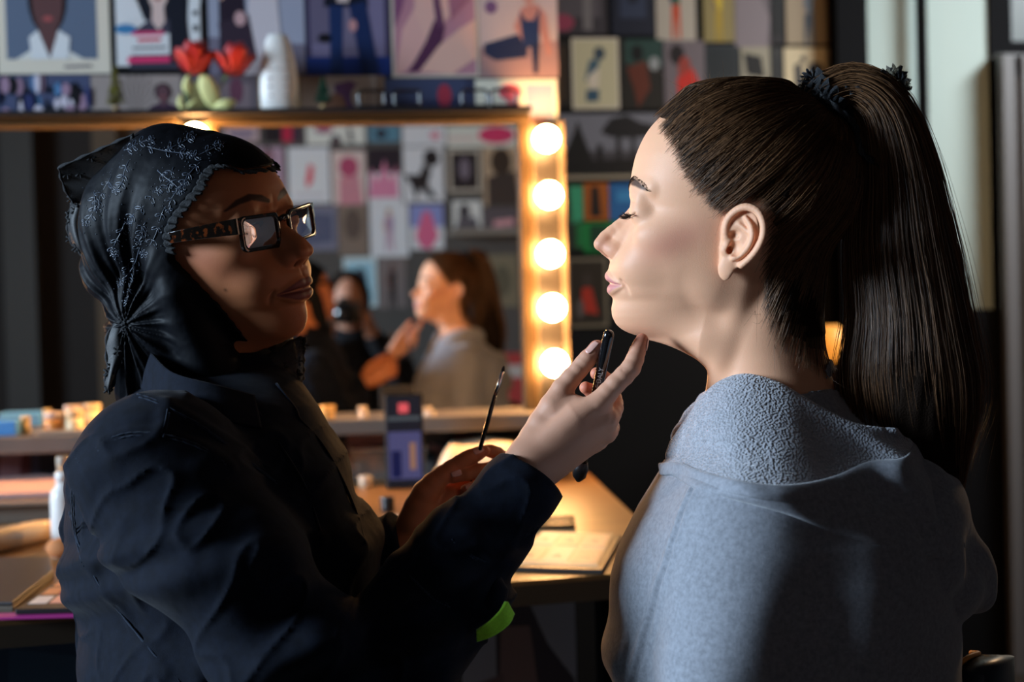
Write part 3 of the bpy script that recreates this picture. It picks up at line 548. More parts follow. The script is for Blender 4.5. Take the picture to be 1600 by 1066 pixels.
def sect(H, p):
    u, v, w = p[:, 0], p[:, 1], np.abs(p[:, 2])
    T = H.get('_t')
    if T is None:
        vv = np.array(H['v'], float); g = np.arange(vv[0] - 40, vv[-1] + 41); T = {'v': g}
        for k in 'FWCBp':
            y = np.interp(g, vv, H[k]); sg = 2.2 if k == 'F' else 9.0
            if k == 'W' : sg = 6.0
            kk = np.exp(-.5 * (np.arange(-30, 31) / sg) ** 2); kk /= kk.sum()
            T[k] = np.convolve(np.pad(y, 30, 'edge'), kk, 'valid')
        H['_t'] = T
    vv = H['v']
    fi = lambda k: np.interp(v, T['v'], T[k])
    F_, W_, C_, B_, e = fi('F'), fi('W'), fi('C'), fi('B'), fi('p')
    a = np.where(u < C_, C_ - F_, B_ - C_); pw = np.where(u < C_, e, 2.2)
    q = (np.abs((u - C_) / a) ** pw + (w / W_) ** pw) ** (1 / pw)
    r = np.sqrt((u - C_) ** 2 + w ** 2)
    d = np.where(q > .05, r * (1 - 1 / np.maximum(q, .05)), -60.0)
    d = smax(d, vv[0] - v, 8); d = smax(d, v - vv[-1], 8)
    return d
def ear_field(p, side=-1):
    """ear lying outside |w| ~ 112"""
    q = p.copy(); q[:, 2] = q[:, 2] * side          # q[2] positive outwards
    # plate leans outwards towards the back
    u, v, w = q[:, 0], q[:, 1], q[:, 2]
    w0 = 112 + (u - 1128) * .42 + 4 * np.sin((v - 330) / 105 * math.pi)
    q = np.stack([u, v, w - w0], 1)
    helix = [(1136, 384, 2), (1132, 364, 6), (1136, 345, 9), (1148, 332, 11), (1163, 327, 12), (1178, 333, 12), (1186, 348, 12), (1187, 366, 11), (1181, 384, 10), (1170, 400, 8), (1156, 413, 7)]
    d = schain(q, helix, [3.4, 4.6, 5.2, 5.4, 5.6, 5.6, 5.4, 5.2, 5.0, 4.8, 4.6], 1, 3)
    plate = chain(q, [(1160, 350, 0), (1163, 372, 0), (1148, 396, 0), (1136, 415, 1)], [21, 21, 17, 11], 6)
    plate = smax(plate, np.abs(q[:, 2] - 1) - 3.2, 3)
    d = smin(d, plate, 4)
    anti = schain(q, [(1162, 342, 6), (1170, 356, 8), (1171, 372, 9), (1164, 388, 8), (1152, 399, 7), (1144, 402, 8)], [3, 3.6, 4.2, 4.4, 4.2, 4.0], 2)
    anti = smin(anti, capsule(q, (1153, 352, 5), (1169, 366, 7), 2.6, 3.4), 3)
    d = smin(d, anti, 3.5)
    d = smin(d, ellip(q, (1133, 418, 2), (11, 17, 5.2)), 5)
    d = smin(d, ellip(q, (1131, 389, 3), (6.5, 9, 5)), 4)                     # tragus
    root = schain(q, [(1148, 338, -8), (1142, 360, -9), (1138, 410, -10)], [13, 15, 12], 0, 2); d = smin(d, root, 7)
    d = smax(d, -ellip(q, (1148, 386, 8), (9.5, 13, 9)), 3)                  # concha
    d = smax(d, -ellip(q, (1139, 390, 1), (5, 6, 9)), 2)
    d = smax(d, -ellip(q, (1147, 368, 6), (8, 7, 7)), 3)
    d = smax(d, -schain(q, [(1143, 350, 9), (1155, 339, 12), (1171, 340, 13), (1180, 356, 13), (1178, 374, 12)], [1.8, 2.6, 3, 3, 2.4]), 2)
    return d
def head_field(H, p):
    u, v, w = p[:, 0], p[:, 1], p[:, 2]; l = np.abs(w); q = np.stack([u, v, l], 1)
    d = sect(H, p)
    # cranium
    ca, sa = math.cos(R(10)), math.sin(R(10))
    rot = np.array([[ca, -sa, 0], [sa, ca, 0], [0, 0, 1.0]])
    cr = ellip(p, *H.get('cran', ((1163, 275, 0), (170, 129, 127))), rot)
    d = smin(d, cr, 22)
    # cheek bone, cheek, brow ridge, jaw angle
    d = smin(d, ellip(q, (1040, 368, 74), (40, 24, 22)), 30)
    d = smin(d, ellip(q, (1012, 414, 50), (34, 32, 24)), 26)
    d = smin(d, chain(q, [(995, 293, 12), (1003, 289, 48), (1026, 296, 82)], [7, 8, 8]), 14)
    d = smin(d, ellip(q, (1122, 436, 76), (30, 40, 16)), 28)
    # submental and neck
    d = smin(d, capsule(q, (1016, 496, 0), (1110, 520, 30), 24, 46), 24)
    if H.get('neck', True):
        nk = chain(p, [(1195, 400, 0), (1190, 520, 0), (1203, 620, 0), (1222, 720, 0)], [84, 86, 97, 108], 10)
        nk = smin(nk, chain(q, [(1165, 440, 78), (1130, 560, 52), (1118, 640, 22)], [14, 17, 15]), 18)
        d = smin(d, nk, 26)
    m = (u < 1075) & (v > 265) & (v < 490)
    if m.any(): d[m] = face_detail(H, q[m], d[m])
    if H['ear']:
        for sd in (-1, 1):
            m = (w * sd > 80) & (np.abs(u - 1152) < 75) & (np.abs(v - 375) < 90)
            if m.any(): d[m] = smin(d[m], ear_field(p[m], sd), 4)
    return d
def schain(p, pts, rs, k=0, n=3):
    P = np.array([list(a) + [r] for a, r in zip(pts, rs)], float)
    Q = catmull(P, np.linspace(0, len(P) - 1, (len(P) - 1) * n + 1))
    return chain(p, Q[:, :3], Q[:, 3], k)
def face_detail(H, q, d):
    l = q[:, 2]; lc = np.sqrt(l * l + 9) - 3; qc = q.copy(); qc[:, 2] = lc     # rounded symmetry for what crosses the midline
    # eye socket, eyeball under the lids
    d = smax(d, -ellip(q, (979, 325, 48), (17, 18, 23)), 24)
    ey = np.array([1012.0, 331.0, 57.0])
    eb = ellip(q, ey, (25, 24.5, 28))
    d = smin(d, eb, 12)
    d = smin(d, schain(q, [(1001, 308, 34), (996, 304, 52), (1006, 307, 68)], [4, 6, 4]), 20)
    if H['closed']:
        lid = []
        for t in np.linspace(-1, 1, 9):
            a = t * .95; lid.append(ey + np.array([-25 * math.cos(a) * .955, 7.5 - 5 * t * t, 26.5 * math.sin(a)]))
        d = smax(d, -chain(q, lid, [1.8] * 9), 1.5)
    else:
        up_, lo_ = [], []
        for t in np.linspace(-1, 1, 9):
            a = t * .92; r = -24.8 * math.cos(a)
            up_.append(ey + np.array([r * .97, -6.5 + 8 * t * t, 26 * math.sin(a)])); lo_.append(ey + np.array([r * .97, 7.5 - 5 * t * t, 26 * math.sin(a)]))
        op = smax(smax(np.abs(q[:, 1] - ey[1] - .5) - (7 - 5.5 * ((l - 57) / 24) ** 2), np.abs(l - 57) - 24, 2), -(21.3 - np.linalg.norm(q - ey, axis=1)), 1)
        d = smin(d, chain(q, up_, [2.6] * 9), 3); d = smin(d, chain(q, lo_, [2.2] * 9), 3)
        d = smax(d, -smax(op, q[:, 0] - 1006, 2), 1.2)
    d = smax(d, -schain(q, [(991, 314, 36), (986, 312, 54), (995, 315, 74)], [1, 1.2, .8]), 3)
    # nose
    n = H['nose']; w0 = H.get('bridge', 1.0)
    nb = schain(qc, [(1003, 312, 0), (988.5, 333, 0), (967, 353, 0), (948, 369, 0)], [9.5 * w0, 9.5 * w0, 10.5 * n, 12 * n], 2, 2)
    d = smin(d, nb, 11)
    d = smin(d, schain(q, [(1004, 345, 8), (980, 370, 10), (968, 386, 12 * n)], [15, 16, 13.5 * n]), 12)
    d = smin(d, ellip(qc, (941.5, 379.5, 3), (14, 12, 13 * n)), 8)
    d = smin(d, ellip(q, (960, 389, 16.5 * n), (15, 12, 9.5)), 9)
    d = smin(d, schain(qc, [(944, 392, 0), (957, 402, 0)], [5, 5.5]), 6)
    d = smax(d, -chain(q, [(949, 399.5, 9 * n), (960, 397, 12.5 * n)], [3.2, 4.6]), 2.5)
    d = smin(d, ellip(q, (964, 391, 19.5 * n), (12, 10.5, 8.5)), 5)
    d = smax(d, -schain(q, [(979, 384, 30 * n), (982, 394, 31 * n), (978, 405, 28 * n)], [.8, 1.4, 1.2]), 5)
    d = smax(d, -schain(q, [(949, 408, 0), (946.5, 418, 0)], [1.6, 2.0]), 5)
    # lips
    L = H['lip']
    up = [(955, 431.5, 0), (954.5, 430, 8), (958, 432, 21), (966, 437, 34), (976, 442.5, 44)]
    lo = [(957.5, 451.5, 0), (958, 451.5, 10), (962, 450, 24), (969, 447.5, 35), (976.5, 444.5, 43)]
    d = smin(d, schain(qc, up, [8.4 * L, 8.6 * L, 7.4 * L, 5, 2.4], 2), 4)
    d = smin(d, schain(qc, lo, [8.8 * L, 8.6 * L, 7.4 * L, 5, 2.4], 2), 4)
    mo = [(947, 441.2, 0), (947.5, 441.5, 8), (952.5, 441.8, 22), (962, 442.3, 34), (971.5, 443.2, 44), (975, 444.5, 48)]
    if H['closed']: d = smax(d, -schain(qc, mo, [.9, .9, .9, 1.0, 1.2, 1.0]), 1.6)
    else: d = smax(d, -schain(qc, [(a - 1, b, c) for a, b, c in mo], [4.2, 4.0, 3.0, 1.8, 1.2, .8]), 2.2)
    d = smax(d, -schain(q, [(975, 436, 50), (981, 444, 53), (984, 456, 54)], [.8, 1.6, .8]), 8)
    return d
def head_tint(q, skin, lipc, browc, blush, brow_pts, liner=None):
    """own colours of the face: lips, brows, blush, lid make-up; q in head units"""
    u, v, l = q[:, 0], q[:, 1], np.abs(q[:, 2]); ql = np.stack([u, v, l], 1)
    c = np.tile(np.array(skin, float), (len(q), 1))
    def mix(col, m):
        nonlocal c
        m = np.clip(m, 0, 1)[:, None]; c = c * (1 - m) + np.array(col) * m
    mix(blush, .46 * np.exp(-(((u - 1055) / 55) ** 2 + ((v - 378 + (u - 1055) * .35) / 26) ** 2)) * smooth(l, 30, 60))
    mix(blush, .35 * np.exp(-(((u - 940) / 20) ** 2 + ((v - 385) / 18) ** 2)))
    up = [(0, 433.5, 0), (0, 431, 7), (0, 433.5, 22), (0, 438, 34), (0, 442.5, 46)]
    lo = [(0, 449, 0), (0, 450, 10), (0, 449, 24), (0, 447, 35), (0, 444.5, 46)]
    q0 = ql.copy(); q0[:, 0] = 0
    ld = np.minimum(schain(q0, up, [7.5, 7.7, 6.2, 4.0, 1]), schain(q0, lo, [8.6, 8.4, 6.6, 4.0, 1]))
    ld = np.where(u < 985, ld, 50); mix(lipc, smooth(-ld, -1.5, 1.5))
    q2 = ql.copy(); q2[:, 0] = 0; bp = [(0, b[1], b[2]) for b in brow_pts]
    bd = np.where(u < 1060, chain(q2, bp, [3.0, 5.2, 4.8, 3.6, 1.2][:len(brow_pts)]), 50.0)
    mix(browc, .92 * smooth(-bd, -2.2, 1.0))
    if liner is not None: mix(liner, .8 * np.exp(-(((v - 333) / 5.0) ** 2)) * (np.abs(l - 57) < 24) * (u < 1010))
    return c
def skin_mat(name, sub=.12, rough=.42, spec=.45, bump=.12):
    k = NT(name); a = k.node('ShaderNodeVertexColor', layer_name='tint'); k.link(a.outputs[0], k.b.inputs['Base Color'])
    k.set(Roughness=rough, Specular_IOR_Level=spec, Subsurface_Weight=sub, Subsurface_Scale=.006)
    k.b.inputs['Subsurface Radius'].default_value = (1, .35, .2)
    tc = k.node('ShaderNodeTexCoord'); n = k.node('ShaderNodeTexNoise', Scale=900.0, Detail=3.0); b = k.node('ShaderNodeBump', Strength=bump, Distance=.0008)
    v = k.node('ShaderNodeTexVoronoi', Scale=1500.0); m = k.node('ShaderNodeMath', operation='ADD')
    k.link(tc.outputs['Object'], n.inputs['Vector']); k.link(tc.outputs['Object'], v.inputs['Vector'])
    k.link(n.outputs[0], m.inputs[0]); k.link(v.outputs[0], m.inputs[1]); k.link(m.outputs[0], b.inputs['Height']); k.link(b.outputs[0], k.b.inputs['Normal'])
    return k.m
class Frame:
    def __init__(s, px, py, d, rot=None, cu=None, cv=None, sc=1.0):
        o, A, sz = frame(px, py, d); s.o = o; s.A = A if rot is None else np.asarray(rot) @ A; s.s = sz * sc
        s.c = np.array([px if cu is None else cu, py if cv is None else cv, 0.0])
    def w(s, q): return s.o + ((np.asarray(q, float) - s.c) * s.s) @ s.A
    def l(s, p): return ((np.asarray(p, float) - s.o) @ s.A.T) / s.s + s.c
RES_HEAD, RES_BODY, RES_HAND, RES_SCARF = 1.5, 3.6, 1.2, 2.2
# ------------------------------------------------------------------ frames of the two heads
FW = Frame(1130, 370, 1.22)
def rot_head(y, p, r):
    cy, sy = math.cos(y), math.sin(y); base = np.array([[-cy, 0, sy], [0, 1, 0], [-sy, 0, -cy]])
    P = np.array([[math.cos(p), math.sin(p), 0], [-math.sin(p), math.cos(p), 0], [0, 0, 1]])
    Q = np.array([[1, 0, 0], [0, math.cos(r), math.sin(r)], [0, -math.sin(r), math.cos(r)]])
    return P @ Q @ base
FA = Frame(389, 399, 1.30, rot_head(R(36), R(4), R(-9)), 1050, 380, sc=0.935)
HA = dict(HW); HA.pop('_t', None)
HA.update(closed=False, ear=False, nose=1.14, lip=1.18, bridge=1.15, neck=True)
HA['v'] = [190, 206] + HW['v'][2:]; HA['W'] = [26, 56, 84, 100] + HW['W'][4:]; HA['cran'] = ((1163, 292, 0), (170, 112, 124))
HA['F'] = [f + a for f, a in zip(HW['F'], [30, 25, 12, 4, 0, 0, 2, 2, 2, 0, -2, -3, -3, -3, -3, -2, 0, 2, 3, 3, 2, 0, 0, 0])]
def hw(p): return head_field(HW, p)
def ha(p): return head_field(HA, p)

def LP(Fr, px, py, w):
    """local point of a frame seen at pixel (px, py) with local sideways/depth coordinate w along the view"""
    a, b = Fr.l(V(px, py, 1.0)), Fr.l(V(px, py, 2.0)); t = (w - a[2]) / (b[2] - a[2]); return a + t * (b - a)
def cast(Fr, fn, px, py, off=0.0, d0=.85, d1=1.5, n=700):
    """first point of a surface along the view through a pixel, pulled off by off units towards the viewer"""
    a, b = Fr.l(V(px, py, d0)), Fr.l(V(px, py, d1)); t = np.linspace(0, 1, n)[:, None]; P = a + t * (b - a); f = fn(P)
    i = int(np.argmax(f < 0)) if (f < 0).any() else int(np.argmin(f)); step = (b - a) / np.linalg.norm(b - a); return P[i] - step * off

# ------------------------------------------------------------------ cloth and hair
def cloth(name, col, rough=.85, var=.12, vs=60, bump=.4, bs=900, big=0, bigs=30, sheen=.3, weave=None, dist=.0006, spec=.25):
    k = NT(name); k.set(Roughness=rough, Sheen_Weight=sheen, Sheen_Roughness=.4, Specular_IOR_Level=spec)
    tc = k.node('ShaderNodeTexCoord'); n = k.node('ShaderNodeTexNoise', Scale=float(vs), Detail=6.0, Roughness=.7)
    k.link(tc.outputs['Object'], n.inputs['Vector']); mx = k.node('ShaderNodeMix', data_type='RGBA')
    mx.inputs[6].default_value = c4([x * (1 - var) for x in col]); mx.inputs[7].default_value = c4([x * (1 + var) for x in col])
    rr = k.node('ShaderNodeMapRange'); rr.inputs[1].default_value = .35; rr.inputs[2].default_value = .65
    k.link(n.outputs[0], rr.inputs[0]); k.link(rr.outputs[0], mx.inputs[0]); k.link(mx.outputs[2], k.b.inputs['Base Color'])
    f = k.node('ShaderNodeTexNoise', Scale=float(bs), Detail=3.0) if weave != 'fleece' else k.node('ShaderNodeTexVoronoi', feature='SMOOTH_F1', Scale=float(bs))
    k.link(tc.outputs['Object'], f.inputs['Vector'])
    b = k.node('ShaderNodeBump', Strength=bump, Distance=dist); k.link(f.outputs[0], b.inputs['Height'])
    if big:
        g = k.node('ShaderNodeTexNoise', Scale=float(bigs), Detail=2.0); k.link(tc.outputs['Object'], g.inputs['Vector'])
        b2 = k.node('ShaderNodeBump', Strength=big, Distance=.01); k.link(g.outputs[0], b2.inputs['Height']); k.link(b2.outputs[0], b.inputs['Normal'])
    k.link(b.outputs[0], k.b.inputs['Normal'])
    return k.m
def hair_mat(name, c1, c2, rough=.38):
    k = NT(name); k.set(Roughness=rough, Specular_IOR_Level=.35)
    g = k.node('ShaderNodeNewGeometry'); mx = k.node('ShaderNodeMix', data_type='RGBA'); mx.inputs[6].default_value = c4(c1); mx.inputs[7].default_value = c4(c2)
    k.link(g.outputs['Random Per Island'], mx.inputs[0]); k.link(mx.outputs[2], k.b.inputs['Base Color']); return k.m
def lace_mat(name, col, scale=900, thr=.42, rough=.6, base=.25):
    k = NT(name); k.set(Base_Color=c4(col), Roughness=rough)
    tc = k.node('ShaderNodeTexCoord'); v = k.node('ShaderNodeTexVoronoi', Scale=float(scale), feature='DISTANCE_TO_EDGE'); n = k.node('ShaderNodeTexNoise', Scale=scale * .12, Detail=3.0)
    k.link(tc.outputs['Object'], v.inputs['Vector']); k.link(tc.outputs['Object'], n.inputs['Vector'])
    r = k.node('ShaderNodeMapRange'); r.inputs[1].default_value = .05; r.inputs[2].default_value = .14; r.inputs[3].default_value = 1.0; r.inputs[4].default_value = base
    k.link(v.outputs[0], r.inputs[0]); s = k.node('ShaderNodeMapRange'); s.inputs[1].default_value = thr + .08; s.inputs[2].default_value = thr + .12
    k.link(n.outputs[0], s.inputs[0]); m = k.node('ShaderNodeMath', operation='MAXIMUM'); k.link(r.outputs[0], m.inputs[0]); k.link(s.outputs[0], m.inputs[1])
    k.link(m.outputs[0], k.b.inputs['Alpha']); return k.m
M_hoodie = cloth('grey_heather_sweatshirt', (.25, .262, .295), var=.22, vs=260, bump=.5, bs=1400, sheen=.5)
M_fleece = cloth('grey_fleece_lining', (.34, .35, .39), var=.15, vs=150, bump=.8, bs=520, weave='fleece', sheen=.7, dist=.0024)
M_jacket = cloth('black_navy_twill', (.0036, .0058, .0125), var=.3, vs=90, bump=.5, bs=1600, big=.3, bigs=25, sheen=.05, rough=.85, spec=.12)
M_scarf = cloth('black_satin_scarf', (.0014, .002, .004), rough=.58, var=.1, bump=.15, bs=1800, big=.25, bigs=40, sheen=.0, spec=.12)
M_shirt = cloth('black_jersey', (.008, .008, .01), var=.1, sheen=.1)
M_trouser = cloth('dark_denim', (.02, .025, .045), var=.2)
M_hair = hair_mat('brown_hair', (.018, .009, .005), (.25, .12, .052))
M_hairbase = mat('dark_brown_scalp_hair', (.014, .008, .005), rough=.8, bump=.5, bscale=700, spec=.08)
M_skinW = skin_mat('fair_skin', rough=.5, spec=.3); M_skinA = skin_mat('tan_skin', sub=.08, rough=.5, spec=.35)
M_black_gloss = mat('black_gloss', (.006, .006, .007), rough=.12, coat=.5)
M_black = mat('black_satin', (.01, .01, .011), rough=.45)
M_lace = lace_mat('black_lace', (.008, .010, .014))
M_lace_dense = mat('black_lace_dense', (.007, .009, .013), rough=.7, bump=1, bscale=1500)
# ------------------------------------------------------------------ the woman whose make-up is being done
woman = empty('person', (float(FW.w((1200, 370, 0))[0]), float(FW.w((1200, 370, 0))[1]), 0.0),
    'seated person in profile with closed eyes, long brown ponytail and grey hoodie', 'person')
SKW = srgb(236, 177, 140)
v, f = surf(hw, (900, 120, -160), (1350, 700, 160), RES_HEAD)
v = relax(v, f, 1, .5)
browW = [(991, 294, 13), (992, 286, 27), (1000, 282.5, 46), (1011, 287.5, 66), (1024, 298, 86)]
colW = head_tint(v, SKW, srgb(208, 138, 132), srgb(58, 42, 36), srgb(204, 120, 104), browW)
# torso, arms and lap under the clothes close the same surface (kept coarse: nothing of it shows)
def body_w(p):
    d = chain(p, [(1215, 690, 0), (1235, 800, 0), (1260, 1100, 0), (1270, 1480, 0)], [80, 150, 170, 190], 60)
    l = np.abs(p[:, 2]); q = np.stack([p[:, 0], p[:, 1], l], 1)
    d = smin(d, chain(q, [(1230, 800, 200), (1190, 1160, 270), (1030, 1330, 150), (950, 1370, 90)], [75, 58, 42, 36], 10), 30)
    for k in range(4):
        d = smin(d, chain(q, [(950, 1370, 90), (905 - k * 4, 1385 + k * 3, 60 - k * 22), (870, 1400, 45 - k * 22)], [22, 14, 10], 3), 8)
    d = smin(d, chain(q, [(1270, 1480, 90), (965, 1470, 130), (950, 2080, 140), (880, 2110, 150)], [125, 80, 55, 45], 15), 40)
    return d
v2, f2 = surf(body_w, (560, 620, -400), (1520, 2170, 400), 16.0)
vv, ff = join_np([(FW.w(v), f[:, ::-1]), (FW.w(v2), f2[:, ::-1])])
cc = np.concatenate([colW, np.tile(np.array(SKW), (len(v2), 1))])
bodyW = link('body', np_mesh('body', vv, ff, col=cc), M_skinW, woman)

def head_smooth(p):
    H = HW; d = sect(H, p); ca, sa = math.cos(R(10)), math.sin(R(10))
    rot = np.array([[ca, -sa, 0], [sa, ca, 0], [0, 0, 1.0]])
    d = smin(d, ellip(p, (1163, 275, 0), (170, 129, 127), rot), 22)
    nk = chain(p, [(1195, 400, 0), (1190, 520, 0), (1203, 620, 0), (1222, 720, 0)], [84, 86, 97, 108], 10)
    return smin(d, nk, 26)
HAIRLINE = [(1041, 204), (1052, 220), (1066, 240), (1074, 262), (1090, 290), (1110, 314), (1128, 328), (1140, 316), (1166, 312), (1192, 332), (1200, 372), (1192, 405), (1188, 450), (1204, 500), (1240, 538), (1290, 560), (1330, 575)]
HPOLY = HAIRLINE + [(1460, 580), (1460, 60), (1000, 60), (1020, 180)]
TIE = np.array([1292.0, 172.0, 0.0])
def hair_cap(p):
    pd = polydist(p[:, 0], p[:, 1], HPOLY) + 9 + 3 * np.sin(p[:, 1] * .3)
    fade = np.clip(-pd / 30, 0, 1)
    d = head_smooth(p) - (1.0 + 7.5 * fade)
    hump = capsule(p, (1215, 200, 0), (1290, 178, 0), 52, 34); d = smin(d, hump, 22)
    n = np.arctan2(p[:, 1] - TIE[1], p[:, 0] - TIE[0]); d = d - .7 * np.sin(n * 70 + p[:, 2] * .03)
    return smax(d, pd, 3)
v, f = surf(hair_cap, (1000, 80, -150), (1400, 600, 150), 3.0)
capW = link('hair', np_mesh('hair', FW.w(v), f[:, ::-1]), M_hairbase, woman)
rg = np.random.RandomState(5)
# strands combed back to the tie
def comb(roots, m, off0, off1, lift=0):
    n = len(roots); t = np.linspace(0, 1, m)
    tgt = TIE + rg.normal(size=(n, 3)) * [9, 9, 14]
    P = roots[:, None] + (tgt - roots)[:, None] * t[None, :, None]
    bow = np.sin(t * math.pi)[None, :, None] * np.array([0, lift, 0]); P = P + bow
    C = np.array([1165, 290, 0]); P = P + (P - C) / (np.linalg.norm(P - C, axis=2, keepdims=True) + 1) * 30
    Q = project(head_smooth, P.reshape(-1, 3), 4.0, 5, 2.0).reshape(P.shape)
    nrm = Q - C; nrm /= np.linalg.norm(nrm, axis=2, keepdims=True)
    off = (off0[:, None] + (off1 - off0)[:, None] * smooth(t, 0, .4)[None]) 
    wig = np.sin(t[None] * rg.uniform(4, 12, n)[:, None] + rg.uniform(0, 6, n)[:, None]) * rg.uniform(.2, 1.6, n)[:, None]
    return Q + nrm * (off + wig)[:, :, None] + np.cross(nrm, [0, 1, 0])[..., :] * (wig * .8)[:, :, None]
hl = np.array(HAIRLINE[:-1], float)
def on_hairline(n, jit):
    t = rg.uniform(0, len(hl) - 1, n); b = catmull(hl, t); b = b + rg.normal(size=b.shape) * jit
    w = rg.choice([-1, 1], n) * 130.0
    P = np.stack([b[:, 0], b[:, 1], w], 1)
    # walk in from the side to the skin
    out = P.copy(); lo_ = np.zeros(n); best = np.zeros(n); done = np.zeros(n, bool)
    for k in np.linspace(150, 0, 76):
        q = P.copy(); q[:, 2] = np.sign(w) * k; hit = (head_smooth(q) < 0) & ~done; best[hit] = k; done |= hit
    out[:, 2] = np.sign(w) * best
    return out
roots = np.concatenate([on_hairline(1700, 2.5), on_hairline(1700, 5.5)])
S1 = comb(roots, 22, rg.uniform(-3, .5, len(roots)), rg.uniform(6, 12, len(roots)))
# roots spread over the scalp
n = 2600; th = rg.uniform(0, 2 * math.pi, n * 4); ph = np.arccos(rg.uniform(-1, 1, n * 4)); sp = np.stack([1170 + 190 * np.sin(ph) * np.cos(th), 300 + 210 * np.cos(ph), 150 * np.sin(ph) * np.sin(th)], 1)
sp = project(head_smooth, sp, 4, 6, 2.0); sp = sp[polydist(sp[:, 0], sp[:, 1], HPOLY) < -4][:n]
S2 = comb(sp, 18, rg.uniform(3, 8, len(sp)), rg.uniform(8, 13, len(sp)))
va, fa = strands(FW.w(S1.reshape(-1, 3)).reshape(S1.shape), rg.uniform(.00012, .00026, len(S1)), .6)
vb, fb = strands(FW.w(S2.reshape(-1, 3)).reshape(S2.shape), rg.uniform(.00018, .00036, len(S2)), .6)
# flyaways
fl = on_hairline(260, 6.0); fl = fl[(fl[:, 1] < 330) | (fl[:, 0] > 1180)]
nf = len(fl); tt = np.linspace(0, 1, 10); dirs = rg.normal(size=(nf, 3)) * [.5, .5, .4] + np.array([.35, -.35, 0]) * (fl[:, 1] < 330)[:, None] + np.array([-.1, 1.0, 0]) * (fl[:, 1] > 330)[:, None]
ln = rg.uniform(18, 60, nf); curl = rg.normal(size=(nf, 3)) * .5
FL = fl[:, None] + (dirs * ln[:, None])[:, None] * tt[None, :, None] + (curl * ln[:, None])[:, None] * (tt ** 2)[None, :, None]
top = np.stack([rg.uniform(1050, 1300, 90), np.full(90, 150.0), rg.uniform(-40, 40, 90)], 1); top = project(head_smooth, top, 9, 6, 2.0)
d2 = rg.normal(size=(90, 3)) * [.6, .35, .3] + [.2, -.25, 0]; l2 = rg.uniform(12, 46, 90); c2 = rg.normal(size=(90, 3)) * .45
FT = top[:, None] + (d2 * l2[:, None])[:, None] * tt[None, :, None] + (c2 * l2[:, None])[:, None] * (tt ** 2)[None, :, None]
front = np.stack([rg.uniform(1036, 1085, 150), rg.uniform(165, 215, 150), rg.uniform(-50, 50, 150)], 1); front = project(head_smooth, front, 3, 6, 2.0)
d3 = rg.normal(size=(150, 3)) * [.35, .3, .3] + [.1, -.35, 0]; l3 = rg.uniform(8, 30, 150); c3 = rg.normal(size=(150, 3)) * .3 + [.5, .1, 0]
FF = front[:, None] + (d3 * l3[:, None])[:, None] * tt[None, :, None] + (c3 * l3[:, None])[:, None] * (tt ** 2)[None, :, None]
FA_ = np.concatenate([FL, FT, FF])
vc, fc_ = strands(FW.w(FA_.reshape(-1, 3)).reshape(FA_.shape), .00010, .3)
v, f = join_np([(va, fa), (vb, fb), (vc, fc_)])
sub('hair_strands', np_mesh('hair_strands', v, f), M_hair, capW).matrix_parent_inverse = Matrix.Identity(4)
# ponytail
PT = np.array([(1262, 182, 0), (1290, 158, 0), (1330, 150, -2), (1368, 186, -6), (1388, 270, -10), (1396, 380, -14), (1409, 490, -18), (1414, 590, -20), (1430, 690, -16), (1468, 775, -12)], float)
PR = np.array([30, 30, 34, 42, 56, 74, 84, 100, 84, 30], float)
PD = np.array([30, 32, 34, 40, 46, 50, 54, 56, 46, 22], float)
def pony(p):
    T = np.linspace(0, len(PT) - 1, 28); C = catmull(PT, T); Rr = catmull(PR, T) * .82; D = catmull(PD, T)
    q = p.copy(); q[:, 2] = (q[:, 2] - -12) * (Rr.mean() / D.mean())
    C2 = C.copy(); C2[:, 2] = 0
    d = chain(q, C2, Rr - 4)
    ang = p[:, 0] * .25 + 6 * np.sin(p[:, 1] * .012)
    return d - 1.2 * np.sin(ang)
v, f = surf(pony, (1200, 80, -150), (1560, 860, 150), 4.0)
v2 = FW.w(v)
ponytail = link('ponytail', np_mesh('ponytail', v2, f[:, ::-1]), M_hairbase, woman)
n, m = 7500, 28
t = np.linspace(0, 1, m); T = t * (len(PT) - 1)
C = catmull(PT, T); Rr = catmull(PR, T); D = catmull(PD, T); tg = np.gradient(C, axis=0); tg /= np.linalg.norm(tg, axis=1)[:, None]
sd = np.stack([-tg[:, 1], tg[:, 0], np.zeros(m)], 1)
ng = 260; ga = rg.uniform(0, 2 * math.pi, ng); gr = np.sqrt(rg.uniform(.45, 1.0, ng)); gi = rg.randint(0, ng, n)
a0 = gr[gi] * np.cos(ga[gi]); b0 = gr[gi] * np.sin(ga[gi]); ja = rg.normal(size=n) * .10; jb = rg.normal(size=n) * .10
clump = np.interp(t, [0, .5, 1], [1.2, 1.0, .55]); ws = rg.uniform(3, 9, (n, 1)); wp = rg.uniform(0, 6.28, (n, 1)); wa = rg.uniform(.0, .09, (n, 1))
A = a0[:, None] * 1.02 + ja[:, None] * clump + wa * np.sin(ws * t[None] + wp); B = b0[:, None] + jb[:, None] * clump + wa * np.cos(ws * t[None] + wp)
end = rg.uniform(.72, 1.02, n); end = np.where(b0 < -.2, rg.uniform(.74, 1.0, n), end)
P = np.empty((n, m, 3))
Te = np.minimum(t[None] * end[:, None], 1.0) * (len(PT) - 1)
CC = catmull(PT, Te.ravel()).reshape(n, m, 3); RR = catmull(PR, Te.ravel()).reshape(n, m); DD = catmull(PD, Te.ravel()).reshape(n, m)
SS = np.stack([np.interp(Te, T, sd[:, k]) for k in range(3)], -1)
P = CC + SS * (A * RR)[..., None]; P[..., 2] += B * DD
v, f = strands(FW.w(P.reshape(-1, 3)).reshape(P.shape), rg.uniform(.00016, .00042, n), .35)
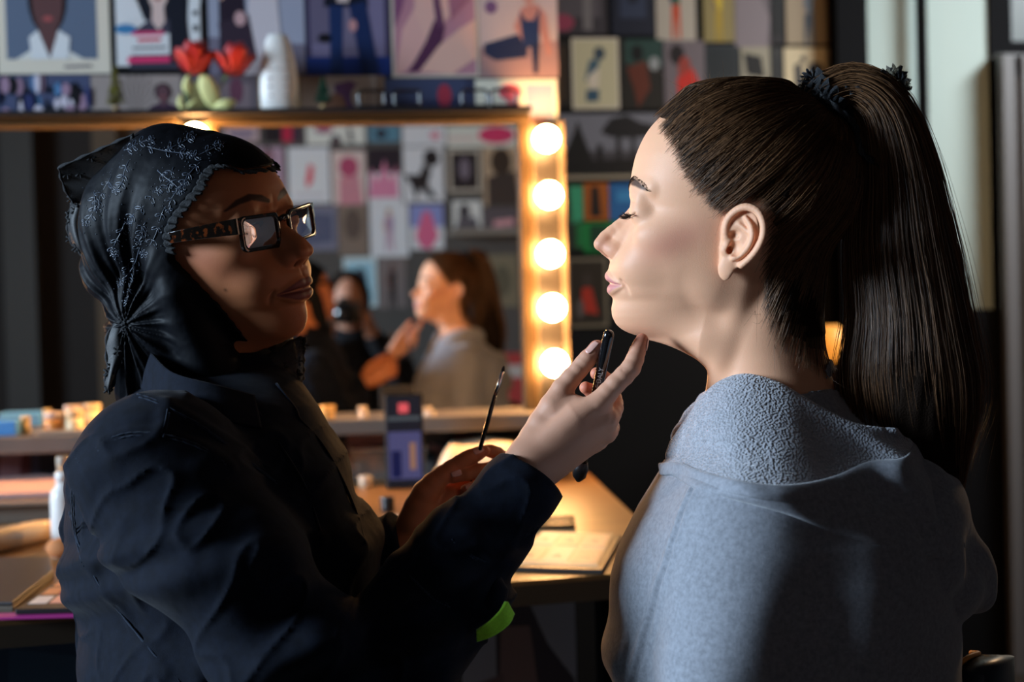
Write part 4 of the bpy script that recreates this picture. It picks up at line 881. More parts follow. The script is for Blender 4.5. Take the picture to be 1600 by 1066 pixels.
stray = 320; i = rg.choice(n, stray, replace=False); Q = P[i].copy(); k = rg.uniform(.2, 1, stray)[:, None] * smooth(t, .1, 1)[None] * rg.uniform(8, 42, stray)[:, None]
Q[..., 0] += k * rg.choice([1, 1, -.3], stray)[:, None]; Q[..., 1] += k * .2 * rg.normal(size=stray)[:, None]
v3, f3 = strands(FW.w(Q.reshape(-1, 3)).reshape(Q.shape), .0001, .4)
v, f = join_np([(v, f), (v3, f3)])
sub('ponytail_strands', np_mesh('ponytail_strands', v, f), M_hair, ponytail).matrix_parent_inverse = Matrix.Identity(4)
# lashes
L_ = []
for s_ in (-1, 1):
    for i in range(60):
        a = -.92 + 1.84 * i / 59 + rg.normal() * .02; tt_ = a / .95
        o_ = np.array([1012 - 25.6 * math.cos(a) * .955, 331 + 7.5 - 5 * tt_ * tt_, (57 + 26.8 * math.sin(a))])
        dr = np.array([-math.cos(a) * .75, .42 + .12 * rg.normal(), math.sin(a) * .85 + .12 * rg.normal()]); ln_ = rg.uniform(13, 18)
        pts = [o_ + dr * ln_ * x + np.array([-.25, -.55, 0]) * ln_ * x * x for x in np.linspace(0, 1, 6)]
        pts = np.array(pts); pts[:, 2] *= s_; L_.append(pts)
L_ = np.array(L_)
for Lh in (L_[:60], L_[60:]):
    v, f = strands(FW.w(Lh.reshape(-1, 3)).reshape(Lh.shape), .00034, .25); link('eyelashes', np_mesh('eyelashes', v, f), M_black, woman)
# brow hairs
B_ = []
bp = np.array(browW, float)
for s_ in (-1, 1):
    for i in range(170):
        t_ = rg.uniform(0, 3.9); c_ = catmull(bp, [t_])[0]; wd = np.interp(t_, [0, 1, 2, 3, 4], [2.5, 4.2, 3.8, 2.8, 1])
        o_ = c_ + [0, rg.uniform(-1, 1) * wd, 0]; tg_ = catmull(bp, [min(t_ + .3, 4)])[0] - c_; tg_ /= np.linalg.norm(tg_) + 1e-9
        dr = tg_ + np.array([0, -.55 + .5 * t_ / 4, 0]); pts = np.array([o_ + dr * 5 * x for x in np.linspace(0, 1, 4)]); pts[:, 2] *= s_; B_.append(pts)
B_ = np.array(B_); sh = B_.shape; q = project(hw, B_.reshape(-1, 3), .5, 4, 1.5).reshape(sh)
for qh in (q[:170], q[170:]):
    v, f = strands(FW.w(qh.reshape(-1, 3)).reshape(qh.shape), .0002, .3); link('eyebrow', np_mesh('eyebrow', v, f), M_hairbase, woman)
# lace scrunchie
ax = np.array([.80, -.60, 0.0]); e1 = np.array([.60, .80, 0.0]); e2 = np.array([0, 0, 1.0]); c0 = np.array([1292, 166, 0.0])
vv_, nr, nc = [], 9, 160
for i in range(nr):
    for j in range(nc):
        th_ = 2 * math.pi * j / nc; x = i / (nr - 1); r_ = 37 + 5 * math.sin(math.pi * x) + (x - .5) ** 2 * 26 * (1 + .8 * math.sin(th_ * 17)) + 2.0 * math.sin(th_ * 31 + i)
        vv_.append(c0 + ax * ((x - .5) * 30 + 3 * math.sin(th_ * 13 + 1.5 * i)) + r_ * (math.cos(th_) * e1 * 1.12 + math.sin(th_) * e2))
fq = np.array([[i * nc + j, i * nc + (j + 1) % nc, (i + 1) * nc + (j + 1) % nc, (i + 1) * nc + j] for i in range(nr - 1) for j in range(nc)])
scr = link('hair_scrunchie', np_mesh('hair_scrunchie', FW.w(np.array(vv_)), fq), M_lace_dense, woman)
def ribbon(ctrl, width, n=40, ruf=.3, seed=0):
    C_ = catmull(np.array(ctrl, float), np.linspace(0, len(ctrl) - 1, n)); t_ = np.gradient(C_, axis=0); t_ /= np.linalg.norm(t_, axis=1)[:, None]
    s_ = np.cross(t_, [0, 0, 1.0]); s_ /= np.linalg.norm(s_, axis=1)[:, None] + 1e-9; out = []
    for i in range(n):
        for x in np.linspace(-1, 1, 7):
            wv = width * (1 + ruf * math.sin(i * 1.9 + seed)); out.append(C_[i] + s_[i] * x * wv + np.array([0, 0, 1.0]) * width * .5 * math.sin(i * 1.3 + x * 2.2 + seed))
    f_ = [[i * 7 + j, i * 7 + j + 1, (i + 1) * 7 + j + 1, (i + 1) * 7 + j] for i in range(n - 1) for j in range(6)]
    return np.array(out), np.array(f_)
rb = [ribbon([(1268, 150, -34), (1300, 180, -48), (1326, 206, -48), (1335, 245, -50), (1372, 272, -52), (1402, 290, -44)], 4.5, seed=1),
      ribbon([(1310, 150, -34), (1345, 150, -36), (1372, 128, -20), (1392, 122, -8), (1404, 146, -6), (1386, 152, -14), (1366, 140, -22)], 7.5, 60, .5, 2),
      ribbon([(1366, 150, -20), (1382, 132, -12), (1398, 134, -16), (1400, 150, -20), (1380, 158, -20)], 6, 50, .5, 4),
      ribbon([(1258, 152, -24), (1252, 138, -16), (1262, 122, -10), (1280, 132, -14)], 7, 40, .5, 5)]
v, f = join_np(rb); o = sub('lace_ruffle', np_mesh('lace_ruffle', FW.w(v), f), M_lace, scr); o.matrix_parent_inverse = Matrix.Identity(4)
s_ = o.modifiers.new('solid', 'SOLIDIFY'); s_.thickness = .0006

# hoodie -------------------------------------------------------------
hv = np.array([560, 600, 640, 680, 720, 760, 800, 860, 900, 960, 1000, 1030, 1066, 1200, 1400, 1500], float)
hF = np.array([1128, 1112, 1092, 1070, 1042, 1018, 994, 966, 956, 950, 944, 942, 952, 970, 990, 1000], float)
hB = np.array([1300, 1300, 1330, 1370, 1410, 1440, 1462, 1476, 1480, 1484, 1486, 1488, 1492, 1500, 1510, 1510], float)
hWd = np.array([70, 96, 125, 170, 225, 268, 292, 308, 312, 312, 310, 308, 305, 300, 300, 290], float)
SEAM = None
def hoodie_field(p):
    u, v, w = p[:, 0], p[:, 1], p[:, 2]; l = np.abs(w)
    F_, B_, W_ = np.interp(v, hv, hF), np.interp(v, hv, hB), np.interp(v, hv, hWd)
    C_ = F_ + (B_ - F_) * .52; a = np.where(u < C_, C_ - F_, B_ - C_)
    q = (np.abs((u - C_) / a) ** 2.3 + (l / W_) ** 2.3) ** (1 / 2.3); r = np.sqrt((u - C_) ** 2 + w * w)
    d = np.where(q > .05, r * (1 - 1 / np.maximum(q, .05)), -60.); d = smax(d, hv[0] - v, 10); d = smax(d, v - hv[-1], 10)
    ql = np.stack([u, v, l], 1)
    d = smin(d, schain(ql, [(1180, 800, 205), (1150, 960, 262), (1140, 1160, 285), (1045, 1330, 165), (975, 1362, 110)], [118, 110, 96, 66, 50], 6, 2), 40)
    # folds running down from the shoulder, drag lines at the elbow
    fo = 5 * np.sin((u * .9 + v * .35) * .035 + 2) * smooth(v, 760, 1000) + 3.5 * np.sin((u * .6 - v * .8) * .05 + w * .02) * smooth(v, 850, 1100)
    d = d + fo
    d = d - 8 * np.exp(-((u - (960 + .25 * np.abs(v - 1010))) / 26) ** 2) * np.exp(-((v - 1010) / 30) ** 2)
    # sleeve seam
    if SEAM is not None:
        m = (w < -40) & (u < 1200)
        if m.any():
            sd_ = chain(p[m], SEAM, [0] * len(SEAM)); d[m] = d[m] + 7 * np.exp(-(sd_ / 4.5) ** 2) - 2.5 * np.exp(-((sd_ - 12) / 7.0) ** 2)
    # hood bag hanging down the back
    bag = smin(ellip(p, (1395, 800, 0), (112, 92, 190)), smin(ellip(p, (1440, 900, -10), (84, 72, 130)), schain(p, [(1440, 850, 0), (1492, 888, 0), (1522, 930, 0)], [66, 46, 26], 20, 2), 20), 40)
    bag = smin(bag, capsule(p, (1240, 790, -150), (1420, 850, -130), 44, 62), 26)
    bag = bag + 3 * np.sin((u + v * .6) * .045)
    d = np.minimum(d, bag) - np.maximum(8 - np.abs(d - bag), 0) * .12
    # neck opening
    nk = chain(p, [(1185, 500, 0), (1200, 620, 0), (1215, 720, 0)], [92, 104, 112]); nk = np.minimum(nk, chain(p, [(1185, 560, 0), (1060, 660, 0)], [90, 28]))
    return smax(d, -nk, 5)
SEAM = np.array([cast(FW, hoodie_field, px, py) for px, py in [(1096, 742), (1078, 775), (1058, 830), (1040, 890), (1022, 950), (1008, 1000), (992, 1060), (975, 1120)]])
rim = np.array([cast(FW, hoodie_field, px, py, 9) for px, py in [(1036, 722), (1062, 734), (1092, 746), (1150, 762), (1210, 770), (1262, 767), (1312, 754), (1360, 733), (1400, 707), (1424, 686)]])
rim[:, 2] = np.minimum(rim[:, 2], -60); rim[-1, 2] = rim[-2, 2] + 25; rim[-2, 2] = min(rim[-2, 2], rim[-3, 2] + 20)
crest = np.array([LP(FW, *c) for c in [(1052, 690, -56), (1078, 652, -70), (1098, 624, -84), (1130, 600, -98), (1168, 592, -108), (1215, 604, -116), (1255, 626, -122), (1300, 650, -126), (1345, 668, -124), (1402, 674, -110)]])
v, f = surf(hoodie_field, (860, 540, -420), (1580, 1520, 420), RES_BODY)
v = relax(v, f, 1, .5)
hoodie = link('hoodie', np_mesh('hoodie', FW.w(v), f[:, ::-1]), M_hoodie, woman)
# the folded-down hood: fleece between crest and hem, a far side, and the outer cloth below the hem
def solid_net(name, rows, nu, nv, thick, mt, parent, bulge=None, nz=0):
    v, f = net_surface(rows, nu, nv)
    if nz: v = v + nz * noise3(v, 3, ((.06, 1), (.15, .5)))[:, None] * np.array([.3, .3, 1])
    o = link(name, np_mesh(name, FW.w(v), f), mt, parent)
    s_ = o.modifiers.new('solid', 'SOLIDIFY'); s_.thickness = thick * FW.s; s_.offset = 0; return o
up_ = lambda P, q: np.asarray(P) + np.array(q, float)
mid = (crest * .55 + rim * .45); mid2 = (crest * .25 + rim * .75)
rows = [up_(crest, (14, 60, 46)), up_(crest, (6, 14, 14)), crest, mid + [0, 0, 3], mid2 + [4, -2, 9], rim + [0, -3, 3]]
fl_o = solid_net('hood_lining', rows, 70, 130, 9, M_fleece, woman, nz=1.2); fl_o['label'] = 'pale grey fleece hood lining'
def far_field(p):
    d = schain(p, [(1066, 690, 30), (1120, 655, 84), (1180, 640, 108), (1262, 628, 84), (1316, 622, 40), (1360, 650, -10), (1396, 690, -50)], [20, 36, 44, 44, 36, 30, 22], 12, 2)
    nk = chain(p, [(1185, 500, 0), (1200, 620, 0), (1215, 720, 0)], [90, 101, 104])
    return smax(d, -nk, 6) + .8 * noise3(p, 3, ((.5, 1),))
v, f = surf(far_field, (1000, 540, -330), (1460, 820, 200), 3.0)
fo_ = sub('lining_far_side', np_mesh('lining_far_side', FW.w(v), f[:, ::-1]), M_fleece, fl_o); fo_.matrix_parent_inverse = Matrix.Identity(4)
HEM = [(1034, 732), (1062, 748), (1094, 764), (1156, 782), (1240, 806), (1316, 838), (1380, 852), (1443, 864), (1484, 866), (1506, 850)]
hem = np.array([cast(FW, hoodie_field, px, py, -3) for px, py in HEM])
m1 = rim * .5 + hem * .5 + [0, 0, -12]
rows = [rim + [2, -4, 10], rim + [-2, -9, -2], rim + [0, -1, -14], rim * .9 + hem * .1 + [0, 3, -15], rim * .75 + hem * .25 + [0, 0, -10], m1, rim * .2 + hem * .8 + [0, 0, -8], hem, hem + [0, 4, 14]]
hm = solid_net('hood', rows, 60, 130, 5, M_hoodie, woman, nz=1.0)
def back_field(p):
    d = schain(p, [LP(FW, 1410, 752, -70), LP(FW, 1440, 770, -70), LP(FW, 1468, 806, -60), LP(FW, 1486, 846, -50)], [36, 42, 40, 26], 14, 2)
    return d + 1.5 * np.sin((p[:, 0] - p[:, 1]) * .05)
v, f = surf(back_field, (1250, 600, -300), (1580, 980, 80), 4.0)
bo_ = sub('hood_crown', np_mesh('hood_crown', FW.w(v), f[:, ::-1]), M_hoodie, hm); bo_.matrix_parent_inverse = Matrix.Identity(4)
# trousers and shoes below the frame
def trouser_w(p):
    l = np.abs(p[:, 2]); q = np.stack([p[:, 0], p[:, 1], l], 1)
    d = schain(q, [(1275, 1480, 90), (965, 1470, 130), (950, 2060, 140)], [150, 98, 72], 15, 2); return smin(d, ellip(p, (1280, 1450, 0), (210, 150, 240)), 40)
v, f = surf(trouser_w, (700, 1240, -320), (1540, 2120, 320), 12.0)
link('trousers', np_mesh('trousers', FW.w(v), f[:, ::-1]), M_trouser, woman)
# ------------------------------------------------------------------ the make-up artist
FB = Frame(330, 700, 1.33)        # body frame: 1 unit = 1 pixel at 1.33 m
artist = empty('person', (float(FB.w((330, 700, 0))[0]), float(FB.w((330, 700, 0))[1]), 0.0),
    'person in black lace headscarf and glasses holding a make-up brush to the other one', 'person')
SKA = srgb(188, 118, 78)
v, f = surf(ha, (900, 120, -160), (1350, 700, 160), RES_HEAD)
v = relax(v, f, 1, .5)
browA = [(991, 292, 14), (993, 286, 28), (1002, 281, 50), (1013, 286, 70), (1026, 297, 88)]
colA = head_tint(v, SKA, srgb(120, 62, 58), srgb(44, 28, 22), srgb(168, 96, 72), browA)
sp_ = np.exp(-(((v[:, 0] - 1040) / 3.0) ** 2 + ((v[:, 1] - 424) / 3.0) ** 2)) * (v[:, 2] > 0); colA = colA * (1 - .6 * sp_[:, None])
PARTS_A = [(FA.w(v), f[:, ::-1], colA)]
# right hand (near), back of the hand towards the viewer
FH = Frame(880, 640, 1.20)
def H_(px, py, w): return LP(FH, px, py, w)
def hand_r(p):
    g = lambda *a: [H_(*x) for x in a]
    d = schain(p, g((760, 800, 4), (800, 752, 4), (826, 722, 4)), [40, 36, 33], 8, 2)
    # palm: metacarpals melted together
    d = smin(d, chain(p, g((824, 716, 0), (900, 652, -6), (938, 628, -6)), [26, 22, 17]), 16)
    d = smin(d, chain(p, g((834, 728, 2), (905, 676, 0), (948, 655, 4)), [26, 22, 18]), 16)
    d = smin(d, chain(p, g((842, 738, 8), (905, 694, 10), (947, 676, 18)), [24, 20, 16]), 14)
    d = smin(d, chain(p, g((848, 742, 14), (900, 708, 22), (930, 692, 32)), [22, 18, 14]), 14)
    th = schain(p, g((824, 706, 10), (848, 664, 16), (879, 608, 18), (904, 578, 17), (919, 560, 16), (936, 541, 15)), [25, 24, 17.5, 14.5, 14, 9.5], 3, 2)
    th = smin(th, ellip(p, H_(930, 546, 15), (10, 14, 8)), 4)
    d = smin(d, th, 12)
    d = smin(d, chain(p, g((868, 640, 10), (900, 632, 8)), [17, 14]), 14)       # web of the thumb
    ix = schain(p, g((936, 630, -5), (962, 600, -8), (986, 575, -6), (996, 549, 0), (1003, 531, 4)), [17, 15.5, 15, 12.5, 10], 3, 2)
    d = smin(d, ix, 7)
    md = schain(p, g((950, 656, 4), (960, 638, 28), (958, 622, 48), (950, 596, 60), (932, 584, 52)), [16.5, 14, 13.5, 12, 10], 3, 2)
    d = smin(d, md, 5)
    rn = schain(p, g((948, 678, 18), (955, 668, 44), (948, 650, 62), (932, 618, 72), (915, 606, 62)), [15, 13, 13, 12, 10], 3, 2)
    d = smin(d, rn, 5)
    lt = schain(p, g((930, 694, 32), (942, 686, 52), (936, 668, 72), (918, 645, 78), (904, 632, 70)), [13, 11.5, 11, 10, 8.5], 3, 2)
    d = smin(d, lt, 5)
    # knuckle creases and tendons
    d = d - 1.2 * np.exp(-np.maximum(chain(p, g((880, 672, -22), (935, 634, -22)), [1, 1]), 0) / 7)
    for c_ in (g((905, 566, 2), (918, 574, 2)), g((902, 569, 2), (915, 577, 2)), g((972, 578, -20), (984, 590, -20)), g((986, 556, -10), (1000, 562, -10))):
        d = d + 1.1 * np.exp(-np.maximum(capsule(p, c_[0], c_[1], .5), 0) / 2.0)
    d = d + 2.0 * np.exp(-np.maximum(chain(p, g((962, 640, -12), (955, 660, -14)), [1, 1]), 0) / 4.0)
    return d
v, f = surf(hand_r, (700, 480, -80), (1060, 860, 140), RES_HAND)
v = relax(v, f, 1)
def hand_tint(q, base, tips, rad=20):
    c = np.tile(np.array(base), (len(q), 1))
    for t_ in tips:
        m_ = np.exp(-(np.linalg.norm(q - t_, axis=1) / rad) ** 2)[:, None] * .6; c = c * (1 - m_) + np.array(srgb(212, 112, 84)) * m_
    return c
SKH = srgb(206, 152, 124)  # near hand's skin: window light put into the colour, paler and pinker
cH = hand_tint(v, SKH, [H_(1003, 531, 4), H_(936, 541, 15), H_(932, 584, 52), H_(915, 606, 62)])
PARTS_A.append((FH.w(v), f[:, ::-1], cH))
# left hand (far), holding the thin brush
FL_ = Frame(700, 770, 1.36)
def G_(px, py, w): return LP(FL_, px, py, w)
def hand_l(p):
    g = lambda *a: [G_(*x) for x in a]
    d = schain(p, g((600, 900, 20), (630, 858, 12), (648, 832, 10)), [34, 30, 27], 8, 2)
    d = smin(d, chain(p, g((650, 830, 8), (700, 788, 22), (745, 768, 40)), [26, 24, 16]), 14)
    d = smin(d, chain(p, g((658, 838, 16), (715, 806, 30), (752, 786, 46)), [24, 22, 15]), 14)
    d = smin(d, chain(p, g((664, 846, 22), (720, 826, 36), (750, 806, 50)), [22, 19, 14]), 14)
    d = smin(d, chain(p, g((655, 822, 4), (705, 775, 14), (745, 748, 34)), [22, 20, 14]), 14)
    th = schain(p, g((646, 812, 0), (664, 772, -8), (690, 744, -10), (718, 724, -10), (736, 714, -8), (756, 705, -4)), [24, 21, 15, 12.5, 12, 9], 3, 2); d = smin(d, th, 9)
    ix = schain(p, g((748, 748, 34), (775, 728, 40), (782, 714, 30), (770, 706, 16), (760, 704, 8)), [13, 11.5, 11, 10, 9], 3, 2); d = smin(d, ix, 5)
    md = schain(p, g((752, 768, 42), (786, 748, 40), (786, 732, 18), (750, 736, -6), (708, 746, -12)), [13, 12, 12, 11.5, 9.5], 3, 2); d = smin(d, md, 3)
    rn = schain(p, g((756, 788, 46), (792, 772, 42), (790, 754, 22), (760, 758, -2), (728, 766, -8)), [13, 11.5, 11.5, 11, 9], 3, 2); d = smin(d, rn, 3)
    lt = schain(p, g((752, 806, 50), (790, 796, 42), (788, 782, 22), (764, 784, 4), (746, 790, -2)), [12, 10, 10, 9.5, 8], 3, 2); d = smin(d, lt, 3)
    return d
v, f = surf(hand_l, (540, 640, -80), (840, 960, 130), RES_HAND * 1.2)
PARTS_A.append((FL_.w(v), f[:, ::-1], hand_tint(v, SKA, [G_(756, 705, -4), G_(708, 746, -12), G_(728, 766, -8)], 12)))
# body under the clothes (coarse)
def body_a(p):
    d = chain(p, [(335, 560, 10), (330, 640, 10), (330, 800, 20), (310, 1200, 20), (300, 1420, 20)], [85, 90, 150, 160, 180], 60)
    return d
JOINTS_R = [(250, 745, 1.175), (395, 940, 1.13), (560, 1085, 1.15), (704, 912, 1.180), (808, 776, 1.199)]
def arm_pts_r(): return [FB.l(V(*j)) for j in JOINTS_R]
JOINTS_L = [(410, 740, 1.50), (500, 930, 1.47), (570, 940, 1.40), (612, 886, 1.37), (640, 846, 1.36)]
def arm_pts_l(): return [FB.l(V(*j)) for j in JOINTS_L]
AR, AL = arm_pts_r(), arm_pts_l()
def body_a2(p):
    d = body_a(p); d = smin(d, chain(p, AR, [72, 55, 46, 38, 32]), 20); d = smin(d, chain(p, AL, [70, 52, 42, 34, 26]), 20)
    for s_ in (-1, 1):
        d = smin(d, chain(p, [(300, 1420, 100 * s_), (540, 1440, 120 * s_), (520, 2010, 130 * s_), (590, 2045, 135 * s_)], [115, 78, 52, 42]), 30)
    return d
v, f = surf(body_a2, (40, 500, -420), (900, 2100, 420), 15.0)
PARTS_A.append((FB.w(v), f[:, ::-1], np.tile(np.array(SKA), (len(v), 1))))
vv, ff = join_np([(a, b) for a, b, c in PARTS_A])
bodyA = link('body', np_mesh('body', vv, ff, col=np.concatenate([c for a, b, c in PARTS_A])), M_skinA, artist)
# nails
M_nail = mat('pale_pink_nail', srgb(228, 176, 160), rough=.22, coat=.4)
def nail(Fr, fld, base, tip, nrm_px, wd):
    """small convex plate on the finger between two projected points"""
    B0, B1 = np.array(base), np.array(tip); ax_ = B1 - B0; L0 = np.linalg.norm(ax_); ax_ /= L0; n_ = np.array(nrm_px, float); n_ -= ax_ * n_.dot(ax_); n_ /= np.linalg.norm(n_); s_ = np.cross(ax_, n_)
    rows = []
    for i, t_ in enumerate(np.linspace(0, 1, 9)):
        w_ = wd * (1 - .35 * (2 * abs(t_ - .5)) ** 3); row = []
        for x in np.linspace(-1, 1, 9): row.append(B0 + ax_ * L0 * t_ + s_ * x * w_ + n_ * (14 - 3.5 * x * x))
        rows.append(row)
    P = np.array(rows).reshape(-1, 3)
    for _ in range(1): P = project(fld, P, .55, 6, 1.0)
    f_ = np.array([[i * 9 + j, i * 9 + j + 1, (i + 1) * 9 + j + 1, (i + 1) * 9 + j] for i in range(8) for j in range(8)])
    o = sub('fingernail', np_mesh('fingernail', Fr.w(P), f_), M_nail, bodyA); o.matrix_parent_inverse = Matrix.Identity(4)
    m_ = o.modifiers.new('solid', 'SOLIDIFY'); m_.thickness = .0006; m_.offset = 0
nail(FH, hand_r, H_(921, 554, 14), H_(938, 534, 12), (-.35, -.45, -1), 6.5)
nail(FH, hand_r, H_(1001, 545, 2), H_(1008, 526, 3), (.95, 0, -.25), 6)
nail(FL_, hand_l, G_(742, 714, -8), G_(758, 706, -6), (-.3, -.6, -1), 5.5)
nail(FL_, hand_l, G_(722, 742, -12), G_(706, 746, -12), (-.2, -.4, -1), 5.5)
nail(FL_, hand_l, G_(741, 763, -6), G_(726, 766, -8), (-.2, -.4, -1), 5)
bodyA['label'] = bodyA.get('label', '') or 'warm tan skin'
# eyes behind the glasses
for s_ in (-1, 1):
    mb = MB(); n_ = 20; c_ = np.array([1012.0, 331, 57 * s_]); P, Q = [], []
    for i in range(n_ + 1):
        for j in range(n_):
            a_, b_ = math.pi * i / n_, 2 * math.pi * j / n_; P.append(c_ + 20.8 * np.array([-math.cos(a_), math.sin(a_) * math.sin(b_), math.sin(a_) * math.cos(b_)]) + np.array([-1.3 * max(0, math.cos(a_) - .88) * 10, 0, 0]))
    for i in range(n_):
        for j in range(n_): Q.append([i * n_ + j, i * n_ + (j + 1) % n_, (i + 1) * n_ + (j + 1) % n_, (i + 1) * n_ + j])
    P = np.array(P); ang = np.degrees(np.arccos(np.clip(-(P - c_)[:, 0] / np.linalg.norm(P - c_, axis=1), -1, 1)))
    cl = np.where(ang[:, None] < 10, .004, np.where(ang[:, None] < 28, np.array([[.05, .022, .01]]), np.array([[.7, .66, .62]])))
    o = sub('eye', np_mesh('eye', FA.w(P), np.array(Q), col=cl), None, bodyA); o.matrix_parent_inverse = Matrix.Identity(4)
    if s_ == -1:
        k_ = NT('eye_surface'); a_ = k_.node('ShaderNodeVertexColor', layer_name='tint'); k_.link(a_.outputs[0], k_.b.inputs['Base Color']); k_.set(Roughness=.08, Coat_Weight=1.0); M_eye = k_.m
    o.data.materials.append(M_eye)
L_ = []
for s_ in (-1, 1):
    for i in range(50):
        a = -.9 + 1.8 * i / 49; t_ = a / .92; o_ = np.array([1012 - 25.5 * math.cos(a), 331 - 6.5 + 8 * t_ * t_, 57 + 26.5 * math.sin(a)])
        dr = np.array([-math.cos(a) * .9, .1, math.sin(a) * .8]); pts = np.array([o_ + dr * 9 * x + np.array([-.1, -.6, 0]) * 9 * x * x for x in np.linspace(0, 1, 5)]); pts[:, 2] *= s_; L_.append(pts)
L_ = np.array(L_)
for Lh in (L_[:50], L_[50:]):
    v, f = strands(FA.w(Lh.reshape(-1, 3)).reshape(Lh.shape), .0003, .25); link('eyelashes', np_mesh('eyelashes', v, f), M_black, artist)

# ------------------------------------------------------------------ headscarf
OPEN = [(840, 238), (985, 239), (1003, 237), (1020, 226), (1036, 224), (1044, 234), (1048, 254), (1068, 276), (1092, 300), (1109, 325), (1109, 366), (1083, 404), (1058, 448), (1046, 494), (1040, 530), (1046, 620), (840, 640)]
KN = FA.l(V(222, 500, 1.30))
def px_of(q):
    """pixel position of local head points (used once, to lay folds that gather at the knot)"""
    c_ = (FA.w(q) - CAMN) @ MR; return 800 + c_[:, 0] / -c_[:, 2] * F_PX, 533 - c_[:, 1] / -c_[:, 2] * F_PX
bunA = FA.l(V(228, 352, 1.33)); bunB = FA.l(V(200, 415, 1.33)); bunC = FA.l(V(262, 280, 1.31))
def scarf_field(p):
    d = head_smooth_a(p) - 11
    e = np.linalg.norm(p - bunA, axis=1) - 112
    e = smin(e, np.linalg.norm((p - bunB) * [1, 1, 1], axis=1) - 76, 30)
    e = smin(e, np.linalg.norm(p - bunC, axis=1) - 92, 30)
    d = smin(d, e, 26)
    # drape over the cheek, throat and nape
    dr = schain(p, [(1150, 330, 96), (1128, 420, 96), (1120, 500, 78), (1105, 580, 60), (1060, 650, 30)], [34, 40, 44, 52, 50], 14, 2)
    dr = smin(dr, schain(p, [(1200, 450, 40), (1215, 540, 30), (1205, 640, 20)], [100, 104, 104], 20, 2), 22)
    dr = smin(dr, schain(p, [(1150, 330, -96), (1128, 420, -96), (1100, 520, -78), (1070, 600, -40)], [34, 40, 44, 50], 14, 2), 22)
    d = smin(d, dr, 18)
    r = p - KN; ang = np.arctan2(r[:, 1], r[:, 0]); rr = np.linalg.norm(r, axis=1)
    side = smooth(p[:, 0], 1110, 1200)
    fold = np.sin(ang * 15 + rr * .016 + 1.6 * np.sin(ang * 4 + 1)); fold = np.sign(fold) * np.abs(fold) ** .8
    d = d + (5.0 * fold + 1.6 * np.sin(ang * 37 + rr * .03)) * smooth(rr, 8, 80) * (1 - .8 * smooth(rr, 170, 330)) * side
    d = d + 3.0 * np.sin(p[:, 0] * .055 + p[:, 1] * .012 + 1) * smooth(p[:, 1], 330, 460) * (1 - side)
    # knot
    d = smin(d, np.linalg.norm(r, axis=1) - 20, 14)
    pd = polydist(p[:, 0], p[:, 1], OPEN); d = smax(d, -(pd - .8 * np.sin(p[:, 1] * .35)), 5)
    # hollow: the head fills the inside
    return smax(d, -(ha_low(p) - 1.0), 1.5)
def head_smooth_a(p):
    d = sect(HA, p); ca, sa = math.cos(R(10)), math.sin(R(10)); rot = np.array([[ca, -sa, 0], [sa, ca, 0], [0, 0, 1.0]])
    return smin(d, ellip(p, (1163, 292, 0), (170, 112, 124), rot), 22)
def ha_low(p):
    d = head_smooth_a(p); return smin(d, chain(p, [(1195, 400, 0), (1190, 520, 0), (1203, 620, 0)], [84, 86, 97], 10), 26)
v, f = surf(scarf_field, (960, 60, -260), (1500, 760, 260), RES_SCARF)
v = relax(v, f, 1)
scarf = link('headscarf', np_mesh('headscarf', FA.w(v), f[:, ::-1]), M_scarf, artist)
# lace hem along the forehead opening
edge = np.array([(988, 239), (1003, 237), (1020, 226), (1036, 224), (1044, 236), (1049, 255), (1068, 277), (1092, 301), (1108, 326), (1109, 350)], float)
hem_pts = []
for t_ in np.linspace(0, len(edge) - 1, 130):
    e_ = catmull(edge, [t_])[0]; q = np.array([[e_[0], e_[1], 130.0]])
    ks = np.linspace(140, 0, 71); Q = np.stack([np.full(71, e_[0]), np.full(71, e_[1]), ks], 1); ff_ = head_smooth_a(Q) - 12; hit = np.argmax(ff_ < 0)
    if not (ff_ < 0).any(): continue
    hem_pts.append(Q[hit])
hem_pts = np.array(hem_pts)
if len(hem_pts) > 8:
    vs_ = []
    for side in (1, -1):
        hp = hem_pts * [1, 1, side]; n_ = len(hp); L = []
        for i in range(n_):
            for x in np.linspace(0, 1, 6):
                L.append(hp[i] + np.array([5 - x * 12 * (1 + .22 * math.sin(i * 1.3)), x * 6 * (1 + .25 * math.sin(i * 1.3)), side * (2 + 2.5 * math.sin(i * .9 + x * 2)) - side * x * 5]))
        f_ = np.array([[i * 6 + j, i * 6 + j + 1, (i + 1) * 6 + j + 1, (i + 1) * 6 + j] for i in range(n_ - 1) for j in range(5)]); vs_.append((np.array(L), f_))
    v, f = join_np(vs_); v = np.where((ha_low(v) < 2)[:, None], project(ha_low, v, 2.5, 4, 1.5), v)
    o = sub('lace_hem', np_mesh('lace_hem', FA.w(v), f), M_lace_dense, scarf); o.matrix_parent_inverse = Matrix.Identity(4); s_ = o.modifiers.new('solid', 'SOLIDIFY'); s_.thickness = .0012
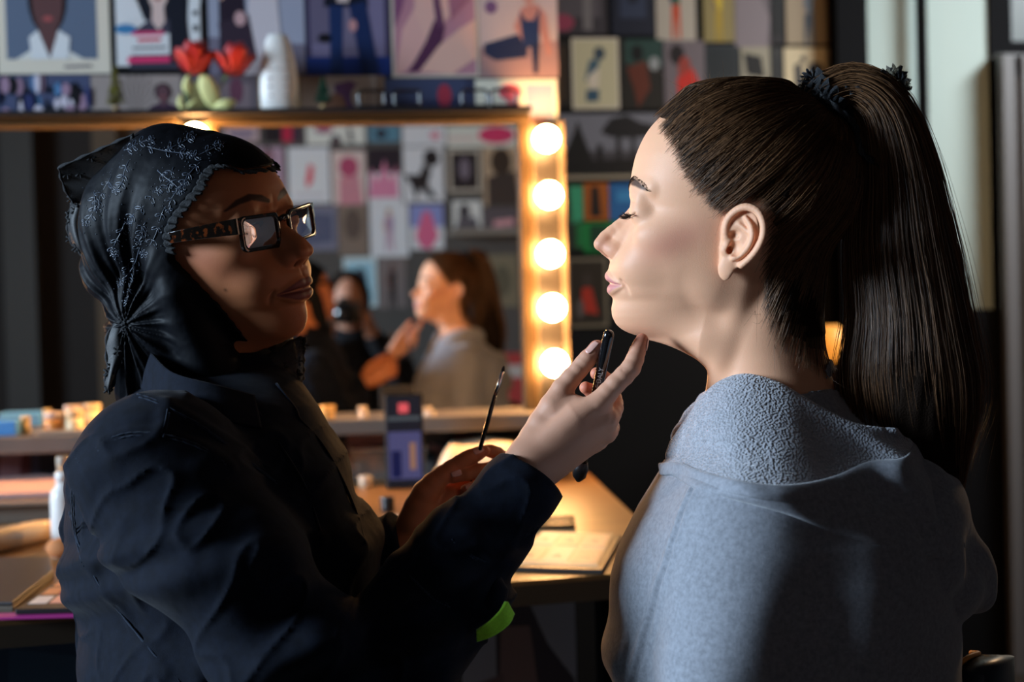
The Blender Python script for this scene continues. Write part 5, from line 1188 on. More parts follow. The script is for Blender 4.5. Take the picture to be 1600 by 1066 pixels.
# embroidery: sprays of leaves and beads on the near side
rg = np.random.RandomState(11)
M_bead = mat('blue_grey_thread', (.045, .06, .09), rough=.4, spec=.6)
BV, BF, nb_ = [], [], 0
def scarf_pt(px, py): return cast(FA, scarf_field, px, py, 1.0, 1.08, 1.45, 260)
sprays = [(225, 225, 300, 245), (262, 232, 300, 215), (300, 245, 345, 228), (172, 275, 150, 330), (205, 250, 180, 300), (240, 300, 200, 350), (262, 320, 225, 400), (225, 380, 190, 440), (250, 268, 285, 300), (190, 350, 178, 400), (290, 270, 265, 330), (205, 410, 196, 470), (190, 232, 235, 222), (275, 262, 250, 300), (310, 255, 285, 290), (150, 300, 138, 350), (230, 345, 215, 380)]
beads, stems = [], []
def loop(cx_, cy_, rx_, ry_, a_):
    return np.array([scarf_pt(cx_ + rx_ * math.cos(t_) * math.cos(a_) - ry_ * math.sin(t_) * math.sin(a_), cy_ + rx_ * math.cos(t_) * math.sin(a_) + ry_ * math.sin(t_) * math.cos(a_)) for t_ in np.linspace(0, 6.28, 9)])
for n_s, (x0, y0, x1, y1) in enumerate(sprays):
    P = [(x0 + (x1 - x0) * t_ + 4 * math.sin(t_ * 5 + x0), y0 + (y1 - y0) * t_ + 3 * math.cos(t_ * 4 + y0)) for t_ in np.linspace(0, 1, 8)]
    stems.append(np.array([scarf_pt(*a_) for a_ in P])); a0_ = math.atan2(y1 - y0, x1 - x0)
    for i in (1, 3, 5):
        for s_ in (-1, 1): aa_ = a0_ + s_ * .9; stems.append(loop(P[i][0] + 6 * math.cos(aa_), P[i][1] + 6 * math.sin(aa_), 5, 2.1, aa_))
    for k in range(5): aa_ = k * 1.257 + n_s; stems.append(loop(P[-1][0] + 4 * math.cos(aa_), P[-1][1] + 4 * math.sin(aa_), 3.2, 1.7, aa_))
    for k in range(34):
        i = rg.randint(0, 8); beads.append(scarf_pt(P[i][0] + rg.normal() * 9, P[i][1] + rg.normal() * 9))
for Q in stems:
    mb_ = MB(); mb_.tube(FA.w(Q), .0005, 5); BV.append(np.concatenate(mb_.v)); BF += [[i + nb_ for i in q] for q in mb_.f]; nb_ += len(BV[-1])
octa = np.array([(1, 0, 0), (-1, 0, 0), (0, 1, 0), (0, -1, 0), (0, 0, 1), (0, 0, -1)], float); of = [(0, 2, 4), (2, 1, 4), (1, 3, 4), (3, 0, 4), (2, 0, 5), (1, 2, 5), (3, 1, 5), (0, 3, 5)]
for b_ in beads:
    BV.append(FA.w(b_) + octa * .0006); BF += [[i + nb_ for i in q] for q in of]; nb_ += 6
o = sub('embroidery', np_mesh('embroidery', np.concatenate(BV), BF), M_bead, scarf); o.matrix_parent_inverse = Matrix.Identity(4); tag(o, kind='stuff')
# lace corner standing off the crown and the lace tail below the knot
def lace_panel(name, rows, parent, nu=24, nv=24, rim_=None, scl=500):
    P = [[V(*c) for c in r] for r in rows]; v, f = net_surface(P, nu, nv)
    o = sub(name, np_mesh(name, v, f), M_sheer, parent); o.matrix_parent_inverse = Matrix.Identity(4); m_ = o.modifiers.new('solid', 'SOLIDIFY'); m_.thickness = .0005
    mb_ = MB(); b_ = [v[j] for j in range(nv)] + [v[i * nv + nv - 1] for i in range(nu)] + [v[(nu - 1) * nv + j] for j in range(nv - 1, -1, -1)] + [v[i * nv] for i in range(nu - 1, -1, -1)]
    b_ = np.array(b_); b_ = b_[np.r_[True, np.linalg.norm(np.diff(b_, axis=0), axis=1) > 1e-5]]; k_ = np.arange(len(b_)); mb_.tube(b_, .0014 + .0007 * np.sin(k_ * 1.1), 6)
    rg_ = np.random.RandomState(len(rows)); 
    for _ in range(7):
        c_ = v[rg_.randint(0, len(v))]; 
        for a_ in range(5): mb_.tube(np.array([c_, c_ + .0045 * (MR[:, 0] * math.cos(a_ * 1.257) + MR[:, 1] * math.sin(a_ * 1.257))]), [.0004, .0011], 5)
    e_ = mb_.build(name + '_edging', M_lace_dense, None, True); e_.parent = parent; return o
M_sheer = lace_mat('sheer_black_lace', (.012, .012, .014), 1600, .55, base=.45)
lace_panel('lace_corner', [[(92, 262, 1.30), (150, 236, 1.29), (208, 210, 1.28)], [(98, 285, 1.31), (150, 262, 1.30), (200, 235, 1.29)], [(112, 312, 1.32), (150, 292, 1.31), (190, 262, 1.30)], [(138, 318, 1.33), (162, 310, 1.32), (184, 290, 1.31)]], scarf)
lace_panel('lace_tail', [[(186, 494, 1.29), (194, 492, 1.29), (200, 500, 1.29)], [(168, 525, 1.29), (184, 522, 1.285), (200, 528, 1.29)], [(166, 552, 1.29), (184, 550, 1.285), (204, 550, 1.29)], [(168, 575, 1.29), (176, 578, 1.285), (186, 572, 1.29)], [(164, 598, 1.29), (170, 604, 1.285), (177, 600, 1.29)], [(168, 611, 1.29), (170, 612, 1.29), (173, 610, 1.29)]], scarf)
lace_panel('lace_side', [[(112, 318, 1.31), (120, 322, 1.30), (132, 318, 1.30)], [(106, 345, 1.31), (114, 350, 1.30), (126, 352, 1.30)], [(110, 375, 1.32), (122, 385, 1.30), (134, 385, 1.30)], [(130, 400, 1.32), (138, 402, 1.31), (146, 398, 1.31)]], scarf)
# sheer scarf end under the chin
rows = [[(405, 560, 1.31), (432, 548, 1.31), (462, 530, 1.31), (476, 528, 1.31)], [(415, 590, 1.30), (440, 580, 1.31), (466, 570, 1.32), (474, 560, 1.33)], [(430, 620, 1.30), (448, 610, 1.31), (468, 600, 1.32), (474, 590, 1.33)]]
lace_panel('scarf_end', rows, scarf)

# ------------------------------------------------------------------ glasses (a thing of their own, worn)
glasses = empty('glasses', tuple(FA.w((968, 336, 0))), 'tortoiseshell rectangular glasses worn on the face of the person in the headscarf', 'glasses')
def k_tortoise():
    k = NT('tortoiseshell'); tc = k.node('ShaderNodeTexCoord'); n = k.node('ShaderNodeTexNoise', Scale=160.0, Detail=3.0); r = k.node('ShaderNodeValToRGB')
    r.color_ramp.elements[0].position = .56; r.color_ramp.elements[0].color = (.006, .004, .003, 1); r.color_ramp.elements[1].position = .66; r.color_ramp.elements[1].color = (.10, .022, .006, 1)
    k.link(tc.outputs['Object'], n.inputs['Vector']); k.link(n.outputs[0], r.inputs[0]); k.link(r.outputs[0], k.b.inputs['Base Color']); k.set(Roughness=.1, Coat_Weight=.6); return k.m
M_tort = k_tortoise()
GU, GV = 972, 338
for s_ in (-1, 1):
    inn, outr = rrect(39, 23, 9), rrect(45.5, 29, 11); n_ = len(inn); P = []
    for pr, uo in ((inn, -3.4), (outr, -3.4), (outr, 3.4), (inn, 3.4)):
        for a_, b_ in pr: wv = (59 + a_) ; P.append((GU + uo + (wv / 115) ** 2 * 13, GV + b_ - .04 * (wv - 60), s_ * wv))
    F_ = []
    for k in range(4):
        for j in range(n_): F_.append([k * n_ + j, k * n_ + (j + 1) % n_, ((k + 1) % 4) * n_ + (j + 1) % n_, ((k + 1) % 4) * n_ + j])
    o = link('rim', np_mesh('rim', FA.w(np.array(P)), np.array(F_), smooth=False), M_tort, glasses); bb = o.modifiers.new('b', 'BEVEL'); bb.width = .0007; bb.segments = 2; bb.limit_method = 'ANGLE'; bb.angle_limit = R(50)
    # lens: thin curved glass
    P, F_ = [], []; nr_ = 8
    for q_ in range(nr_ + 1):
        for a_, b_ in inn * (1.01 * q_ / nr_): wv = 59 + a_; P.append((GU + (wv / 115) ** 2 * 13 - 2.6 * (1 - (q_ / nr_) ** 2), GV + b_ - .04 * (wv - 60), s_ * wv))
    for q_ in range(nr_):
        for j in range(n_): F_.append([q_ * n_ + j, q_ * n_ + (j + 1) % n_, (q_ + 1) * n_ + (j + 1) % n_, (q_ + 1) * n_ + j])
    if s_ == -1:
        k_ = NT('coated_lens'); k_.n.remove(k_.b); tr = k_.node('ShaderNodeBsdfTransparent'); tr.inputs[0].default_value = (.82, .84, .88, 1); gl = k_.node('ShaderNodeBsdfGlossy', Roughness=.02); gl.inputs[0].default_value = (.85, .9, 1, 1)
        fr = k_.node('ShaderNodeLayerWeight', Blend=.35); mr = k_.node('ShaderNodeMapRange'); mr.inputs[3].default_value = .16; mr.inputs[4].default_value = .75; ms = k_.node('ShaderNodeMixShader')
        k_.link(fr.outputs[0], mr.inputs[0]); k_.link(mr.outputs[0], ms.inputs[0]); k_.link(tr.outputs[0], ms.inputs[1]); k_.link(gl.outputs[0], ms.inputs[2]); k_.link(ms.outputs[0], k_.n['Material Output'].inputs[0]); M_lens = k_.m
    lo_ = link('lens', np_mesh('lens', FA.w(np.array(P)), np.array(F_)), M_lens, glasses)
    # temple
    tp = [(GU + 8, GV - 16, 102), (GU + 20, GV - 16, 114), (GU + 90, GV - 12, 127), (1135, GV - 4, 126), (1175, GV + 18, 120)]; C_ = catmull(np.array(tp, float), np.linspace(0, 4, 18)); P = []
    for i, c_ in enumerate(C_):
        h_ = np.interp(i, [0, 4, 17], [13, 12.5, 5]); 
        for dy, dz in ((-1, -1), (-1, 1), (1, 1), (1, -1)): P.append((c_[0], c_[1] + dy * h_, s_ * (c_[2] + dz * 2.6)))
    F_ = [[i * 4 + j, i * 4 + (j + 1) % 4, (i + 1) * 4 + (j + 1) % 4, (i + 1) * 4 + j] for i in range(17) for j in range(4)] + [[3, 2, 1, 0], [68, 69, 70, 71]]
    o = link('temple', np_mesh('temple', FA.w(np.array(P)), F_, smooth=False), M_tort, glasses); bb = o.modifiers.new('b', 'BEVEL'); bb.width = .0009; bb.segments = 2
mb = MB(); mb.tube(FA.w(np.array([(GU - 1, GV - 14, -12), (GU - 4, GV - 17, -5), (GU - 4.5, GV - 17.5, 0), (GU - 4, GV - 17, 5), (GU - 1, GV - 14, 12)])), [.0024, .0027, .0028, .0027, .0024], 10); mb.build('bridge', M_tort, glasses, True)

# ------------------------------------------------------------------ jacket
jv = np.array([545, 575, 605, 640, 680, 720, 760, 800, 850, 900, 960, 1010, 1066, 1200, 1400], float)
jL = np.array([224, 222, 205, 176, 142, 120, 108, 103, 101, 104, 118, 128, 138, 140, 120], float)
jR = np.array([420, 448, 474, 496, 516, 534, 550, 568, 586, 600, 612, 610, 606, 600, 600], float)
jW = np.array([90, 100, 150, 215, 262, 290, 304, 308, 306, 300, 290, 286, 284, 280, 280], float)
ARr, ALr = [120, 100, 98, 76, 56], [100, 84, 78, 56, 44]
def jacket_field(p):
    u, v, w = p[:, 0], p[:, 1], p[:, 2]
    L_, R_, W_ = np.interp(v, jv, jL), np.interp(v, jv, jR), np.interp(v, jv, jW); C_ = (L_ + R_) / 2; a = (R_ - L_) / 2
    wc = 20 - (u - C_) * .25
    q = (np.abs((u - C_) / a) ** 2.3 + (np.abs(w - wc) / W_) ** 2.3) ** (1 / 2.3); r = np.sqrt((u - C_) ** 2 + (w - wc) ** 2)
    d = np.where(q > .05, r * (1 - 1 / np.maximum(q, .05)), -60.); d = smax(d, jv[0] - v, 8); d = smax(d, v - jv[-1], 10)
    a_ = schain(p, AR[:4], ARr[:4], 8, 3); d = smin(d, a_, 34)
    fa_ = chain(p, [AR[2], AR[3], AR[4], AR[4] + (AR[4] - AR[3]) * .5], [96, 74, 55, 49], 10)
    # forearm folds: rings along the sleeve
    t_ = seg_t(p, AR[2], AR[4]); fa_ = fa_ + 4.0 * np.sin(t_ * 22 + noise3(p, 4, ((.02, 1),)) * 3) * smooth(t_, .05, .5) * (1 - smooth(t_, .8, .95))
    d = smin(d, fa_, 12)
    d = smin(d, schain(p, AL, ALr, 8, 2), 16)
    # cuff opening, near sleeve
    n_ = (AR[4] - AR[3]); n_ = n_ / np.linalg.norm(n_); d = smax(d, np.where((u > 640) & (w < -20), (p - CUFF) @ CUFN, -50.), 2)
    d = smax(d, -capsule(p, AR[4] - n_ * 4, AR[4] + n_ * 120, 46, 43), 2)
    n2 = (AL[4] - AL[3]); n2 = n2 / np.linalg.norm(n2); d = smax(d, np.where((np.linalg.norm(p - AL[4], axis=1) < 90), (p - AL[4] - n2 * 4) @ n2, -50.), 2)
    # sweeping folds from the shoulder and across the upper sleeve
    s_ = smooth(v, 650, 760)
    d = d + 8.5 * np.sin((u * .55 + v * 1.0) * .036 + 1.5 * np.sin(u * .012)) * s_ * (w < 60) * .8 + 5.5 * np.sin((u * .3 + v) * .075 + 2.2 * np.sin(v * .02 + u * .01)) * s_ * smooth(v, 760, 860) + 4 * np.sin((u * 1.0 - v * .45) * .05 + w * .01) * s_ * smooth(u, 300, 480)
    rn_ = noise3(np.stack([u + .5 * v, v * 1.2 - .5 * u, w * .4], 1), 21, ((.035, 1), (.07, .5))); d = d - 5.0 * (1 - np.abs(rn_)) ** 7 * smooth(v, 640, 700)
    for ln, am, wd_ in SEAMS:
        dd = chain(p, ln, [0] * len(ln)); d = d - am * np.exp(-(dd / wd_) ** 2) + am * 1.1 * np.exp(-((dd) / 1.8) ** 2)
    # collar stand
    col = schain(p, COLR, [16, 18, 19, 20, 20, 18], 6, 2); d = smin(d, col, 9)
    nk = chain(p, [(340, 480, 20), (345, 560, 20), (350, 610, 20)], [66, 72, 66]); d = smax(d, -nk, 4)
    return d
SEAMS = []
CUFF = FB.l(V(833, 744, 1.20)); CUFN = FB.l(V(833, 744, 1.20)) - FB.l(V(798, 796, 1.195)); CUFN = CUFN / np.linalg.norm(CUFN)
COLR = [LP(FB, *c) for c in [(236, 540, 30), (232, 572, -10), (262, 600, -62), (330, 612, -92), (400, 618, -72), (452, 640, -20)]]
SEAMS = [(np.array([cast(FB, jacket_field, *q, 0, .9, 1.6) for q in L]), 4.5, 9) for L in (
    [(215, 618), (262, 632), (300, 655), (345, 680), (390, 712), (430, 745)],
    [(160, 690), (200, 676), (262, 680), (320, 700), (362, 730)],
    [(112, 800), (128, 860), (160, 920), (210, 985), (260, 1050)],
    [(262, 628), (256, 660), (250, 680)],
    [(236, 560), (262, 590), (292, 618)])]
v, f = surf(jacket_field, (60, 500, -480), (920, 1440, 480), RES_BODY)
v = relax(v, f, 1, .5)
jacket = link('jacket', np_mesh('jacket', FB.w(v), f[:, ::-1]), M_jacket, artist)
# stitched seams and the collar fall
M_seam = cloth('navy_seam', (.016, .024, .042), var=.3, vs=500, bump=.6, bs=2500, sheen=.1, spec=.15)
for L in ([(214, 616), (240, 624), (270, 640), (310, 662), (350, 690), (392, 722), (430, 752)], [(150, 700), (180, 682), (215, 676), (262, 680), (310, 696), (350, 722)], [(108, 800), (122, 850), (150, 905), (190, 960), (240, 1020), (280, 1062)], [(120, 716), (112, 770), (116, 830), (128, 880)], [(262, 640), (258, 660), (252, 678)], [(706, 842), (738, 868), (772, 884)], [(640, 900), (672, 930), (700, 944)]):
    for k in (0, 5):
        Q = np.array([cast(FB, jacket_field, x_ + k * .6, y_ + k, .3, .9, 1.6) for x_, y_ in L]); Q = catmull(Q, np.linspace(0, len(Q) - 1, 40)); mb = MB(); mb.tube(FB.w(Q), .0007 + .0003 * np.sin(np.arange(40) * 2.1), 6); mb.build('seam', M_seam, artist, True)
rows = [[(222, 528, 1.335), (240, 552, 1.285), (275, 585, 1.235), (330, 604, 1.215), (396, 622, 1.225)], [(217, 560, 1.33), (236, 586, 1.275), (276, 614, 1.222), (334, 632, 1.20), (402, 648, 1.212)], [(216, 592, 1.325), (236, 616, 1.268), (276, 640, 1.212), (338, 658, 1.19), (408, 674, 1.20)]]
P = [[V(*c) for c in r] for r in rows]; v, f = net_surface(P, 24, 60); o = link('collar', np_mesh('collar', v, f), M_jacket, artist); m_ = o.modifiers.new('s', 'SOLIDIFY'); m_.thickness = .004
# lapel edges and front folds catching the lamps
mb = MB()
for L in ([(432, 600), (462, 640), (468, 655), (500, 690), (530, 740), (556, 800), (570, 850)], [(400, 640), (440, 700), (476, 760), (500, 830)]):
    Q = np.array([cast(FB, jacket_field, *q, 1, .9, 1.6) for q in L]); mb.tube(FB.w(catmull(Q, np.linspace(0, len(Q) - 1, 30))), .0014, 8)
mb.build('lapel', M_jacket, artist, True)
# lime green band at the elbow
def on_sleeve(px, py, o=.004):
    q = FB.w(cast(FB, jacket_field, px, py, 0, .9, 1.5)); return to_px(q)[2] - o
D_ = on_sleeve(752, 972)
rows = [[(744, 984, D_), (764, 970, D_ - .002), (780, 954, D_ - .001), (788, 940, D_ + .004)], [(747, 999, D_ + .004), (770, 993, D_ - .001), (790, 978, D_), (798, 960, D_ + .008)]]
v, f = net_surface([[V(*c) for c in r] for r in rows], 10, 24)
M_lime = cloth('lime_webbing', (.34, .75, .04), var=.1, vs=400, bump=.4, bs=2500); o = link('band', np_mesh('band', v, f), M_lime, artist); o['label'] = 'lime green band'; m_ = o.modifiers.new('s', 'SOLIDIFY'); m_.thickness = .004
mb = MB(); mb.tube(np.array([V(700, 975, D_ + .03), V(742, 968, D_ + .022), V(768, 948, D_ + .02), V(776, 925, D_ + .022), V(762, 895, D_ + .03)]), [.012, .016, .013, .010, .008], 16)
mb.build('sleeve_fold', M_jacket, artist, True)
def trouser_a(p):
    d = chain(p, [(300, 1400, 0), (300, 1440, 0)], [200, 200])
    for s_ in (-1, 1): d = smin(d, chain(p, [(300, 1420, 100 * s_), (540, 1440, 120 * s_), (520, 2010, 130 * s_)], [135, 98, 70]), 30)
    return d
v, f = surf(trouser_a, (40, 1180, -420), (900, 2080, 420), 12.0)
link('trousers', np_mesh('trousers', FB.w(v), f[:, ::-1]), M_trouser, artist)

# ------------------------------------------------------------------ the two brushes
b0 = V(951, 524, 1.196); b1 = V(933, 610, 1.216); ax_ = (b1 - b0) / np.linalg.norm(b1 - b0)
brushR = empty('makeup_brush', tuple(b0), 'thick glossy black brush handle held upright below the chin of the model', 'makeup brush')
mb = MB(); t_ = np.array([-.0048, -.0045, -.0035, -.0015, .001, .004, .05, .085, .10]); r_ = np.array([.0003, .0018, .0034, .0044, .0048, .0049, .0046, .0042, .0038]); mb.tube(b0 + ax_ * t_[:, None], r_, 28); mb.build('handle', M_black_gloss, brushR, True)
mb = MB(); mb.tube(b0 + ax_ * np.array([.10, .112, .122])[:, None], [.0042, .0046, .005], 24); mb.build('ferrule', mat('gunmetal', (.05, .05, .055), .25, 1), brushR, True)
mb = MB(); mb.tube(b0 + ax_ * np.array([.121, .128, .136, .141])[:, None], [.005, .0068, .006, .002], 24); mb.build('bristles', M_black, brushR, True)
fc = bpy.data.curves.new('lettering', 'FONT'); fc.body = 'E DALY'; fc.size = .0058; fc.align_x = 'LEFT'; fc.align_y = 'CENTER'; fc.extrude = .00004
tf = bpy.data.objects.new('text_tmp', fc); COL.objects.link(tf); bpy.context.view_layer.update(); tme = bpy.data.meshes.new_from_object(tf.evaluated_get(bpy.context.evaluated_depsgraph_get())); bpy.data.objects.remove(tf)
to = bpy.data.objects.new('lettering', tme); COL.objects.link(to); tme.materials.clear(); tme.materials.append(mat('silver_print', (.35, .35, .36), .4))
xax = -ax_; zax = CAMN - b0; zax -= xax * zax.dot(xax); zax /= np.linalg.norm(zax); yax = np.cross(zax, xax)
pos = b0 + ax_ * .0475 + zax * .0049
Mx = Matrix([list(np.append([xax[i], yax[i], zax[i]], pos[i])) for i in range(3)] + [[0, 0, 0, 1]]); 
hp = brushR; to.parent = hp; to.matrix_parent_inverse = Matrix.Translation(-Vector(hp.location)); to.matrix_basis = Mx
a0 = V(750, 702, 1.357); a1 = V(773.7, 617, 1.345); a2 = V(785.5, 580, 1.34); a3 = V(787.5, 572, 1.339)
brushL = empty('makeup_brush', tuple(a0), 'thin black brush with silver ferrule raised in the far hand', 'makeup brush')
low = a0 + (a0 - a1) * .6
mb = MB(); mb.tube(np.array([low, a0, a0 * .5 + a1 * .5, a1]), [.0012, .0020, .0022, .0018], 16); mb.build('handle', M_black_gloss, brushL, True)
mb = MB(); mb.tube(np.array([a1, a1 * .6 + a2 * .4 + MR[:, 0] * .0003, a2]), [.0019, .0021, .0016], 16); mb.build('ferrule', mat('silver', (.8, .82, .85), .22, 1), brushL, True)
mb = MB(); mb.tube(np.array([a2, a2 * .5 + a3 * .5, a3]), [.0018, .0016, .0006], 12); mb.build('bristles', M_black, brushL, True)
# ------------------------------------------------------------------ mirrors, bulbs, ledges
k_ = NT('mirror_glass'); k_.set(Base_Color=(.93, .93, .92, 1), Metallic=1.0, Roughness=.008); M_mirror = k_.m
def P3(px, py, Y=MY): return on_y(px, py, Y)
def mirror_unit(x0, x1, xi0, xi1, ytop, ytopi, ybot, label, zz=None):
    X0, X1 = P3(x0, 400)[0], P3(x1, 400)[0]; I0, I1 = P3(xi0, 400)[0], P3(xi1, 400)[0]
    xc = (x0 + x1) / 2; Zt, Zti, Zb = P3(xc, ytop)[2], P3(xc, ytopi)[2], P3(xc, ybot)[2]
    if zz: Zt, Zti = zz
    e = empty('mirror', ((X0 + X1) / 2, MY, Zb), label, 'mirror')
    boxo('glass', (I0 - .004, MY, Zb), (I1 + .004, MY + .006, Zti + .004), M_mirror, e)
    boxo('back_board', (X0, MY + .008, Zb), (X1, MY + .045, Zt), M_blackpaint, e)
    for nm, a, b in (('top_frame', (X0, MY - .022, Zti), (X1, MY + .008, Zt)), ('side_frame', (X0, MY - .02, Zb), (I0, MY + .008, Zti)), ('side_frame', (I1, MY - .02, Zb), (X1, MY + .008, Zti))):
        boxo(nm, a, b, M_gold, e, .003)
    return X0, X1, Zt, Zb, Zti
m2 = mirror_unit(333, 832, 348, 812, 182, 195, 648, 'wide gold-framed mirror reflecting both people, right of the headscarf')
m1 = mirror_unit(-220, 283, -205, 268, 182, 195, 672, 'gold-framed mirror with a dark reflection at the left picture edge', (m2[2], m2[4]))
M_ledge = mat('grey_brown_ledge', (.16, .14, .12), rough=.35, var=.15, vscale=20)
M_blk = mat('black_shelf_edge', (.012, .012, .014), rough=.4)
top = tag(boxo('shelf', (m1[0], MY - .05, m2[2] + .0008), (m2[1], MY + .058, m2[2] + .012), M_blk, None, .002), 'thin black shelf along the top of the mirrors', 'shelf')
l2z = P3(600, 652)[2]
tag(boxo('ledge', (m2[0] - .04, MY - .10, m2[3] - .032), (m2[1] + .05, MY + .058, m2[3] - .001), M_ledge, None, .004), 'grey wooden ledge under the wide mirror, behind the phone', 'ledge')
tag(boxo('ledge', (m1[0], MY - .16, m1[3] - .034), (m1[1] + .01, MY + .058, m1[3] - .001), M_ledge, None, .004), 'grey wooden ledge under the left mirror holding small jars', 'ledge')
ZL1 = m1[3] - .001; ZTOP = m2[2] + .012
# bulb strips
k_ = NT('bulb_glow'); k_.set(Base_Color=(1, .9, .75, 1), Emission_Color=(1.0, .50, .175, 1), Emission_Strength=BULB); M_bulb = k_.m
M_socket = mat('cream_socket', (.09, .068, .045), rough=.4)
M_strip = mat('satin_metal_strip', (.012, .010, .009), rough=.4)
def strip(pxs, x0, x1, lab, blabs, group):
    a, b = P3(x0, 400)[0], P3(x1, 400)[0]; top_, bot = P3(pxs[0][0], 190)[2], P3(pxs[-1][0], 640)[2]
    e = empty('light_strip', ((a + b) / 2, MY + .05, bot), lab, 'light strip')
    boxo('plate', (a + .006, MY + .02, bot), (b - .006, MY + .058, top_ + .2 * 0), M_strip, e, .002)
    boxo('edge', (a, MY - .012, bot), (a + .007, MY + .058, top_), M_socket, e, .001); boxo('edge', (b - .011, MY - .012, bot), (b, MY + .058, top_), M_socket, e, .001)
    for (px, py), bl in zip(pxs, blabs):
        c = P3(px, py, MY - .035); z = c[2]; r = .0262
        bu = empty('light_bulb', (c[0], MY + .02, z), bl, 'light bulb', group)
        mb = MB(); mb.tube(np.array([(c[0], MY + .0190, z), (c[0], MY - .008, z)]), [.017, .015], 20); mb.build('socket', M_socket, bu, True)
        mb = MB(); n = 14; pr = [(r * math.sin(t), -r * math.cos(t)) for t in np.linspace(.0, math.pi - .45, n)]
        Vv = []; N_ = 24
        for q, zz in pr:
            for k in range(N_): Vv.append((c[0] + q * math.cos(2 * math.pi * k / N_), c[1] + zz, z + q * math.sin(2 * math.pi * k / N_)))
        Ff = [(i * N_ + k, (i + 1) * N_ + k, (i + 1) * N_ + (k + 1) % N_, i * N_ + (k + 1) % N_) for i in range(n - 1) for k in range(N_)]
        link('globe', np_mesh('globe', np.array(Vv), [list(f) for f in Ff]), M_bulb, bu)
b5 = [(854, 217), (858, 305), (860, 397), (863, 481), (867, 568)]
nm5 = ['topmost', 'second from top', 'middle', 'fourth from top', 'lowest']
strip(b5, 834, 886, 'vertical metal strip with five glowing bulbs right of the wide mirror', ['round glowing bulb, %s on the strip right of the wide mirror' % n_ for n_ in nm5], 'bulbs right of the wide mirror')
strip([(305, 214), (307, 302), (308, 392), (309, 480), (310, 566)], 284, 332, 'vertical bulb strip between the two mirrors, behind the headscarf', ['round glowing bulb peeking over the headscarf under the roses'] + ['round glowing bulb behind the headscarf, %s on its strip' % n_ for n_ in nm5[1:]], 'bulbs between the mirrors')

strip([(-262, 225), (-262, 312), (-262, 402), (-262, 490), (-262, 576)], -286, -236, 'vertical bulb strip left of the left mirror, outside the picture', ['round glowing bulb left of the left mirror, %s on its strip' % n_ for n_ in nm5], 'bulbs left of the left mirror')  # added unseen strip, put in for warm light from the far left
# ------------------------------------------------------------------ on the top shelf
def X_(px, py, Y): return on_y(px, py, Y)[0]
YT = MY - .02
def xz(px, py, Y=YT): c = on_y(px, py, Y); return c[0], c[2]
def tiny_tree(px, ytop, h, col, label):
    x, _ = xz(px, 178); e = empty('bottle_brush_tree', (x, YT, ZTOP), label, 'ornament')
    mb = MB(); mb.lathe([(.008, 0), (.008, .008), (.002, .010), (.0015, .014)], (x, YT, ZTOP), 16); mb.build('base', mat('wood_base', (.4, .25, .1), .6), e, True)
    mb = MB(); rg_ = np.random.RandomState(int(px))
    for i in range(340):
        t_ = rg_.uniform(0, 1) ** .8; z = ZTOP + .012 + t_ * (h - .012); r = .018 * (1 - t_) + .002; a_ = rg_.uniform(0, 6.28); p = np.array([x, YT, z]); q = p + np.array([r * math.cos(a_), r * math.sin(a_), .003]); mb.tube(np.array([p, q]), [.0009, .0006], 4)
    mb.build('branches', col, e)
tiny_tree(182, 110, .088, mat('gold_green_bristle', (.22, .20, .04), .5), 'tiny gold-green bottle-brush tree on the top shelf, left of the roses')
tiny_tree(506, 130, .062, mat('dark_green_bristle', (.03, .10, .06), .5), 'tiny dark green bottle-brush tree on the top shelf, right of the white ornament')
# white ornament
x, z = xz(437, 178)
orn = empty('ornament', (x, YT, ZTOP), 'white bullet-shaped ornament on the top shelf right of the roses', 'ornament')
prof = [(.033, 0), (.0362, .004), (.0378, .035), (.0372, .062), (.0345, .09), (.0295, .115), (.024, .137), (.019, .147), (.0165, .150), (.008, .151)]
mb = MB(); mb.lathe(prof, (x, YT, ZTOP), 48, sx=1, sy=.55); M_orn = mat('milky_white', (.9, .86, .80), .35, emit=(1, .9, .78), es=.0); mb.build('body', M_orn, orn, True)
mb = MB(); 
for i, (zz, ww) in enumerate([(.092, .016), (.078, .018), (.060, .018), (.044, .017), (.026, .014)]):
    for j in range(3): mb.box((x + (j - 1) * ww * .9, YT - .0188 + .0022 * (zz > .08), ZTOP + zz), (ww * .55, .0015, .003 + .002 * (j % 2)))
mb.build('lettering', mat('faded_print', (.42, .34, .30), .5), orn)
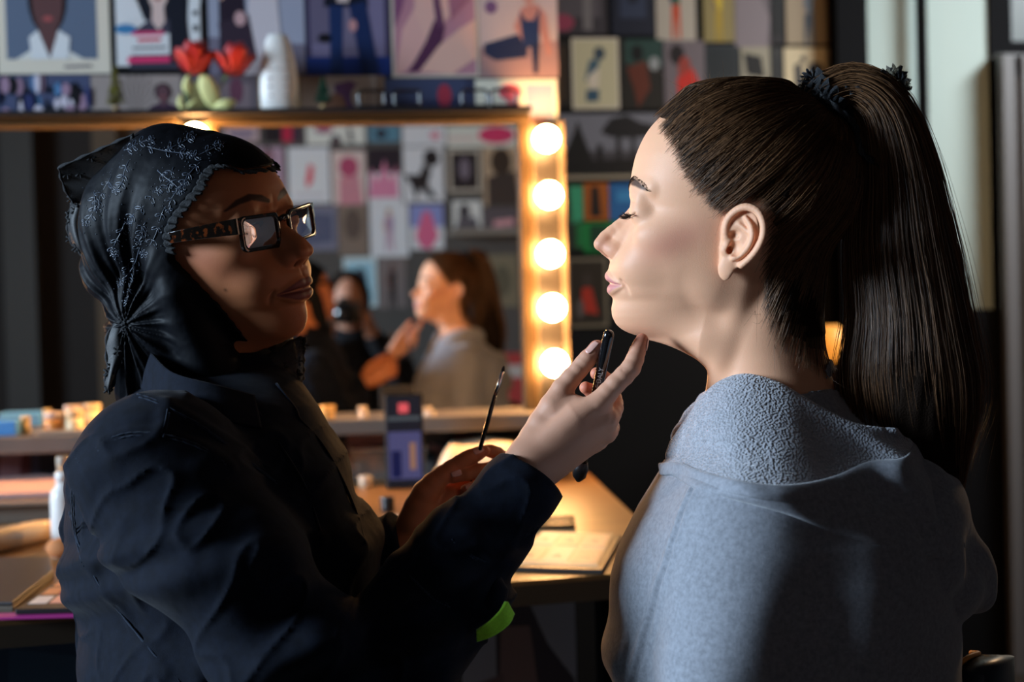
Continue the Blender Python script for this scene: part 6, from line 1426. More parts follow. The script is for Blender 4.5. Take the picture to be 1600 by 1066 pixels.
# roses in a slim holder
rose_e = empty('roses', (X_(305, 185, YT), YT, ZTOP), 'two red artificial roses with yellow-green leaves standing on the top shelf', 'flowers')
M_rose = mat('red_petal', (.40, .008, .012), .5, sheen=.2); M_leaf = mat('yellow_green_leaf', (.80, .76, .30), .5); M_stem = mat('green_stem', (.22, .34, .07), .5)
def rose(px, py, r):
    c = on_y(px, py, YT - .01); mb = MB(); rg_ = np.random.RandomState(int(px))
    for ring, (n, rr, hh, op) in enumerate([(1, .25, .9, .05), (3, .38, .85, .25), (4, .58, .75, .45), (5, .80, .60, .75), (6, 1.0, .42, 1.1)]):
        for k in range(n):
            a0 = 2 * math.pi * k / n + ring * .7 + rg_.uniform(-.2, .2); wd = 2 * math.pi / n * .85 if n > 1 else 6.0; Vv = []
            for i in range(7):
                t_ = i / 6
                for j in range(9):
                    s = (j - 4) / 4; a = a0 + s * wd * .62; rad = r * rr * (.35 + .65 * math.sin(min(t_ * 1.9, 1.57))) * (1 + op * .26 * t_ ** 3) * (1 - .14 * s * s * t_); zz = r * (-.8 + t_ * (hh + .95 + .25 * math.sin(k * 2.1 + ring)) - .34 * s * s * t_ + .08 * math.sin(5 * s + k)); Vv.append((c[0] + rad * math.cos(a), c[1] + rad * math.sin(a), c[2] + zz))
            mb.add(Vv, [(i * 9 + j, i * 9 + j + 1, (i + 1) * 9 + j + 1, (i + 1) * 9 + j) for i in range(6) for j in range(8)])
    o = mb.build('bloom', M_rose, rose_e, True); s = o.modifiers.new('s', 'SOLIDIFY'); s.thickness = .0012
    return c
c1 = rose(304, 94, .034); c2 = rose(366, 97, .033)
foot = np.array([X_(306, 185, YT), YT, ZTOP + .0015])
for c, b in ((c1, -.012), (c2, .010)):
    f0 = foot + [b, 0, 0]; mb = MB(); mb.tube(catmull(np.array([f0, f0 + (c - f0) * .35 + [b * .8, 0, 0], f0 + (c - f0) * .75 + [b * .3, 0, 0], c - [0, 0, .02]]), np.linspace(0, 3, 16)), .0022, 8); mb.build('stem', M_stem, rose_e, True)
def leaf(P, w_):
    P = catmull(np.array([on_y(a, b, YT + d) for a, b, d in P]), np.linspace(0, len(P) - 1, 12)); t = np.gradient(P, axis=0); t /= np.linalg.norm(t, axis=1)[:, None]; s = np.cross(t, [0, 1, .25]); s /= np.linalg.norm(s, axis=1)[:, None]
    Vv = []
    for i in range(12):
        ww = w_ * math.sin(math.pi * min(.98, max(.03, i / 11))) ** .7
        for k in (-1, -.5, 0, .5, 1): Vv.append(P[i] + s[i] * ww * k + np.array([0, -.003 * (1 - k * k), 0]))
    me = np_mesh('leaf', np.array(Vv), np.array([[i * 5 + k, i * 5 + k + 1, (i + 1) * 5 + k + 1, (i + 1) * 5 + k] for i in range(11) for k in range(4)])); o = link('leaf', me, M_leaf, rose_e); m_ = o.modifiers.new('s', 'SOLIDIFY'); m_.thickness = .001
leaf([(338, 172, 0), (332, 155, -.01), (322, 130, -.015), (314, 116, -.01)], .018); leaf([(336, 174, 0), (343, 168, -.01), (356, 163, -.015), (368, 158, -.01)], .012)
leaf([(296, 150, 0), (292, 135, -.005), (294, 118, -.01)], .009); leaf([(286, 172, 0), (296, 166, -.01), (308, 156, -.012)], .005)
leaf([(290, 173, -.01), (282, 162, -.012), (283, 148, -.01)], .006)
# black glasses lying on the shelf
def spec(pxa, pxb, py, label):
    e = empty('eyeglasses', (X_((pxa + pxb) / 2, py, YT), YT, ZTOP), label, 'glasses'); 
    for pc in (pxa, pxb):
        x = X_(pc, py, YT - .012); R_ = rrect(.0255, .016, .007, 6); mb = MB(); P = np.array([(x + a, YT - .012, ZTOP + .0185 + b) for a, b in R_]); mb.tube(np.vstack([P, P[:2]]), .0034, 8, caps=False); mb.build('rim', M_black_gloss, e, True)
    xa, xb_ = X_(pxa, py, YT - .012) - .027, X_(pxb, py, YT - .012) + .027
    for x in (xa, xb_): mb = MB(); mb.tube(np.array([(x, YT - .012, ZTOP + .028), (x, YT + .05, ZTOP + .024)]), .0022, 8); mb.build('temple', M_black_gloss, e, True)
    mb = MB(); mb.tube(np.array([(X_(pxa, py, YT - .012) + .025, YT - .012, ZTOP + .026), (X_(pxb, py, YT - .012) - .025, YT - .012, ZTOP + .026)]), .0022, 8); mb.build('bridge', M_black_gloss, e, True)
spec(581, 636, 160, 'black-rimmed glasses standing folded open on the top shelf')
spec(742, 788, 168, 'low dark glasses on the top shelf near the right corner of the mirror')

# ------------------------------------------------------------------ desk
ZD = .78
fl, fr_ = on_z(60, 966, ZD), on_z(870, 904, ZD); r1, r2 = on_z(985, 800, ZD), on_z(912, 732, ZD)
def isect(a, b, c, d):
    A = np.array([[b[0] - a[0], -(d[0] - c[0])], [b[1] - a[1], -(d[1] - c[1])]]); t = np.linalg.solve(A, np.array([c[0] - a[0], c[1] - a[1]])); return np.array(a[:2]) + t[0] * (np.array(b[:2]) - np.array(a[:2]))
cr = isect(fl, fr_, r1, r2); dirf = (np.array(fr_[:2]) - np.array(fl[:2])); dirf /= np.linalg.norm(dirf); fll = np.array(fl[:2]) - dirf * 1.3
dr = np.array(r2[:2]) - np.array(r1[:2]); dr /= np.linalg.norm(dr); tb = (MY + .055 - r2[1]) / dr[1]; back_r = np.array(r2[:2]) + dr * tb
poly = [fll, cr, back_r, np.array([fll[0] - .1, MY + .055])]
def k_wood():
    k = NT('honey_wood_top'); tc = k.node('ShaderNodeTexCoord'); mp = k.node('ShaderNodeMapping'); mp.inputs['Scale'].default_value = (3, 40, 1); n = k.node('ShaderNodeTexNoise', Scale=3.0, Detail=8.0); r = k.node('ShaderNodeValToRGB')
    r.color_ramp.elements[0].position = .3; r.color_ramp.elements[0].color = (.15, .075, .026, 1); r.color_ramp.elements[1].position = .7; r.color_ramp.elements[1].color = (.28, .15, .055, 1)
    k.link(tc.outputs['Object'], mp.inputs[0]); k.link(mp.outputs[0], n.inputs['Vector']); k.link(n.outputs[0], r.inputs[0]); k.link(r.outputs[0], k.b.inputs['Base Color']); k.set(Roughness=.38); return k.m
M_wood = k_wood(); M_wood_edge = mat('dark_wood_edge', (.06, .04, .022), .5, var=.2)
desk = empty('desk', (float(np.mean([p[0] for p in poly])), 2.2, 0), 'long honey-coloured wooden make-up desk under the mirrors', 'desk')
def prism(name, P, z0, z1, m, par, bev=0):
    n = len(P); Vv = [(p[0], p[1], z0) for p in P] + [(p[0], p[1], z1) for p in P]; mb = MB(); mb.add(Vv, [list(range(n))[::-1], list(range(n, 2 * n))] + [[i, (i + 1) % n, n + (i + 1) % n, n + i] for i in range(n)]); return mb.build(name, m, par, bevel=bev)
prism('desktop', poly, ZD - .006, ZD, M_wood, desk); prism('edge_board', [p for p in poly], ZD - .032, ZD - .0062, M_wood_edge, desk)
for p in (poly[1] + [-.08, .10], poly[2] + [-.08, -.12], poly[0] + [.3, .1], poly[3] + [.3, -.1]): boxo('leg', (p[0] - .025, p[1] - .025, 0), (p[0] + .025, p[1] + .025, ZD - .032), M_blackpaint, desk)
# poster leaning under the desk and a dark blue one on the left
def under(x0, y0, x1, y1, Y, sh, bg, lb):
    a, b, c = on_y(x0, y0, Y), on_y(x1, y0, Y), on_y(x0, y1, Y); z1_ = min(a[2], ZD - .04)
    page('poster', (a[0], Y, z1_), (1, 0, 0), (0, 0, -1), (0, -1, 0), abs(b[0] - a[0]), z1_ - .004, sh, bg, 0, th=.004, label=lb)
under(718, 924, 897, 1300, 2.1, [(S_(96, 88, 96), [(.3, .02), (.55, .0), (.75, .12), (.98, .2), (.98, .3), (.6, .3), (.3, .2)]), (S_(170, 140, 136), [(.35, .08), (.6, .08), (.7, .3), (.5, .45), (.3, .3)]), (S_(150, 124, 124), [(.1, .2), (.36, .18), (.4, .4), (.5, .5), (.2, .6)])], S_(196, 196, 206), 'large pale poster of a person standing under the desk, right of the dark sleeve')
under(-60, 1000, 190, 1400, 1.95, [(S_(66, 96, 124), [(.3, .02), (.9, .05), (.8, .5), (.2, .4)])], S_(50, 76, 104), 'dark blue poster standing under the left end of the desk')

# ------------------------------------------------------------------ desk things, right side
def on_desk(px, py, z=0): return on_z(px, py, ZD + z)
def quad_on_desk(name, c4_, z0, z1, m, par=None, bev=.001): return prism(name, [on_desk(*c)[:2] for c in c4_], ZD + z0, ZD + z1, m, par, bev)
# phone standing against the ledge
pb = on_y(632, 720, MY - .18); ph = empty('phone', (pb[0], pb[1], ZD), 'black phone standing upright and filming in front of the wide mirror', 'phone')
Zp0 = ZD + .001; pt = on_y(632, 615, MY - .15)[2]; hw_ = (on_y(662, 650, MY - .17)[0] - on_y(601, 650, MY - .17)[0]) / 2; xp = on_y(631, 650, MY - .17)[0]
tl = R(-5); rotp = np.array([[1, 0, 0], [0, math.cos(tl), -math.sin(tl)], [0, math.sin(tl), math.cos(tl)]]); hph = (pt - Zp0) / math.cos(tl)
cph = np.array([xp, MY - .17, Zp0 + hph / 2 * math.cos(tl)])
mb = MB(); mb.box(cph, (hw_ * 2, .009, hph), rot=rotp); mb.build('case', M_black, ph, bevel=.003)
def scr_(nm, x0, x1, z0, z1, col, es, lv): mb = MB(); mb.box(cph + rotp @ np.array([(x0 + x1) / 2 * hw_, -.0048 - .0002 * lv, (z0 + z1) / 2 * hph]), ((x1 - x0) * hw_, .0003, (z1 - z0) * hph), rot=rotp); mb.build(nm, mat(nm + '_glow', [c * .2 for c in col], .2, emit=col, es=es), ph)
scr_('screen', -.88, .88, -.47, .47, S_(40, 46, 60), .25, 0); scr_('record_button', -.28, .24, .30, .40, S_(230, 90, 96), .8, 1); scr_('preview_image', -.84, .84, -.40, .10, S_(92, 92, 140), .45, 1)
scr_('preview_figure', .25, .55, -.30, -.02, S_(190, 140, 110), .4, 2); scr_('preview_shadow', -.7, -.2, -.38, -.1, S_(26, 36, 90), .4, 2); scr_('toolbar', -.84, .84, .22, .26, S_(110, 120, 126), .3, 1)
# clear acrylic tray box
M_clear = NT('clear_acrylic'); M_clear.n.remove(M_clear.b); tr = M_clear.node('ShaderNodeBsdfTransparent'); tr.inputs[0].default_value = (.93, .92, .92, 1); gl = M_clear.node('ShaderNodeBsdfGlossy', Roughness=.08); df = M_clear.node('ShaderNodeBsdfDiffuse'); df.inputs[0].default_value = (.8, .7, .62, 1)
m1_, m2_ = M_clear.node('ShaderNodeMixShader'), M_clear.node('ShaderNodeMixShader'); m1_.inputs[0].default_value = .12; m2_.inputs[0].default_value = .22; M_clear.link(tr.outputs[0], m1_.inputs[1]); M_clear.link(gl.outputs[0], m1_.inputs[2]); M_clear.link(m1_.outputs[0], m2_.inputs[1]); M_clear.link(df.outputs[0], m2_.inputs[2]); M_clear.link(m2_.outputs[0], M_clear.n['Material Output'].inputs[0]); M_acr = M_clear.m
q = [on_desk(548, 745), on_desk(668, 745)]; xa, xb2 = q[0][0], q[1][0]; yb = q[0][1] - .05; hb = .060
bx = empty('acrylic_box', ((xa + xb2) / 2, yb, ZD), 'clear acrylic box with pale trim in front of the phone', 'box')
mb = MB()
for c, s in (((xa + xb2) / 2, yb), (xb2 - xa, .003)), (((xa + xb2) / 2, yb + .10), (xb2 - xa, .003)), ((xa, yb + .05), (.003, .10)), ((xb2, yb + .05), (.003, .10)): mb.box((c[0], c[1], ZD + hb / 2), (s[0], s[1], hb))
mb.box(((xa + xb2) / 2, yb + .05, ZD + .002), (xb2 - xa, .10, .003)); mb.build('walls', M_acr, bx)
mb = MB(); 
for c, s in (((xa + xb2) / 2, yb), (xb2 - xa + .004, .006)), (((xa + xb2) / 2, yb + .10), (xb2 - xa + .004, .006)), ((xa, yb + .05), (.006, .10)), ((xb2, yb + .05), (.006, .10)): mb.box((c[0], c[1], ZD + hb), (s[0], s[1], .004))
mb.build('trim', mat('pale_pink_trim', (.85, .68, .56), .4), bx, bevel=.001)
def jar(px, py, r, h, col, lid, label, name='jar', cat='jar', z=0, rough=.3, group=None, Y=None):
    c = on_desk(px, py, z) if Y is None else np.array([on_y(px, py, Y)[0], Y, ZD + z]); e = empty(name, tuple(c), label, cat, group)
    mb = MB(); mb.lathe([(r * .92, 0), (r, h * .08), (r, h * .6), (r * .96, h * .64)], c, 28); mb.build('body', mat(name + '_body', col, rough), e, True)
    mb = MB(); mb.lathe([(r * 1.03, h * .64), (r * 1.05, h * .7), (r * 1.05, h * .96), (r * .98, h)], c, 28); mb.build('lid', mat(name + '_lid', lid, rough), e, True); return e
jar(632, 741, .016, .030, (.5, .5, .52), (.7, .68, .66), 'small glass jar inside the clear acrylic box', z=.004)
jar(570, 715, .013, .022, (.6, .45, .3), (.75, .6, .45), 'small cream jar behind the left end of the acrylic box', Y=MY - .12)
jar(686, 700, .012, .03, (.8, .7, .6), (.9, .8, .7), 'small ivory jar behind the right end of the acrylic box', Y=MY - .14)
# creamy stack of paper, right
c_a, c_b, c_c, c_d = [np.array(on_desk(*c)) for c in [(684, 774), (818, 766), (820, 734), (694, 738)]]
nu_, nv_ = 24, 10; Vv = []
for i in range(nu_):
    for j in range(nv_):
        s, t = i / (nu_ - 1), j / (nv_ - 1); q_ = (c_a * (1 - s) + c_b * s) * (1 - t) + (c_d * (1 - s) + c_c * s) * t; e_ = min(1, 6 * min(s, 1 - s) + .25) * min(1, 5 * min(t, 1 - t) + .1)
        Vv.append(q_ + np.array([0, 0, .002 + .072 * e_ ** .5 + .003 * math.sin(s * 9 + t * 4)]))
mpch = np_mesh('pouch', np.array(Vv), np.array([[i * nv_ + j, i * nv_ + j + 1, (i + 1) * nv_ + j + 1, (i + 1) * nv_ + j] for i in range(nu_ - 1) for j in range(nv_ - 1)]))
po = tag(link('pouch', mpch, mat('cream_cloth', (.80, .66, .48), .7, bump=.3, bscale=200)), 'puffy cream make-up pouch on the desk behind the raised thin brush', 'pouch'); sm_ = po.modifiers.new('s', 'SOLIDIFY'); sm_.thickness = .003
bk = empty('storage_box', tuple(on_desk(680, 745)), 'small black box at the left end of the cream paper stack', 'box'); quad_on_desk('body', [(667, 752), (681, 752), (684, 715), (671, 715)], 0, .04, M_black, bk); quad_on_desk('lid', [(666, 753), (682, 753), (685, 714), (670, 714)], .0402, .046, M_blackpaint, bk)
# black compact with pale edge
cp = empty('compact', tuple(on_desk(872, 822)), 'black make-up compact lying behind the face chart palette', 'compact')
quad_on_desk('base', [(836, 836), (900, 834), (897, 818), (840, 820)], 0, .006, mat('brass_edge', (.5, .35, .18), .3), cp); quad_on_desk('lid', [(836, 836), (900, 834), (897, 818), (840, 820)], .0062, .013, M_black_gloss, cp)
# face chart palette
fp = empty('palette', tuple(on_desk(880, 870)), 'open palette of cream face charts lying at the front right of the desk', 'palette')
quad_on_desk('board', [(788, 893), (941, 898), (972, 842), (850, 836)], .0005, .006, M_black, fp); C_ = [(796, 888), (934, 893), (958, 843), (848, 838)]
quad_on_desk('chart_sheet', C_, .0062, .0075, mat('cream_sheet', (.66, .52, .34), .5), fp, 0)
A_ = [np.array(on_desk(*c)[:2]) for c in C_]; bil = lambda s, t: (A_[0] * (1 - s) + A_[1] * s) * (1 - t) + (A_[3] * (1 - s) + A_[2] * s) * t
for i in range(3):
    for j in range(2):
        s0, s1, t0, t1 = i / 3 + .03, (i + 1) / 3 - .03, j / 2 + .05, (j + 1) / 2 - .05
        prism('chart', [bil(s0, t0), bil(s1, t0), bil(s1, t1), bil(s0, t1)], ZD + .0076, ZD + .0082, mat('chart_tone', [(.74, .50, .30), (.70, .56, .40), (.66, .44, .26)][(i + j) % 3], .5), fp)
        prism('chart_mark', [bil(s0 + .06, t0 + .15), bil(s1 - .10, t0 + .12), bil(s1 - .12, t1 - .2), bil(s0 + .1, t1 - .16)], ZD + .0083, ZD + .0086, mat('chart_mark', [(.40, .24, .16), (.62, .40, .24), (.5, .3, .2)][(i * 2 + j) % 3], .5), fp)
# small things near the far wrist
jar(606, 800, .012, .026, (.02, .02, .022), (.03, .03, .032), 'small black pot in front of the far hand')
cap = tag(quad_on_desk('card', [(594, 822), (622, 818), (624, 808), (600, 810)], 0, .004, mat('white_card', (.85, .8, .72), .4)), 'small white card on the desk beside the far wrist', 'card')

# ------------------------------------------------------------------ desk things, left side
def pump():
    c = on_desk(103, 852); e = empty('pump_bottle', tuple(c), 'white plastic bottle with clear cap at the left shoulder of the jacket', 'bottle'); s = c
    w_ = (on_desk(122, 852)[0] - c[0]); w_ = .021
    mb = MB(); mb.lathe([(w_ * .9, 0), (w_, .006), (w_, .074), (w_ * .92, .082), (w_ * .6, .090), (w_ * .55, .097)], s, 36); mb.build('body', mat('white_plastic', (.78, .74, .70), .35), e, True)
    mb = MB(); mb.lathe([(w_ * .6, .0972), (w_ * .62, .108), (w_ * .52, .112)], s, 28); mb.build('collar', mat('white_collar', (.85, .8, .75), .3), e, True)
    mb = MB(); mb.lathe([(w_ * .45, .1122), (w_ * .48, .124), (w_ * .50, .132), (w_ * .42, .135)], s, 28); mb.build('cap', mat('cloudy_cap', (.7, .62, .5), .2, trans=.5), e, True)
pump()
def tube_():
    a, b = on_desk(2, 862), on_desk(84, 842); e = empty('squeeze_tube', tuple((a + b) / 2), 'beige squeeze tube lying on the left end of the desk', 'tube'); a = a + [0, 0, .017]; b = b + [0, 0, .017]; d = b - a
    mb = MB(); t_ = np.linspace(-.5, .86, 8)[:, None]; mb.tube(a + d * t_, [.016, .017, .0175, .018, .018, .018, .0175, .015], 24); mb.build('body', mat('beige_tube', (.68, .50, .30), .4), e, True)
    mb = MB(); mb.tube(a + d * np.array([.865, .9, 1.02, 1.04])[:, None], [.0135, .014, .014, .012], 20); mb.build('cap', mat('white_cap', (.75, .72, .7), .3), e, True)
tube_()
c = on_desk(92, 873); sg = empty('blending_sponge', tuple(c), 'orange teardrop make-up sponge beside the white bottle', 'sponge'); mb = MB()
mb.tube(np.array([c + [-.018, .004, .0145], c + [-.012, .003, .0148], c + [0, 0, .0150], c + [.012, -.003, .0135], c + [.022, -.006, .011], c + [.027, -.007, .010]]), [.004, .011, .0145, .012, .006, .001], 20); o = mb.build('foam', mat('orange_foam', (.62, .22, .07), .8, bump=.3, bscale=900), sg, True)
c = on_desk(92, 873); mb = MB(); mb.tube(np.array([c + [-.0195, .0043, .0145], c + [-.0175, .004, .0145]]), [.004, .007], 14); mb.build('flat_end', mat('worn_foam', (.5, .2, .1), .8), sg, True)
bkk = empty('closed_palette', tuple(on_desk(30, 915)), 'large closed charcoal palette lying at the left end of the desk', 'palette'); quad_on_desk('lid', [(-90, 955), (20, 957), (84, 905), (78, 884), (-90, 884)], .008, .012, mat('charcoal_lid', (.028, .026, .028), .35), bkk); quad_on_desk('base', [(-90, 957), (21, 959), (85, 906), (79, 883), (-90, 883)], .0003, .0078, M_wood_edge, bkk)
ep = empty('eyeshadow_palette', tuple(on_desk(90, 940)), 'black eyeshadow palette with white, pink and orange pans on a magenta sleeve', 'palette')
EC = [(24, 966), (175, 962), (190, 912), (96, 916)]
quad_on_desk('sleeve', [(-60, 972), (175, 965), (178, 958), (-50, 964)], .0002, .0035, mat('magenta_sleeve', (.42, .03, .22), .4), ep); quad_on_desk('tray', EC, .0037, .010, M_black, ep)
E_ = [np.array(on_desk(*c)[:2]) for c in EC]; bil2 = lambda s, t: (E_[0] * (1 - s) + E_[1] * s) * (1 - t) + (E_[3] * (1 - s) + E_[2] * s) * t
pc = [S_(206, 196, 190), S_(214, 150, 130), S_(196, 90, 70), S_(180, 110, 80), S_(196, 120, 70), S_(206, 70, 110), S_(150, 80, 60), S_(206, 160, 120), S_(206, 130, 80), S_(180, 90, 60), S_(210, 110, 90), S_(160, 90, 70)]
for i in range(4):
    for j in range(3):
        s0, s1, t0, t1 = .06 + i * .235, .06 + i * .235 + .205, .14 + j * .28, .14 + j * .28 + .23; prism('pan', [bil2(s0, t0), bil2(s1, t0), bil2(s1, t1), bil2(s0, t1)], ZD + .0102, ZD + .0108, mat('shadow_pan', pc[j * 4 + i], .6), ep)
# wooden organiser with pink papers at the back left
og = empty('makeup_case', tuple(on_desk(20, 800)), 'low grey-brown make-up case at the back of the left desk end', 'case'); quad_on_desk('body', [(-120, 822), (118, 814), (122, 790), (-110, 796)], 0, .030, mat('taupe_case', (.14, .105, .08), .4), og); quad_on_desk('lid', [(-122, 824), (120, 816), (124, 788), (-112, 794)], .0302, .036, mat('taupe_lid', (.22, .17, .13), .3), og)
tag(prism('towel', [on_z(*c, ZD + .037)[:2] for c in [(-60, 782), (108, 776), (112, 752), (60, 748), (-50, 758)]], ZD + .0365, ZD + .046, mat('pink_towel', (.50, .30, .27), .8, bump=.5, bscale=200), None, .003), 'folded pale pink towel on top of the make-up case', 'towel')
# small things on the ledge under the left mirror
def lj(px, w_, h_, col, label, name='jar', Y=MY - .10, em=0, top=None):
    x = on_y(px, 660, Y)[0]; e = empty(name, (x, Y, ZL1), label, 'jar' if name == 'jar' else name.split('_')[-1]); mb = MB(); mb.lathe([(w_ * .9, 0), (w_, h_ * .1), (w_, h_ * .7)], (x, Y, ZL1), 24); mb.build('body', mat('ledge_jar', col, .35), e, True)
    mb = MB(); mb.lathe([(w_ * 1.02, h_ * .7), (w_ * 1.02, h_ * .97), (w_ * .95, h_)], (x, Y, ZL1), 24); mb.build('lid', mat('ledge_jar_lid', top or [c * .8 for c in col], .35), e, True)
lj(40, .0085, .034, (.75, .55, .25), 'slim yellow bottle on the left ledge', 'small_bottle'); lj(84, .018, .040, (.62, .25, .06), 'orange jar on the left ledge', top=(.5, .4, .36)); lj(116, .017, .042, (.80, .62, .36), 'cream jar on the left ledge, right of the orange one')
x = on_y(10, 660, MY - .11)[0]; tag(boxo('tissue_pack', (x - .06, MY - .14, ZL1), (x + .026, MY - .08, ZL1 + .030), mat('bright_blue_wrap', (.10, .32, .70), .25), None, .004), 'bright blue wrapped pack on the left ledge at the picture edge', 'pack')
x = on_y(120, 668, MY - .05)[0]; tag(boxo('tray', (on_y(62, 668, MY - .13)[0], MY - .150, ZL1), (on_y(152, 668, MY - .13)[0], MY - .128, ZL1 + .008), mat('grey_tray', (.28, .24, .20), .4), None, .002), 'narrow grey tray in front of the jars on the left ledge', 'tray')
# little things on the ledge under the wide mirror
ZL2 = m2[3] - .001
def lk(px, r, h, col, lb, nm='jar'):
    x = on_y(px, 650, MY - .07)[0]; e = empty(nm, (x, MY - .07, ZL2), lb, 'jar'); mb = MB(); mb.lathe([(r, 0), (r, h * .6)], (x, MY - .07, ZL2), 20); mb.build('body', mat('small_jar', col, .3), e, True); mb = MB(); mb.lathe([(r * 1.04, h * .61), (r * 1.04, h)], (x, MY - .07, ZL2), 20); mb.build('lid', mat('small_jar_lid', [c * .9 for c in col], .3), e, True)
lk(510, .016, .018, (.7, .42, .14), 'shallow brass pot on the ledge right next to the jacket collar'); lk(568, .009, .014, (.65, .5, .36), 'tiny ivory pot on the ledge left of the phone'); lk(672, .012, .008, (.6, .5, .4), 'flat ivory pot on the ledge right of the phone')

# red and white box seen in the reflection
o_ = bxr.location; boxo('body', (o_[0] - .10, YB + .08, 0), (o_[0] + .10, YB + .24, .74 - .0), M_wall_dark, bxr) if False else None
zr = o_[2]
boxo('carton', (o_[0] - .09, YB + .11, 0), (o_[0] + .09, YB + .25, zr + .12), mat('red_carton', (.5, .05, .05), .5), bxr); boxo('carton_band', (o_[0] - .0905, YB + .1095, zr), (o_[0] + .0905, YB + .2505, zr + .06), mat('white_band', (.6, .55, .5), .5), bxr)

# ------------------------------------------------------------------ seats
def stool(x, y, z, label):
    e = empty('stool', (x, y, 0), label, 'stool'); mb = MB(); mb.lathe([(.19, 0), (.2, .02), (.19, .05)], (x, y, z - .05), 40); mb.build('seat', M_black, e, True)
    mb = MB(); mb.lathe([(.025, 0), (.025, z - .09)], (x, y, .04), 16); mb.build('column', M_strip, e, True); mb = MB(); mb.lathe([(.2, 0), (.2, .015), (.03, .04)], (x, y, 0), 40); mb.build('base', M_strip, e, True)
# chair behind the woman: dark back with orange piping
chs = empty('chair', tuple([float(FW.w((1300, 600, 40))[0]), float(FW.w((1300, 600, 40))[1]), 0]), 'dark chair with orange piping behind the grey hoodie', 'chair')
zs = float(FW.w((1280, 1685, 0))[2])
C = [(1478, 1028, -60), (1500, 1018, -40), (1520, 1024, 0), (1530, 1040, 60), (1532, 1060, 130)]
pts = np.array([FW.w(c) for c in C]); pts2 = catmull(pts, np.linspace(0, 4, 26))
Vv, Ff = [], []
for i, p in enumerate(pts2):
    for z_ in (0, -.05, -.12, -.20, -.28): Vv.append(p + np.array([.0, 0, z_]))
Ff = np.array([[i * 5 + j, i * 5 + j + 1, (i + 1) * 5 + j + 1, (i + 1) * 5 + j] for i in range(25) for j in range(4)])
o = link('backrest', np_mesh('backrest', np.array(Vv), Ff), mat('blue_black_vinyl', (.02, .03, .045), .35), chs); s = o.modifiers.new('s', 'SOLIDIFY'); s.thickness = .03; s.offset = 1
mb = MB(); mb.tube(pts2 + np.array([0, -.002, .002]), .0022, 8); mb.build('piping', mat('orange_piping', (.7, .28, .05), .5), chs, True)
cx_, cy_ = chs.location[0], chs.location[1]
mb = MB(); mb.lathe([(.2, 0), (.22, .03), (.2, .07)], (cx_, cy_, zs - .07), 32); mb.build('seat', M_black, chs, True); mb = MB(); mb.lathe([(.025, 0), (.025, zs - .11)], (cx_, cy_, .04), 16); mb.build('column', M_strip, chs, True); mb = MB(); mb.lathe([(.22, 0), (.22, .02), (.03, .04)], (cx_, cy_, 0), 40); mb.build('base', M_strip, chs, True)
za = float(FB.w((300, 1660, 0))[2]); pa = FB.w((300, 1500, 0)); stool(pa[0], pa[1], za, 'black round stool under the person in the headscarf')

# added amber glow far behind the ponytail, standing in for the orange light
c = on_y(1298, 536, 3.75); lm = empty('table_lamp', (c[0], 3.75, 0), 'small amber glowing lamp glimpsed between the neck and the ponytail', 'lamp')
mb = MB(); mb.lathe([(.03, -.05), (.045, -.03), (.05, 0), (.042, .03), (.02, .048)], (c[0], 3.75, c[2]), 24); mb.build('lamp_shade', mat('amber_glow', (.8, .4, .1), .4, emit=(1, .33, .04), es=.75), lm, True)
mb = MB(); mb.lathe([(.10, 0), (.10, .02), (.02, .03), (.012, .06), (.012, c[2] - .052)], (c[0], 3.75, 0), 24); mb.build('lamp_stand', M_black, lm, True)
# ------------------------------------------------------------------ the photographer, seen only in the mirror
ph_ = empty('person', (0, -.32, 0), 'person in dark clothes photographing, seen blurred in the middle of the wide mirror', 'person')
def pf(p):
    d = ellip(p, (0.02, -.30, 1.17), (.075, .095, .115)); d = smin(d, capsule(p, (.02, -.30, 1.1), (.02, -.34, .98), .05), .03)
    d = smin(d, ellip(p, (.02, -.203, 1.155), (.015, .02, .022)), .015)
    t = chain(p, [(.02, -.36, .96), (.03, -.40, .70), (.03, -.42, .42)], [.12, .14, .16]); d = smin(d, t, .05)
    for s in (-1, 1):
        a = chain(p, [(.02 + .17 * s, -.36, .95), (.02 + .24 * s, -.28, .75), (.02 + .09 * s, -.16, 1.04), (.02 + .075 * s, -.12, 1.085)], [.05, .042, .032, .026]); d = smin(d, a, .03)
        for k in range(4): d = smin(d, chain(p, [(.02 + .078 * s, -.115, 1.12 - k * .018), (.02 + .085 * s, -.085, 1.118 - k * .018), (.02 + .062 * s, -.075, 1.116 - k * .018)], [.009, .0085, .0075]), .004)
        l = chain(p, [(.03 + .09 * s, -.42, .45), (.03 + .12 * s, -.1, .50), (.03 + .12 * s, -.35, .06), (.03 + .12 * s, -.18, .03)], [.1, .06, .045, .04]); d = smin(d, l, .03)
    return d
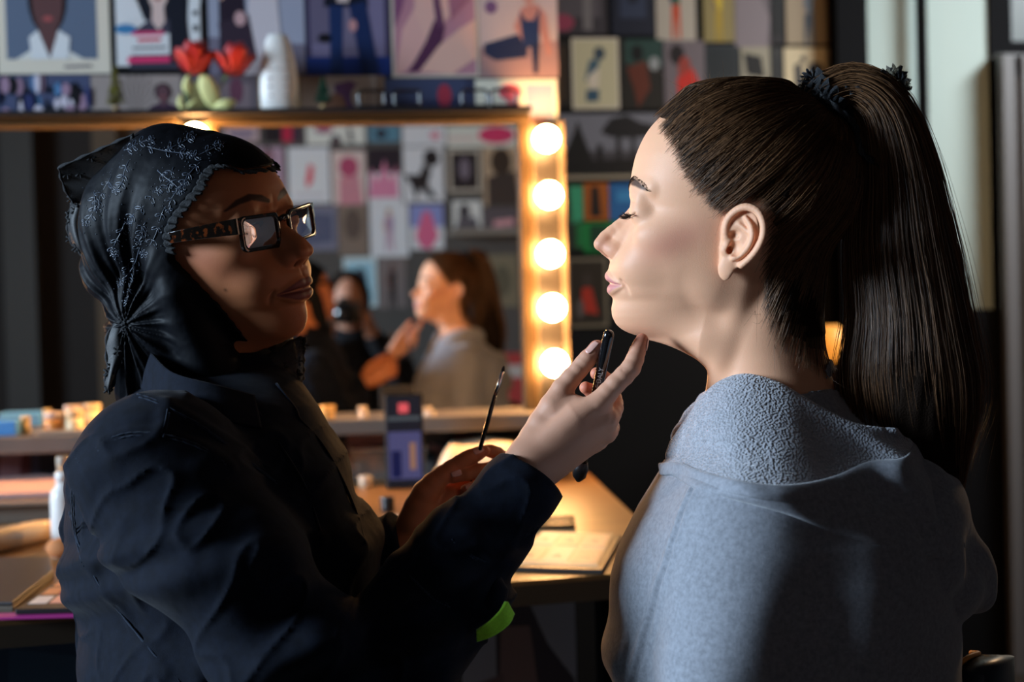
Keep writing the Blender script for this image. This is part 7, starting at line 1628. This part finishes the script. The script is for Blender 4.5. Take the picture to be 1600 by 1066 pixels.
v, f = surf(pf, (-.4, -.75, -.02), (.45, .05, 1.35), .008); c = np.tile(np.array(srgb(196, 140, 112)), (len(v), 1))
link('body', np_mesh('body', v, f[:, ::-1], col=c), M_skinA, ph_)
def pj(p):
    t = chain(p, [(.02, -.37, .97), (.03, -.40, .70), (.03, -.42, .42)], [.14, .165, .19])
    for s in (-1, 1): t = smin(t, chain(p, [(.02 + .18 * s, -.36, .95), (.02 + .25 * s, -.28, .75), (.02 + .105 * s, -.175, 1.01)], [.075, .06, .042]), .04)
    return t
v, f = surf(pj, (-.45, -.8, .2), (.5, 0, 1.2), .01); link('sweater', np_mesh('sweater', v, f[:, ::-1]), M_shirt, ph_)
def phair(p):
    d = ellip(p, (0.02, -.325, 1.19), (.092, .10, .115)); d = smin(d, chain(p, [(.02, -.37, 1.16), (.02, -.42, .95)], [.085, .06]), .04)
    return smax(d, -(ellip(p, (.02, -.18, 1.13), (.085, .11, .12))), .01)
v, f = surf(phair, (-.15, -.55, .8), (.2, -.1, 1.35), .006); link('hair', np_mesh('hair', v, f[:, ::-1]), M_hairbase, ph_)
def ptr(p):
    d = None
    for s in (-1, 1):
        l = chain(p, [(.03 + .09 * s, -.42, .45), (.03 + .12 * s, -.1, .50), (.03 + .12 * s, -.35, .10)], [.125, .08, .06]); d = l if d is None else smin(d, l, .03)
    return d
v, f = surf(ptr, (-.35, -.75, 0), (.4, .1, .65), .012); link('trousers', np_mesh('trousers', v, f[:, ::-1]), M_trouser, ph_)
cm = empty('camera_device', (.0, -.09, 1.12), 'black camera held up by the photographer in the mirror', 'camera')
cm.name = 'photo_camera'
mb = MB(); mb.box((0, -.115, 1.12), (.135, .045, .088)); mb.box((0, -.118, 1.17), (.05, .04, .03)); mb.build('camera_body', M_black, cm, bevel=.006)
mb = MB(); mb.tube(np.array([(0, -.09, 1.115), (0, -.02, 1.118)]), [.036, .038], 32); mb.tube(np.array([(0, -.021, 1.118), (0, -.012, 1.118)]), [.040, .040], 32); mb.build('lens_barrel', M_black_gloss, cm, True)
